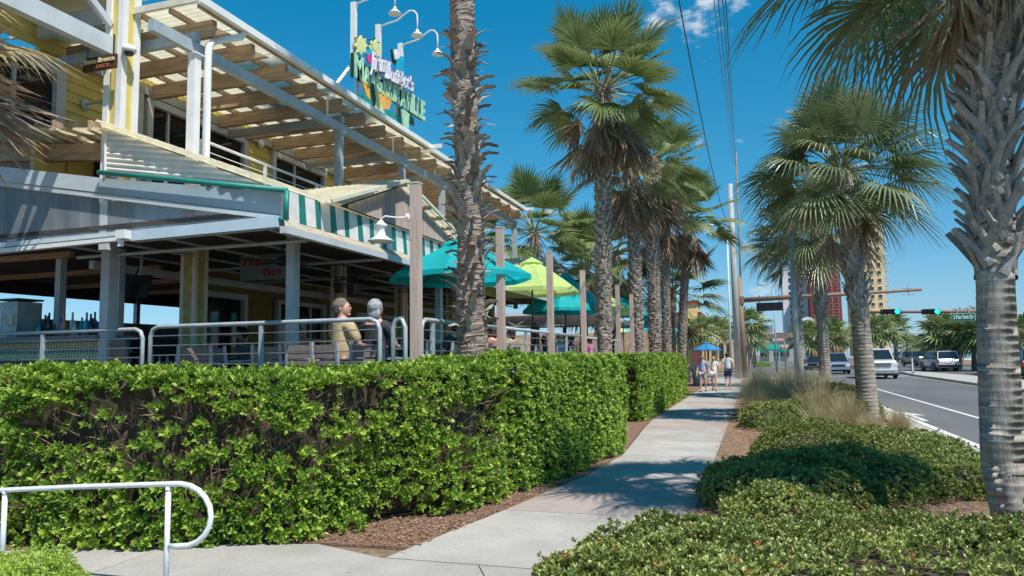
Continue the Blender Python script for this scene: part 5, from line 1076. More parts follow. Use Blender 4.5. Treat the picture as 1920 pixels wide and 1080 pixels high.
ch1 = make_chair('grey brown slatted chair holding the man in the tan shirt', m_slat); ch2 = make_chair('dark slatted chair near the third cedar post', m_slat2)
used = {'a': 0, 'b': 0}
def put_chair(kind, x, y, rz, label):
    src = ch1 if kind == 'a' else ch2
    if not used[kind]: used[kind] = 1; src.location = (x, y, 1.15); src.rotation_euler = (0, 0, rz); src['label'] = label; src['group'] = 'slatted chairs on the deck'; return src
    return dup(src, (x, y, 1.15), rz, label, 'slatted chairs on the deck')
MX, WX = on_y(636, 600, 9.0).x, on_y(702, 600, 9.25).x
put_chair('a', MX+.02, 8.98, R(-12), 'grey brown slatted chair holding the man in the tan shirt')
put_chair('a', WX+.02, 9.2, R(10), 'grey brown slatted chair holding the grey haired woman')
put_chair('a', on_y(588, 640, 8.95).x, 8.95, R(-8), 'empty grey brown slatted chair directly left of the man in tan')
put_chair('a', on_y(520, 640, 9.3).x, 9.3, R(5), 'empty grey brown slatted chair by the railing post in the middle')
put_chair('a', on_y(440, 640, 9.6).x, 9.6, R(-20), 'empty slatted chair turned sideways near the left railing end')
put_chair('a', on_y(375, 640, 9.0).x, 9.0, R(28), 'empty slatted chair with tilted back near the left rounded railing end')
put_chair('a', on_y(290, 640, 10.4).x, 10.4, R(0), 'wooden slatted chair right of the bar')
put_chair('b', -4.65, 9.7, R(90), 'dark slatted chair behind the street railing next to the shaggy palm')
put_chair('b', -4.65, 10.6, R(90), 'dark slatted chair behind the shaggy palm trunk')
put_chair('b', -4.8, 12.7, R(95), 'dark slatted chair right of the second cedar post'); put_chair('b', -4.8, 14.0, R(85), 'dark slatted chair between second and third cedar posts')
put_chair('b', -4.8, 15.6, R(90), 'dark slatted chair just past the third cedar post'); put_chair('b', -4.8, 16.9, R(80), 'dark slatted chair left of the fourth cedar post'); put_chair('b', -4.8, 18.8, R(90), 'dark slatted chair right of the fourth cedar post'); put_chair('b', -4.8, 20.8, R(100), 'dark slatted chair by the tall palm trunk')
tb = make_table('square dark table in front of the seated couple'); tb.location = (-5.9, 10.0, 1.15); tb['group'] = 'square tables on the deck'
for x, y, lab in ((-7.6, 10.3, 'square dark table left of the couple under the roof'), (-5.5, 13.0, 'square dark table under the nearest teal umbrella'), (-5.6, 17.2, 'square dark table under the lime umbrella'), (-5.7, 21.6, 'square dark table under the wavy edged teal umbrella'), (-8.2, 12.6, 'square dark table by the yellow column')): dup(tb, (x, y, 1.15), .1, lab, 'square tables on the deck')

# bar counter with its bottle studded front
bar = thing('bar_counter', 'outdoor bar counter with ribbed glassy front at the left railing', 'bar', (-10.6, 9.0, 1.15)); bx1 = on_y(188, 650, 9.0).x+10.6
mb = MB(); mb.box((bx1-1.9, .3, .5), (3.8, .55, 1.0)); part('bar_body', mb, mat('green_grey_bar', (.20, .25, .21), .6), bar)
mb = MB(); mb.box((bx1-1.9, .22, 1.035), (3.95, .8, .07)); part('bar_top', mb, mat('grey_stone_top', (.22, .21, .20), .5), bar)
m_bot = mat('pale_glass_bottle', (.55, .62, .52), .25, objrand=.7, col2=(.50, .58, .30))
bt = MB(); bt.lathe((0, 0, 0), [(.027, 0), (.027, .10), (.012, .14), (.012, .165), (.004, .17)], 6); bme = mesh('bottle', bt, m_bot, True)
for row in range(4):
    for k in range(56): o = link('bottle', bme, bar, (bx1-.04-k*.062, -.0, .92-.19*row-.17+.12))
for k, z in enumerate((.20, .39, .58, .77)): mb = MB(); mb.box((bx1-1.9, -.0, z+.085), (3.7, .02, .02)); part('rail_strip', mb, m_teal if k % 2 else m_dark, bar)
mb = MB(); mb.extr([(bx1+.02, -.02, 1.0), (bx1+.5, -.02, 1.0), (bx1+.72, .02, 0), (bx1+.22, .02, 0)], (0, .03, 0)); part('end_panel', mb, mat('brown_end_panel', (.28, .19, .15), .7), bar)
zb = 1.15+1.07
dm = thing('drink_machine', 'grey stainless frozen drink machine with dark lid on the bar', 'drink machine', (on_y(30, 620, 9.2).x, 9.25, zb)); hgt = on_y(30, 563, 9.2).z-zb
mb = MB(); mb.box((0, 0, hgt/2-.02), (.46, .45, hgt-.04)); part('body', mb, mat('brushed_grey', (.38, .42, .43), .4, metal=.2), dm); mb = MB(); mb.box((0, 0, hgt), (.50, .48, .03)); part('lid', mb, m_black, dm)
mb = MB(); mb.box((.1, -.235, hgt*.45), (.13, .03, .16)); part('sticker', mb, mat('cream_sticker', (.6, .5, .38), .6), dm); mb = MB(); mb.box((-.15, -.23, hgt*.5), (.07, .01, .3)); part('notice', mb, m_white, dm); mb = MB(); mb.box((.1, -.235, .06), (.1, .02, .06)); part('control_panel', mb, m_black, dm)
cols = [('teal_bottle', (.03, .42, .48)), ('amber_bottle', (.65, .28, .05)), ('dark_bottle', (.02, .03, .03)), ('white_bottle', (.8, .78, .72)), ('blue_bottle', (.05, .2, .55))]
bl = MB(); bl.lathe((0, 0, 0), [(.046, 0), (.046, .23), (.017, .30), (.016, .40), (.004, .405)], 10)
for i in range(26):
    nm, c_ = cols[(i*7+i//3) % 5]; mt_ = mat(nm, c_, .2); px = 76+i*5.6+(i % 3); 
    if 184 < px < 212: continue
    q = MB(); q.v = list(bl.v); q.f = list(bl.f); q.m = list(bl.m)
    p = on_y(px, 600, 9.35+.08*(i % 3)); o = single('liquor_bottle', q, mt_, {'teal_bottle': 'teal liquor bottle in the cluster on the bar', 'amber_bottle': 'amber liquor bottle in the cluster on the bar', 'dark_bottle': 'dark liquor bottle in the cluster on the bar', 'white_bottle': 'white liquor bottle in the cluster on the bar', 'blue_bottle': 'blue liquor bottle in the cluster on the bar'}[nm], 'bottle', nm.replace('_', ' ')+'s on the bar', (p.x, p.y, zb), True); o.scale = (1, 1, (.70, 1.05, .82, .95, .62, 1.0, .75)[(i*5) % 7]); o.location.x += random.uniform(-.02, .02); o.location.y += random.uniform(-.05, .05)
bs = MB(); bs.box((0, 0, 0), (1.6, .5, 1.05)); single('back_counter', bs, m_dark, 'dark back counter carrying glasses right of the square post', 'counter', loc=(on_y(250, 600, 10.8).x, 10.8, 1.15+.52))

# ================================================================== PEOPLE
def skin_mesh(name, joints, edges, rad, mt, sub=1, root=None):
    me = bpy.data.meshes.new(name); names = list(joints); idx = {n: i for i, n in enumerate(names)}
    me.from_pydata([joints[n] for n in names], [(idx[a], idx[b]) for a, b in edges], []); o = bpy.data.objects.new(name, me); COL.objects.link(o)
    md = o.modifiers.new('s', 'SKIN'); md.use_smooth_shade = True
    for n in names: r_ = rad[n]; r_ = r_ if isinstance(r_, tuple) else (r_, r_); me.skin_vertices[0].data[idx[n]].radius = r_
    me.skin_vertices[0].data[idx[root or names[0]]].use_root = True
    if sub: sm = o.modifiers.new('u', 'SUBSURF'); sm.levels = sub; sm.render_levels = sub
    dg = bpy.context.evaluated_depsgraph_get(); m2 = bpy.data.meshes.new_from_object(o.evaluated_get(dg)); bpy.data.objects.remove(o); bpy.data.meshes.remove(me)
    m2.name = name; m2.materials.clear(); m2.materials.append(mt); m2.polygons.foreach_set('use_smooth', [True]*len(m2.polygons)); return m2
def person(label, loc, rz, pose='stand', female=False, shirt=(.5, .5, .5), pants=(.05, .06, .1), hair=(.06, .04, .03), shorts=True, head_turn=0, long_hair=False, shoes=(.1, .1, .1), stride=.0, armsw=.2, s=1.0, cap=False, group=None, sub=1, sleeves=.5):
    J = {}; k = .92 if female else 1.0; sit = pose == 'sit'; ph = .47 if sit else .93
    J['pelvis'] = (0, 0, ph); J['waist'] = (0, .0, ph+.16); J['chest'] = (0, .0, ph+.37); J['neck0'] = (0, 0, ph+.535); J['neck'] = (0, .01, ph+.60); hz = ph+.70
    J['head'] = (0, .02, hz); J['crown'] = (0, .01, hz+.075)
    sw_ = .185*k
    for sd_, t in (('l', -1), ('r', 1)):
        J['sh'+sd_] = (t*sw_, 0, ph+.49)
        if sit: J['el'+sd_] = (t*(sw_+.06), .10, ph+.24); J['wr'+sd_] = (t*(sw_-.02), .33, ph+.24); J['ha'+sd_] = (t*(sw_-.06), .41, ph+.255)
        else: a = armsw*t; J['el'+sd_] = (t*(sw_+.05), -.02+a*.3, ph+.22); J['wr'+sd_] = (t*(sw_+.05), .06+a*.9, ph-.02); J['ha'+sd_] = (t*(sw_+.04), .09+a*1.1, ph-.10)
        hw = .09
        J['hi'+sd_] = (t*hw, 0, ph-.03)
        if sit: J['kn'+sd_] = (t*.12, .44, ph+.02); J['an'+sd_] = (t*.12, .46, .09); J['to'+sd_] = (t*.13, .60, .04)
        else: st = stride*t; J['kn'+sd_] = (t*.095, .02+st*.45+(.05 if st < 0 else 0), .49); J['an'+sd_] = (t*.09, st-.02, .09+(.04 if st < 0 else 0)); J['to'+sd_] = (t*.10, st+.14, .035)
    E = [('pelvis', 'waist'), ('waist', 'chest'), ('chest', 'neck0'), ('neck0', 'neck'), ('neck', 'head'), ('head', 'crown')]
    Rd = {'pelvis': (.14*k, .11), 'waist': (.13*k, .10), 'chest': (.155*k, .115), 'neck0': (.09, .08), 'neck': .055, 'head': (.078, .098), 'crown': (.066, .08)}
    for q in 'lr':
        E += [('neck0', 'sh'+q), ('sh'+q, 'el'+q), ('el'+q, 'wr'+q), ('wr'+q, 'ha'+q), ('pelvis', 'hi'+q), ('hi'+q, 'kn'+q), ('kn'+q, 'an'+q), ('an'+q, 'to'+q)]
        Rd.update({'sh'+q: .062*k, 'el'+q: .042*k, 'wr'+q: .028, 'ha'+q: (.035, .02), 'hi'+q: .092, 'kn'+q: .062, 'an'+q: .040, 'to'+q: .036})
        h = Vector(J['ha'+q]); w = Vector(J['wr'+q]); d = (h-w).normalized(); sdv = Vector((0, 1, 0)) if not sit else Vector((1, 0, 0)); inn = Vector((-1 if q == 'r' else 1, 0, 0)) if not sit else Vector((0, 0, -1))
        for fi, (of, ln) in enumerate(((-.026, .060), (-.009, .072), (.009, .068), (.026, .052))):
            n1, n2, n3 = f'f{fi}a{q}', f'f{fi}b{q}', f'f{fi}c{q}'; b0 = h+sdv*of+d*.012; J[n1] = tuple(b0); J[n2] = tuple(b0+d*ln*.6+inn*.008); J[n3] = tuple(b0+d*ln+inn*.028); E += [('ha'+q, n1), (n1, n2), (n2, n3)]; Rd.update({n1: .009, n2: .0085, n3: .007})
        b0 = w+(h-w)*.45+sdv*.03; J['ta'+q] = tuple(b0); J['tb'+q] = tuple(b0+sdv*.022+d*.04+inn*.012); E += [('wr'+q, 'ta'+q), ('ta'+q, 'tb'+q)]; Rd.update({'ta'+q: .011, 'tb'+q: .009})
    turn = Matrix.Rotation(head_turn, 3, 'Z')
    root = thing('person', label, 'person', loc, rz, group)
    body = skin_mesh('body', J, E, Rd, m_skin, sub, 'pelvis'); body_o = link('body', body, root)
    def cloth(name, js, es, extra, mt, rad_over={}, JJ=None):
        JJ = JJ or J; rr = {}
        for j in js: r0 = rad_over.get(j, Rd.get(j, .05)); r0 = r0 if isinstance(r0, tuple) else (r0, r0); rr[j] = (r0[0]+extra, r0[1]+extra)
        return link(name, skin_mesh(name, {j: JJ[j] for j in js}, es, rr, mt, 1, js[0]), root)
    smt = mat('shirt_%d_%d_%d' % tuple(int(c*99) for c in shirt), shirt, .85, var=.12, scale=9); pmt = mat('trousers_%d_%d_%d' % tuple(int(c*99) for c in pants), pants, .85, var=.1, scale=9)
    J2 = dict(J)
    for q in 'lr': e = Vector(J['sh'+q]).lerp(Vector(J['el'+q]), .5+sleeves*.4); J2['sl'+q] = tuple(e); kq = Vector(J['hi'+q]).lerp(Vector(J['kn'+q]), .82 if not female else .4); J2['sk'+q] = tuple(kq)
    js = ['chest', 'waist', 'neck0', 'hem', 'shl', 'shr', 'sll', 'slr']; J2['hem'] = (0, 0, ph-.02); Rd['hem'] = (.15*k, .12); Rd['sll'] = Rd['slr'] = .055; Rd['skl'] = Rd['skr'] = .085
    cloth('shirt', js, [('hem', 'waist'), ('waist', 'chest'), ('chest', 'neck0'), ('neck0', 'shl'), ('neck0', 'shr'), ('shl', 'sll'), ('shr', 'slr')], .016, smt, {'neck0': (.085, .075), 'waist': (.15*k, .125)}, J2)
    if shorts: cloth('shorts', ['pelvis', 'hil', 'hir', 'skl', 'skr'], [('pelvis', 'hil'), ('pelvis', 'hir'), ('hil', 'skl'), ('hir', 'skr')], .014, pmt, {}, J2)
    else: cloth('trousers', ['pelvis', 'hil', 'hir', 'knl', 'knr', 'anl', 'anr'], [('pelvis', 'hil'), ('pelvis', 'hir'), ('hil', 'knl'), ('hir', 'knr'), ('knl', 'anl'), ('knr', 'anr')], .016, pmt, {}, J2)
    hc = Vector((0, .015, hz+.025)); HR = turn
    def hv(v): return hc+HR @ Vector(v)
    hm = mat('hair_%d_%d_%d' % tuple(int(c*99) for c in hair), hair, .7, var=.25, scale=30, bump=.6, bscale=60)
    mb = MB(); b0 = len(mb.v)
    # face details
    mb.ell(hv((0, .093, -.015)), (.013, .022, .02), 8, 6, rot=HR); mb.ell(hv((0, .075, -.085)), (.03, .03, .022), 8, 6, rot=HR)
    for s_ in (-1, 1): mb.ell(hv((s_*.079, -.005, -.02)), (.012, .02, .032), 8, 6, rot=HR)
    mb.ell(hv((0, .03, -.02)), (.074, .073, .10), 14, 10, rot=HR); o = part('face', mb, m_skin, root, smooth=True)
    for s_ in (-1, 1): mb = MB(); mb.ell(hv((s_*.030, .098, .01)), (.012, .008, .007), 8, 6, rot=HR); part('eye', mb, m_black, root, smooth=True)
    mb = MB(); mb.ell(hv((0, .103, -.055)), (.024, .006, .006), 8, 6, rot=HR); part('mouth', mb, mat('lips', (.35, .12, .10), .5), root, smooth=True)
    mb = MB(); mb.ell(hv((0, -.030, .018)), (.096, .104, .108), 18, 12, rot=HR @ Matrix.Rotation(R(-24), 3, 'X')); mb.ell(hv((0, -.052, -.03)), (.085, .06, .085), 14, 8, rot=HR)
    if long_hair: mb.ell(hv((0, -.055, -.055)), (.092, .062, .115), 16, 10, rot=HR)
    nv = [];
    for v in mb.v: p = Vector(v); nn = (p-hc); nv.append(tuple(hc+nn*(1+random.uniform(-.035, .035))))
    mb.v = nv; part('hair', mb, hm, root, smooth=True)
    if cap: mb = MB(); mb.ell(hv((0, -.01, .05)), (.10, .108, .07), 14, 8, rot=HR); mb.ell(hv((0, .11, .035)), (.065, .06, .008), 12, 6, rot=HR); part('cap', mb, mat('cap_cloth', (.5, .12, .12), .8), root, smooth=True)
    shm = mat('shoe_%d' % int(shoes[0]*99), shoes, .7)
    if not sit:
        for q in 'lr':
            a_, t_ = Vector(J['an'+q]), Vector(J['to'+q]); mb = MB(); c = a_.lerp(t_, .5); c.z = max(.04, c.z-.02); mb.ell(c, (.05, .145, .042), 12, 8); part('shoe', mb, shm, root, smooth=True)
    if s != 1: root.scale = (s,)*3
    return root
def sit_at(label, x, y, rz, **k): return person(label, (x, y, 1.15), rz, 'sit', **k)
sit_at('seated man in a tan shirt seen from behind, face turned right', MX, 9.06, R(-25), shirt=(.50, .38, .22), pants=(.25, .2, .13), hair=(.20, .15, .12), head_turn=R(-52), sub=2, sleeves=.9, s=1.13)
sit_at('seated woman with short silver hair seen from behind in a dark top', WX, 9.28, R(2), female=True, shirt=(.03, .032, .04), pants=(.05, .05, .06), hair=(.36, .37, .39), long_hair=True, sub=2, s=1.12)
sit_at('guest in a purple top between the couple, farther back', on_y(668, 610, 10.9).x, 10.9, R(170), female=True, shirt=(.22, .03, .22), hair=(.08, .04, .02), long_hair=True)
sit_at('dark haired guest seated right of the second cedar post', -5.3, on_x(958, 610, -5.3).y, R(80), shirt=(.30, .27, .22), hair=(.02, .015, .012), long_hair=True)
sit_at('guest in a black shirt beside the shaggy palm, left side', -5.2, on_x(850, 610, -5.2).y, R(80), shirt=(.04, .04, .05), hair=(.03, .02, .015))
sit_at('guest with brown hair just right of the shaggy palm trunk', -5.2, on_x(925, 610, -5.2).y, R(60), female=True, shirt=(.4, .2, .15), hair=(.10, .05, .03), long_hair=True)
sit_at('guest in a light blue shirt right of the third cedar post', -5.3, on_x(1050, 620, -5.3).y, R(70), shirt=(.30, .42, .60), hair=(.35, .33, .30))
sit_at('guest in a magenta top with auburn hair by the fourth cedar post', -5.3, on_x(1070, 620, -5.3).y, R(95), female=True, shirt=(.65, .04, .35), hair=(.12, .04, .02), long_hair=True)
sit_at('guest in a pink patterned top right of the fourth cedar post', -5.3, on_x(1104, 620, -5.3).y, R(80), female=True, shirt=(.75, .15, .45), hair=(.03, .02, .02), long_hair=True)
sit_at('guest in grey under the second teal umbrella', -6.6, on_x(1020, 615, -6.6).y, R(-60), shirt=(.25, .27, .30), hair=(.05, .03, .02))
sit_at('dim guest at the table left of the yellow column', on_y(455, 610, 12.4).x, 12.4, R(120), shirt=(.20, .22, .26), hair=(.05, .03, .02))
sit_at('dim guest in white deep inside near the glass doors', on_y(560, 610, 12.8).x, 12.8, R(-100), female=True, shirt=(.5, .5, .48), hair=(.10, .06, .03), long_hair=True)
for k, (px, yy) in enumerate(((420, 11.4), (500, 12.2), (600, 13.2), (655, 12.6), (740, 13.6), (340, 11.8))): put_chair('b', on_y(px, 640, yy).x, yy, R(40*k), ['dark slatted chair deep inside left of the glass door', 'dark slatted chair under the turquoise sign', 'dark slatted chair behind the man in tan', 'dark slatted chair behind the silver haired woman', 'dark slatted chair behind the nearest cedar post', 'dark slatted chair beside the cream and yellow column'][k])
for k, px in enumerate((262, 300, 330)):
    p = on_y(px, 640, 9.7); st_ = thing('bar_stool', ['dark bar stool beside the brown end of the bar', 'dark bar stool between the bar and the railing gap', 'dark bar stool by the left rounded railing end'][k], 'stool', (p.x, 9.7, 1.15), 0, 'bar stools'); mb = MB(); mb.lathe((0, 0, .74), [(.18, 0), (.19, .03), (.17, .05)], 14); part('seat', mb, m_black, st_)
    for a_ in range(4): mb = MB(); c_, s__ = math.cos(a_*1.571+.785), math.sin(a_*1.571+.785); mb.tube([(c_*.12, s__*.12, .74), (c_*.22, s__*.22, 0)], .014, 5); part('leg', mb, m_chairf, st_)
# walkers
w1 = on_ground(1324, 735, .02); w2 = on_ground(1331, 733, .02); w3 = on_ground(1366, 730, .02)
sc_ = lambda g_, h: h*(g_-CAM).dot(cf)/FPX/1.745
person('walking man in a blue grey patterned T shirt and khaki shorts on the sidewalk', (w1.x-.12, w1.y, .02), R(170), shirt=(.36, .42, .58), pants=(.45, .42, .38), hair=(.06, .04, .03), stride=.16, s=sc_(w1, 67), cap=True, shoes=(.05, .05, .05))
person('walking woman in white top and white shorts beside the patterned shirt man', (w2.x+.22, w2.y+.1, .02), R(175), female=True, shirt=(.75, .73, .70), pants=(.80, .80, .80), hair=(.30, .18, .08), long_hair=True, stride=-.14, s=sc_(w2, 64), shoes=(.04, .04, .04))
person('man in a light grey T shirt and navy shorts walking on the right', (w3.x, w3.y, .02), R(2), shirt=(.52, .56, .60), pants=(.012, .03, .09), hair=(.05, .035, .025), stride=.10, s=sc_(w3, 68), shoes=(.5, .48, .42))
tc_ = on_ground(1308, 722, .02); tcn = thing('trash_can', 'ribbed white litter bin at the end of the far hedge', 'litter bin', tc_)
mb = MB(); mb.lathe((0, 0, 0), [(.24, 0), (.31, .8), (.33, .82), (.33, .88)], 18); part('bin', mb, m_white, tcn, smooth=True); mb = MB(); mb.lathe((0, 0, .88), [(.34, 0), (.33, .1), (.2, .28), (.05, .33)], 16); part('lid', mb, m_steel, tcn, smooth=True)

# ================================================================== STREET FURNITURE
def pole(name, label, px, py_b, Y, px_t, py_t, r0, r1, mt, cat='pole', n=12):
    b = on_y(px, py_b, Y); t = on_y(px_t, py_t, Y); r_ = thing(name, label, cat, (b.x, Y, 0)); mb = MB(); mb.tube([(0, 0, -.05), (t.x-b.x, 0, t.z)], [r0, r1], n); part('shaft', mb, mt, r_, smooth=True); return r_, Vector((b.x, Y, 0)), t
pole('steel_pole', 'slim grey steel pole standing in the dry grasses by the kerb', 1497, 712, 30, 1482, 440, .125, .10, m_steel)
up, upb, upt = pole('utility_pole', 'pale concrete utility pole right of the walking man', 1385, 706, 57, 1369, 345, .28, .17, m_utility)
mp_, mpb, mpt = pole('mast_pole', 'brown steel mast pole beside the concrete pole, carrying a long arm', 1396, 706, 58.2, 1385, 520, .27, .2, m_brownpole)
A = on_y(1388, 563, 58.2)-mpb; Bm = on_y(1728, 543, 58.2)-mpb
mb = MB(); mb.tube([A, A.lerp(Bm, .5), Bm], [.20, .15, .10], 12); part('mast_arm', mb, m_brownpole, mp_, smooth=True); mb = MB(); mb.box(A+Vector((.15, 0, 0)), (.25, .5, .55)); part('flange', mb, m_brownpole, mp_)
q = on_y(1703, 546, 58.2)-mpb; mb = MB(); mb.tube([q+Vector((0, 0, .45)), q+Vector((0, 0, -.28))], .03, 6); mb.tube([q+Vector((-.35, 0, .22)), q+Vector((.35, 0, .22))], .03, 6); mb.tube([q+Vector((-.4, 0, -.2)), q+Vector((0, 0, -.28)), q+Vector((.4, 0, -.18))], .03, 6); part('detector_bracket', mb, m_steel, mp_)
sp = thing('overhead_sign', 'black back of a long street sign hanging from the mast arm', 'sign', on_y(1443, 575, 58.1)); w = on_y(1468, 575, 58.1).x-on_y(1418, 575, 58.1).x
mb = MB(); mb.box((0, 0, 0), (w, .05, .62)); part('panel', mb, m_black, sp); mb = MB()
for x in (-.7, .7): mb = MB(); mb.tube([(x, 0, .3), (x, .05, .9)], .03, 6); part('hanger', mb, m_black, sp)
# small rectangular second panel behind the tower on the arm
# signal mast over the road with two signals and a street name sign
D2 = 66.0; a = on_y(1600, 586, D2); b = on_y(1860, 583, D2); px_ = on_y(1862, 583, D2)
sm = thing('signal_mast', 'brown signal mast on the far side of the road with arm over the lanes', 'traffic signal mast', (px_.x, D2, 0)); o_ = Vector((px_.x, D2, 0))
mb = MB(); mb.tube([(0, 0, -.05), (0, 0, px_.z+.4)], [.26, .2], 12); part('mast', mb, m_brownpole, sm, smooth=True); mb = MB(); mb.tube([b-o_, a-o_], [.15, .10], 10); part('mast_arm', mb, m_brownpole, sm, smooth=True)
m_glow = mat('green_signal_light', (.02, .85, .55), .4, emit=2.2); m_lens = mat('dark_lens', (.10, .02, .02), .4)
for (x0, x1, lab) in ((1651, 1688, 'horizontal traffic signal with green lamp lit, left one'), (1728, 1762, 'horizontal traffic signal with green lamp lit, right one')):
    p0 = on_y(x0, 585, D2-.3); p1 = on_y(x1, 584, D2-.3); c = (p0+p1)/2; w = p1.x-p0.x; t = thing('traffic_signal', lab, 'traffic light', c)
    mb = MB(); mb.box((0, 0, 0), (w, .25, .42)); part('housing', mb, m_black, t)
    for k in range(3):
        x = (-.33+.33*k)*w; mb = MB(); mb.lathe((x, -.14, 0), [(.20, 0), (.20, .02)], 14, 'Y'); part('lens', mb, m_glow if k == 2 else m_lens, t)
        mb = MB(); mb.lathe((x, -.30, 0), [(.215, .17), (.215, 0), (.20, 0), (.20, .17)], 14, 'Y'); part('visor', mb, m_black, t)
p0 = on_y(1785, 595, D2-.2); p1 = on_y(1828, 594, D2-.2); w = p1.x-p0.x; st = thing('street_name_sign', 'green street name sign with white lettering under the signal arm', 'street sign', (p0.x, D2-.2, p0.z))
mb = MB(); mb.box((w/2, 0, 0), (w, .04, .55)); part('panel', mb, mat('sign_green', (.0, .16, .10), .5), st); mb = MB(); mb.box((w/2, .015, 0), (w+.06, .03, .61)); part('border', mb, m_white, st)
text_part('lettering', 'S Pier Park Dr', st, (.10, -.03, -.14), (1, 0, 0), (0, 0, 1), .42, m_white, fit=w-.2, bold=.01)
for x in (.4, w-.4): mb = MB(); mb.tube([(x, 0, .28), (x, .1, .75)], .03, 5); part('hanger', mb, m_steel, st)
# white street lights
def streetlight(label, px, py_b, Y, px_t, py_t, arm=-1.2, r=.07, mt=m_white):
    r_, b, t = pole('street_lamp', label, px, py_b, Y, px_t, py_t, r*1.3, r*.7, mt, 'street lamp', 8); r_['group'] = 'street lamps along the road'; tt = t-b
    mb = MB(); mb.tube([tt, tt+Vector((arm*.4, 0, .35)), tt+Vector((arm, 0, .4))], r*.45, 6); part('arm', mb, mt, r_); mb = MB(); mb.ell(tt+Vector((arm*1.15, 0, .36)), (.38, .16, .09), 10, 6); part('lamp_head', mb, m_steel, r_); return r_
streetlight('thin white street lamp just left of the concrete pole', 1370, 672, 64, 1363, 428, -1.2)
streetlight('grey street lamp right of the hanging black sign panel', 1456, 690, 70, 1450, 540, -.9, mt=m_steel)
streetlight('white street lamp between the tower and the signal', 1678, 672, 105, 1673, 600, .3)
streetlight('white street lamp rising from the palms behind the silver car', 1772, 668, 112, 1764, 590, .3)
pole('thin_post', 'dark slim post left of the white parked car by the curve', 1473, 690, 66, 1471, 640, .06, .05, m_brownpole, 'post', 6)
dl = on_ground(1712, 703); r_ = thing('delineator_post', 'flexible white delineator post on the nose of the median', 'post', (dl.x, dl.y, .14)); mb = MB(); mb.tube([(0, 0, 0), (0, 0, 1.15)], .05, 8); part('tube', mb, m_white, r_); mb = MB(); mb.lathe((0, 0, 0), [(.14, 0), (.12, .05), (.05, .08)], 10); part('foot', mb, m_black, r_)
# detector camera on an arm from behind the palms
P0 = on_y(1240, 487, 54); P1 = on_y(1322, 482, 54); cm = thing('traffic_camera', 'white traffic detector on a horizontal arm right of the slim palm', 'traffic camera', P0); q = P1-P0
mb = MB(); mb.tube([(0, 0, 0), q], .09, 8); part('arm', mb, m_utility, cm); mb = MB(); mb.box(q+Vector((0, 0, .1)), (.45, .35, .55)); mb.box(q+Vector((-.05, 0, -.35)), (.3, .3, .3)); part('housing', mb, m_white, cm); mb = MB(); mb.tube([(0, 0, .3), (0, 0, -P0.z)], .14, 8); part('pole', mb, m_utility, cm)
# overhead wires
def wire(label, a, b, sag, r=.012, n=24):
    a = Vector(a); b = Vector(b); mb = MB(); mb.tube([a.lerp(b, i/n)-Vector((0, 0, sag*4*(i/n)*(1-i/n))) for i in range(n+1)], r, 4, False); single('overhead_wire', mb, m_black, label, 'wire', group='overhead wires above the sidewalk')
wire('single sagging wire from the top left reaching the concrete pole', on_y(1262, -60, 14), on_y(1370, 415, 57), 1.6, .018)
for i, (x0, x1) in enumerate(((1334, 1377), (1343, 1379), (1352, 1380), (1358, 1381))):
    wire(['leftmost wire of the bundle running to the far pole', 'second wire from the left in the far bundle', 'third wire from the left in the far bundle', 'rightmost wire of the bundle running to the far pole'][i], on_y(x0, -40, 20), on_y(x1, 300+i*3, 160), 2.2, .016+.003*i)
fp, fb_, ft_ = pole('utility_pole', 'thin far utility pole behind the big verge palms', 1394, 672, 160, 1380, 285, .25, .16, m_brownpole)

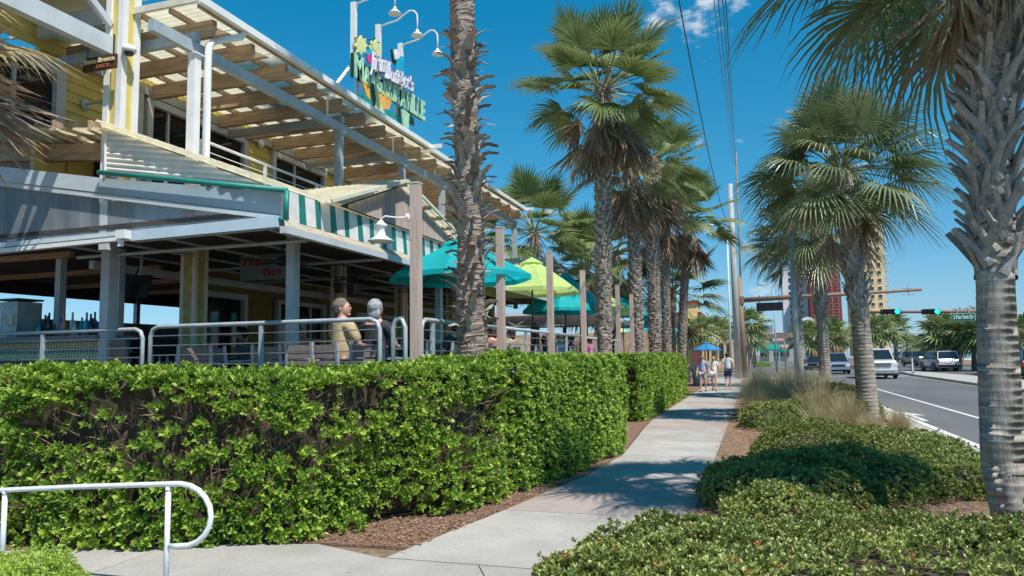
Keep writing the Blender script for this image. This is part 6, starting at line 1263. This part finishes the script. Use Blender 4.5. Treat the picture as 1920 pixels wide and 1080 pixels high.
# ================================================================== CARS
def car(label, loc, rz, kind, paint, group='cars on the road', s=1.0, cat=None):
    t = thing('car' if kind != 'pickup' else 'pickup_truck', label, cat or ('car' if kind != 'pickup' else 'pickup truck'), loc, rz, group)
    pm = mat('car_paint_%d_%d_%d' % tuple(int(c*99) for c in paint), paint, .28, coat=.8, var=.02, metal=.15)
    L_, Wd, Hh, hood, belt = {'suv': (4.9, 1.92, 1.80, 1.05, 1.10), 'big': (5.7, 2.03, 2.0, 1.28, 1.30), 'sedan': (4.7, 1.82, 1.45, .88, .95), 'pickup': (5.6, 2.0, 1.88, 1.15, 1.18)}[kind]; h2 = L_/2
    # body loft: stations (y, zbottom, ztop, half width)
    if kind == 'sedan': st = [(-h2, .45, .80, .72), (-h2+.12, .25, .95, .84), (-h2+1.0, .22, .97, .90), (-.2, .22, .95, .91), (h2-1.3, .22, .90, .90), (h2-.35, .24, .76, .84), (h2-.05, .35, .62, .72)]
    else: st = [(-h2, .5, belt-.15, .86), (-h2+.1, .35, belt, .93), (-h2+1.2, .32, belt+.02, .97), (0, .32, belt+.02, .975), (h2-1.45, .32, belt, .97), (h2-1.2, .32, hood+.02, .96), (h2-.2, .34, hood-.06, .92), (h2, .45, hood-.22, .86)]
    k = Wd/2/.975 if kind != 'sedan' else 1; mb = MB(); rings = []
    for (y, z0, z1, w) in st:
        w *= k; dz = z1-z0; rings.append([(-w*.90, y, z0), (-w, y, z0+dz*.25), (-w, y, z0+dz*.6), (-w*.95, y, z1-.05), (-w*.86, y, z1), (w*.86, y, z1), (w*.95, y, z1-.05), (w, y, z0+dz*.6), (w, y, z0+dz*.25), (w*.90, y, z0)])
    for r0 in rings: mb.v += r0
    for i in range(len(rings)-1):
        for j in range(10): j2 = (j+1) % 10; mb.f.append((i*10+j, i*10+j2, (i+1)*10+j2, (i+1)*10+j)); mb.m.append(0)
    mb.f.append(tuple(range(10))); mb.m.append(0); mb.f.append(tuple((len(rings)-1)*10+j for j in range(9, -1, -1))); mb.m.append(0)
    part('body', mb, pm, t)
    # greenhouse
    W2 = Wd/2; zr = Hh-.06
    gy = {'suv': (-h2+.12, -h2+.42, .55, 1.25), 'big': (-h2+.1, -h2+.35, 1.0, 1.55), 'sedan': (-h2+.75, -h2+1.5, .35, 1.15), 'pickup': (-.75, -.6, .75, 1.4)}[kind]; b0, b1, f1, f0 = gy; zb = belt-.01
    mb = MB(); lo_w, hi_w = W2*.90, W2*.74
    mb.add([(-lo_w, b0, zb), (lo_w, b0, zb), (lo_w, f0, zb-.02), (-lo_w, f0, zb-.02), (-hi_w, b1, zr), (hi_w, b1, zr), (hi_w, f1, zr), (-hi_w, f1, zr)], [(0, 1, 5, 4), (1, 2, 6, 5), (2, 3, 7, 6), (3, 0, 4, 7), (4, 5, 6, 7)]); part('window_glass', mb, m_glass, t)
    mb = MB(); c = ((b1+f1)/2); mb.prism([(-hi_w-.02, b1-.03), (hi_w+.02, b1-.03), (hi_w+.02, f1+.05), (-hi_w-.02, f1+.05)], zr-.01, zr+.05); mb.prism([(-hi_w*.92, b1+.05), (hi_w*.92, b1+.05), (hi_w*.92, f1-.08), (-hi_w*.92, f1-.08)], zr+.051, zr+.075); part('roof', mb, pm, t)
    for s_ in (-1, 1):
        for (ya, yb) in ((b0, b1), (f0, f1), (b0+(f0-b0)*.42, b1+(f1-b1)*.42)):
            mb = MB(); mb.beam((s_*(lo_w+.01), ya, zb), (s_*(hi_w+.01), yb, zr), .09, .05, up=(s_, 0, .2)); part('pillar', mb, pm, t)
        mb = MB(); mb.box((s_*(W2+.08), f0-.35, belt+.08), (.17, .10, .14)); part('mirror', mb, pm if kind != 'big' else m_black, t)
        for y in (h2-.95, -h2+1.05):
            R_ = .33 if kind == 'sedan' else .39; mb = MB(); mb.lathe((s_*(W2-.12), y, R_), [(R_*.7, -.11), (R_, -.09), (R_, .09), (R_*.7, .11)], 20, 'X'); w_ = part('wheel', mb, m_tyre, t, smooth=False); mb = MB(); mb.lathe((s_*(W2-.005), y, R_), [(R_*.62, -.01), (R_*.6, .012), (R_*.2, .0)], 12, 'X'); part('rim', mb, m_metal, w_)
            mb = MB(); mb.box((s_*(W2-.06), y, R_+.12), (.14, R_*2.5, R_*1.6)); part('wheel_arch', mb, m_black, t)
        fy = h2-.02; z = hood-.30; mb = MB(); mb.box((s_*(W2-.22), fy-.03, z), (.34, .12, .17)); part('headlight', mb, mat('headlight', (.75, .75, .72), .1), t)
        if kind == 'big': mb = MB(); mb.box((s_*(W2-.06), fy-.06, z), (.12, .14, .16)); part('indicator', mb, mat('amber_lens', (.55, .2, .05), .3), t)
        mb = MB(); mb.box((s_*(W2-.09), -h2+.03, belt-.18), (.11, .12, .26)); part('tail_light', mb, mat('red_lens', (.45, .01, .015), .25), t)
    mb = MB(); mb.box((0, h2-.01, hood-.34), (Wd*.52, .10, .26)); g_ = part('grille', mb, m_black, t)
    for k_ in range(4): mb = MB(); mb.box((0, h2+.045, hood-.44+.065*k_), (Wd*.50, .02, .022)); part('grille_bar', mb, m_chrome if kind != 'sedan' else m_black, g_)
    for y, bm in ((h2+.03, m_chrome if kind in ('big', 'pickup') else pm), (-h2-.03, m_chrome if kind == 'pickup' else (m_black if kind == 'suv' else pm))): mb = MB(); mb.box((0, y, .50 if kind != 'sedan' else .40), (Wd*.94, .16, .20)); part('bumper', mb, bm, t)
    mb = MB(); mb.box((0, 0, .30), (Wd*.86, L_*.86, .16)); part('underbody', mb, m_black, t)
    mb = MB(); mb.box((0, -h2-.015, belt-.28), (.5, .03, .16)); part('number_plate', mb, m_white, t)
    if kind == 'pickup': mb = MB(); mb.box((0, -h2+1.0, belt+.03), (Wd*.84, 1.75, .02)); part('truck_bed', mb, m_black, t)
    if kind in ('suv',):
        mb = MB(); 
        for s_ in (-1, 1): mb = MB(); mb.tube([(s_*hi_w*.9, b1+.2, zr+.12), (s_*hi_w*.9, f1-.2, zr+.12)], .02, 5); part('roof_rail', mb, m_black, t)
    if s != 1: t.scale = (s,)*3
    return t
PI = math.pi
def car_at(label, pxl, pxr, pyg, rz, kind, paint, **k):
    L_ = {'suv': 4.9, 'big': 5.7, 'sedan': 4.7, 'pickup': 5.6}[kind]; g = on_ground((pxl+pxr)/2, pyg, .0); return car(label, (g.x+.0, g.y+L_/2, .004), rz, kind, paint, **k)
car_at('large white sport utility vehicle driving towards the camera behind the second palm', 1621, 1690, 711, PI, 'big', (.78, .78, .77))
car_at('silver blue sport utility vehicle following left of the white one', 1554, 1592, 702, PI, 'suv', (.24, .31, .42))
car_at('dark grey sedan left of the silver blue vehicle', 1514, 1556, 694, PI-.25, 'sedan', (.07, .08, .11))
car_at('silver sport utility vehicle driving away beside the median', 1744, 1804, 697, 0.12, 'suv', (.55, .58, .62))
car_at('brown pickup truck ahead of the silver vehicle', 1713, 1746, 687, .2, 'pickup', (.16, .11, .09))
car_at('dark vehicle at the right picture edge behind the near palm', 1910, 1975, 712, 0.1, 'suv', (.03, .045, .08))
car_at('small white car far away left of the palm trunks', 1472, 1488, 676, PI, 'sedan', (.75, .75, .75))
g0 = [(1683, 675, 'dark'), (1697, 676, 'black'), (1705, 673, 'teal'), (1690, 671, 'navy'), (1513, 672, 'blue'), (1440, 672, 'maroon'), (1452, 670, 'grey')]
for (px, py, nm) in g0:
    g = on_ground(px, py); car('%s car in the distant traffic, %s' % (nm, {1683: 'left of the pickup', 1697: 'between pickup and palms', 1705: 'just ahead of the pickup', 1690: 'farthest by the median', 1513: 'under the far palms', 1440: 'on the far left lane', 1452: 'behind the street lamp'}[px]), (g.x, g.y, .004), 0 if px > 1600 else PI, 'suv' if px % 2 else 'sedan', {'dark': (.05, .05, .06), 'black': (.02, .02, .025), 'teal': (.05, .2, .2), 'navy': (.03, .05, .12), 'blue': (.06, .12, .25), 'maroon': (.2, .04, .05), 'grey': (.3, .3, .32)}[nm])

# ================================================================== FAR BUILDINGS
m_haze_or = mat('orange_stucco', (.80, .52, .27), .8, var=.03); m_red_st = mat('red_stucco', (.24, .045, .035), .8, var=.05); m_wt = mat('white_stucco', (.72, .73, .74), .8, var=.03)
m_farwin = mat('far_window', (.04, .05, .06), .3); m_blueroof = mat('turquoise_roof', (.10, .40, .50), .6); m_tan = mat('tan_stucco', (.66, .52, .34), .8, var=.04)
def tower(label, px0, px1, py_t, Y, mt, depth, cols, rows, balc=0, trim=None, wscale=1.0, py_b=660, stepped=None):
    a = on_y(px0, 600, Y); b = on_y(px1, 600, Y); zt = on_y((px0+px1)/2, py_t, Y).z; w = b.x-a.x; t = thing('apartment_tower', label, 'tower block', ((a.x+b.x)/2, Y+depth/2, 0))
    mb = MB(); mb.box((0, 0, zt/2), (w, depth, zt)); part('wall', mb, mt, t)
    mb = MB(); mb.box((0, 0, zt+.6), (w*1.02, depth*1.02, 1.2)); part('parapet', mb, trim or mt, t)
    if stepped: mb = MB(); mb.box((w*.1, 0, zt+3), (w*.5, depth*.5, 4.5)); part('roof_house', mb, mt, t)
    cw = w/(cols+.3); rh = (zt-4)/rows; ww, wh = cw*.42*wscale, rh*.42
    wm = MB(); wm.box((-ww*.26, 0, 0), (ww*.44, .5, wh)); wm.box((ww*.26, 0, 0), (ww*.44, .5, wh)); me = mesh('window', wm, m_farwin)
    fm_ = MB(); fm_.box((0, .15, -wh*.1), (ww*1.15, .5, wh*1.35)); mf = mesh('window_surround', fm_, m_wt)
    tot = cols*rows
    for i in range(cols):
        for j in range(rows):
            z = 4+rh*(j+.5); x = -w/2+cw*(i+.65)
            if z > 2: o = link('window', me, t, (x, -depth/2-.15, z)); f = link('window_surround', mf, o, (0, 0, 0))
    if balc:
        bm = MB(); bm.box((0, 0, 0), (balc, depth*.5, .3)); bm.box((balc/2, 0, .6), (.15, depth*.5, 1.1)); bme_ = mesh('balcony', bm, m_wt)
        for j in range(rows): link('balcony', bme_, t, (w/2+balc/2, 0, 4+rh*j))
    return t
tower('tall orange beige apartment tower with paired windows behind the second palm', 1600, 1664, 372, 420, m_haze_or, 22, 4, 19, balc=3.2, stepped=True, trim=m_red_st)
tower('dark red building block between white tower and orange tower', 1521, 1580, 500, 480, m_red_st, 22, 5, 14, wscale=.7, trim=m_haze_or)
tower('white high rise slab left of the red building', 1470, 1520, 505, 500, m_wt, 25, 2, 12, wscale=.35, trim=m_wt)
t = tower('small distant tower with turquoise cap seen under the mast arm', 1430, 1449, 612, 900, mat('hazy_pink_wall', (.50, .48, .50), .8), 20, 4, 8, wscale=.8, trim=m_blueroof)
t = tower('low distant pinkish building right of the turquoise capped tower', 1455, 1472, 626, 850, mat('hazy_salmon_wall', (.68, .45, .42), .8), 20, 3, 4, wscale=.5, trim=m_red_st)
def block(name, label, cat, px0, px1, py_t, Y, depth, mt, roof=None, winrows=0, wincols=0, band=None):
    a = on_y(px0, 640, Y); b = on_y(px1, 640, Y); zt = on_y((px0+px1)/2, py_t, Y).z; w = b.x-a.x; t = thing(name, label, cat, ((a.x+b.x)/2, Y+depth/2, 0)); mb = MB(); mb.box((0, 0, zt/2), (w, depth, zt)); part('wall', mb, mt, t)
    mb = MB(); mb.box((0, 0, zt+.15), (w+.5, depth+.5, .3)); part('roof', mb, roof or mt, t)
    if winrows:
        for i in range(wincols):
            for j in range(winrows): mb = MB(); mb.box((-w/2+w*(i+.5)/wincols, -depth/2-.05, zt*(j+.5)/winrows), (w/wincols*.55, .12, zt/winrows*.5)); part('window', mb, m_farwin, t)
    if band: mb = MB(); mb.box((0, -depth/2-.5, zt*.52), (w, 1.0, .8)); part('awning', mb, band, t)
    return t
block('shop_building', 'yellow and red stepped shop building at the end of the palm row', 'shop', 1268, 1312, 590, 92, 14, mat('warm_yellow_stucco', (.78, .55, .25), .8), m_red_st, 2, 3)
block('shop_building', 'taller orange turret of the yellow shop building', 'shop turret', 1288, 1309, 568, 91, 6, mat('warm_yellow_stucco', (.7, .4, .15), .8), m_red_st, 0, 0)
block('shop_building', 'red shop corner below the yellow stepped building', 'shop', 1300, 1313, 610, 90, 3, m_red_st, m_tan)
block('shop_building', 'low tan building with terrace roof behind the walkers', 'shop', 1318, 1402, 628, 110, 14, m_tan, m_offwhite, 1, 6)
block('shop_building', 'shaded shop row under the brown footbridge', 'shop', 1424, 1482, 642, 210, 14, m_tan, m_brownpole, 1, 8, band=m_teal)
fb2 = thing('footbridge', 'brown footbridge crossing the road in the distance', 'bridge', (on_y(1455, 630, 190).x, 190, 0)); a = on_y(1420, 631, 190); b = on_y(1512, 629, 190)
mb = MB(); mb.box(((a.x+b.x)/2-fb2.location.x, 0, a.z-.0), (b.x-a.x, 3, 1.0)); part('deck', mb, m_brownpole, fb2)
for x in (a.x+3, (a.x+b.x)/2+2, b.x-1): mb = MB(); mb.box((x-fb2.location.x, 0, a.z/2-.3), (1, 1, a.z-.6)); part('pier', mb, m_utility, fb2)
aw = thing('green_canopy', 'long green shop canopy beside the far traffic', 'awning', on_y(1440, 650, 150)); mb = MB(); w = on_y(1466, 650, 150).x-on_y(1420, 650, 150).x; mb.add([(-w/2, -1, -.5), (w/2, -1, -.5), (w/2, 2, .5), (-w/2, 2, .5), (-w/2, -1, -.8), (w/2, -1, -.8)], [(0, 1, 2, 3), (4, 5, 1, 0)]); part('fabric', mb, m_teal, aw)
for x in (-w/2+.3, w/2-.3): mb = MB(); mb.tube([(x, -.8, -.5), (x, -.8, -aw.location.z)], .12, 6); part('post', mb, m_utility, aw)
# white pavilion by the towers, right white building, terrace backdrop
block('white_building', 'white beach building with dark window at the right edge', 'building', 1909, 2010, 592, 62, 3, m_wt, m_wt, 2, 4)
pv = thing('white_pavilion', 'white curved pavilion roof in front of the red building', 'pavilion', on_y(1505, 640, 300)); w = on_y(1522, 640, 300).x-on_y(1478, 640, 300).x
mb = MB(); pts = [(-w/2+w*i/12, 0, 9.0*math.sin(math.pi*min(i/12*.62+.05, 1))**.8) for i in range(13)]
for (x0, _, z0), (x1, _, z1) in zip(pts, pts[1:]): mb.add([(x0, -4, z0), (x1, -4, z1), (x1, 6, z1), (x0, 6, z0), (x0, -4, z0-1.0), (x1, -4, z1-1.0)], [(0, 1, 2, 3), (4, 5, 1, 0)])
part('roof', mb, m_wt, pv); mb = MB(); mb.tube([(-w/2+.5, 0, -3), (-w/2+.5, 0, 2)], .4, 8); mb.tube([(w/2-.5, 0, -3), (w/2-.5, 0, 7)], .4, 8); part('supports', mb, m_wt, pv)
# open terrace structures behind the umbrellas
tr = thing('terrace_shelter', 'white framed terrace shelter behind the umbrellas', 'shelter', (-11, 34, 1.15)); 
mb = MB(); mb.box((1.0, 0, 2.35), (8, 12, .12)); part('roof', mb, m_wt, tr)
for x in (-2.5, 1, 4.8):
    for y in (-5.8, 0, 5.8): mb = MB(); mb.box((x, y, 1.15), (.12, .12, 2.3)); part('post', mb, m_pole, tr)
mb = MB(); mb.box((1, 8, 1.0), (10, .2, 2.0)); part('back_wall', mb, mat('peach_wall', (.72, .52, .34), .8), tr)
mb = MB()
for k in range(8): mb.tube([(-3+1.1*k, -5.9, 2.2), (-3+1.1*k+.55, -5.9, 1.9), (-3+1.1*k+1.1, -5.9, 2.2)], .025, 4)
mb.tube([(-3, -5.9, 1.88), (6, -5.9, 1.88)], .03, 4); part('truss', mb, m_steel, tr)
ck = thing('kiosk', 'small kiosk with green and white awning at the end of the deck', 'kiosk', (-6.6, 52, 0)); mb = MB(); mb.box((0, 0, 1.5), (2.6, 2.6, 3.0)); part('hut', mb, mat('cream_green_wall', (.6, .55, .4), .8), ck); mb = MB(); mb.add([(-1.6, -2.2, 2.5), (1.6, -2.2, 2.5), (1.5, -1.2, 3.4), (-1.5, -1.2, 3.4), (1.6, 1.5, 2.5), (1.5, 1.2, 3.4)], [(0, 1, 2, 3), (1, 4, 5, 2)]); part('awning', mb, mat('bright_green_canvas', (.0, .32, .16), .7), ck)
mb = MB(); mb.box((.2, -1.35, 1.6), (1.6, .06, 1.1)); part('hatch', mb, m_red_st, ck)
fl = thing('folded_umbrella', 'folded red and yellow umbrella by the slim palm', 'umbrella', (-4.75, 43, 0)); mb = MB(); mb.lathe((0, 0, 1.6), [(.05, .0), (.38, .25), (.36, .5), (.06, 1.5)], 12); part('canopy', mb, mat('red_canvas', (.6, .06, .05), .7, scale=1.0, col2=(.75, .5, .05)), fl); mb = MB(); mb.tube([(0, 0, 0), (0, 0, 1.7)], .03, 6); part('pole', mb, m_pole, fl)
# far palms
farfr = [[fan_mesh('frond', 12, 1.0, .7, .6, .3, [m_frond, m_petiole], hang=R(h), seed=i+60) for i in range(2)] for h in (50, 10, -40)]
def far_palm(label, x, y, zc, size, n, seed, tr=.2, group='palms along the far side of the road'):
    t = thing('palm_tree', label, 'palm tree', (x, y, 0), 0, group); mb = MB(); mb.tube([(0, 0, -.05), (.05, 0, zc*.5), (0, 0, zc)], [tr*1.25, tr, tr*1.25], 8); part('trunk', mb, m_trunk, t)
    r = random.Random(seed)
    for i in range(n):
        az = i*2.39996; el = R(-55)+R(130)*(i+.5)/n; k = 0 if el > R(35) else (1 if el > R(-12) else 2); place(farfr[k][i % 2], 'frond', t, (math.cos(az)*.1, math.sin(az)*.1, zc), az, el, size*r.uniform(.85, 1.15), r.uniform(-.4, .4))
    return t
FP = [(1650, 616, 96, 'rounded palm in front of the orange tower, left one'), (1677, 618, 99, 'rounded palm right below the orange tower edge'), (1625, 622, 104, 'palm between the second palm trunk and the orange tower'),
      (1768, 622, 78, 'leftmost palm of the dense group on the right'), (1795, 620, 80, 'second palm of the dense group on the right'), (1822, 625, 76, 'third palm of the dense group on the right'), (1845, 622, 74, 'palm of the right group touching the near trunk'), (1756, 640, 95, 'small palm hanging left of the right group'), (1782, 632, 90, 'palm behind the leftmost ones of the right group'),
      (1910, 636, 60, 'short palm visible right of the near trunk'), (1700, 648, 190, 'tiny palm in the far row near the traffic'), (1712, 645, 175, 'tiny palm in the far row, second from left'), (1722, 648, 200, 'tiny palm in the far row beside the pickup'), (1745, 646, 170, 'tiny palm in the far row before the right group'), (1733, 649, 210, 'tiny palm farthest in the far row'),
      (1515, 628, 92, 'far palm between white tower and third palm'), (1535, 634, 110, 'far palm just right of the fourth verge palm'), (1560, 625, 98, 'far palm behind the third verge palm'), (1575, 632, 118, 'far palm left of the second verge palm trunk'),
      (1403, 608, 82, 'palm just right of the brown mast pole'), (1412, 632, 100, 'smaller palm right of the one by the mast pole'), (1340, 618, 100, 'far palm above the blue market umbrella'), (1356, 622, 120, 'far palm between market umbrella and white lamp'), (1325, 622, 112, 'far palm left of the white lamp'), (1309, 622, 84, 'far palm touching the red shop corner')]
for i, (px, py, Y, lab) in enumerate(FP):
    c = on_y(px, py, Y); far_palm(lab, c.x, Y, c.z, 1.55 if Y < 150 else 1.7, 26 if Y < 125 else 16, i)
# right roadside hedge and low plants
hedge('hedge', 'dark clipped roadside hedge across the road behind the silver vehicle', [(26.0, 76), (26.0, 60), (26.2, 45), (26.4, 30)][::-1], 1.5, 2.0, 2600, 5, .16, .10, m_sleaf, seed=77, depth=.2)
gb = on_ground(1425, 688); shrub('bright green low plants on the corner island beyond the mast pole', (gb.x, gb.y+6), (1.6, 5.5), .5, 1200, 5, .14, .08, m_hleaf2, 31)
gb = on_ground(1512, 684); shrub('low green shrub left of the dark grey sedan', (gb.x, gb.y), (1.4, 3), .8, 700, 5, .14, .08, m_oleaf, 32)
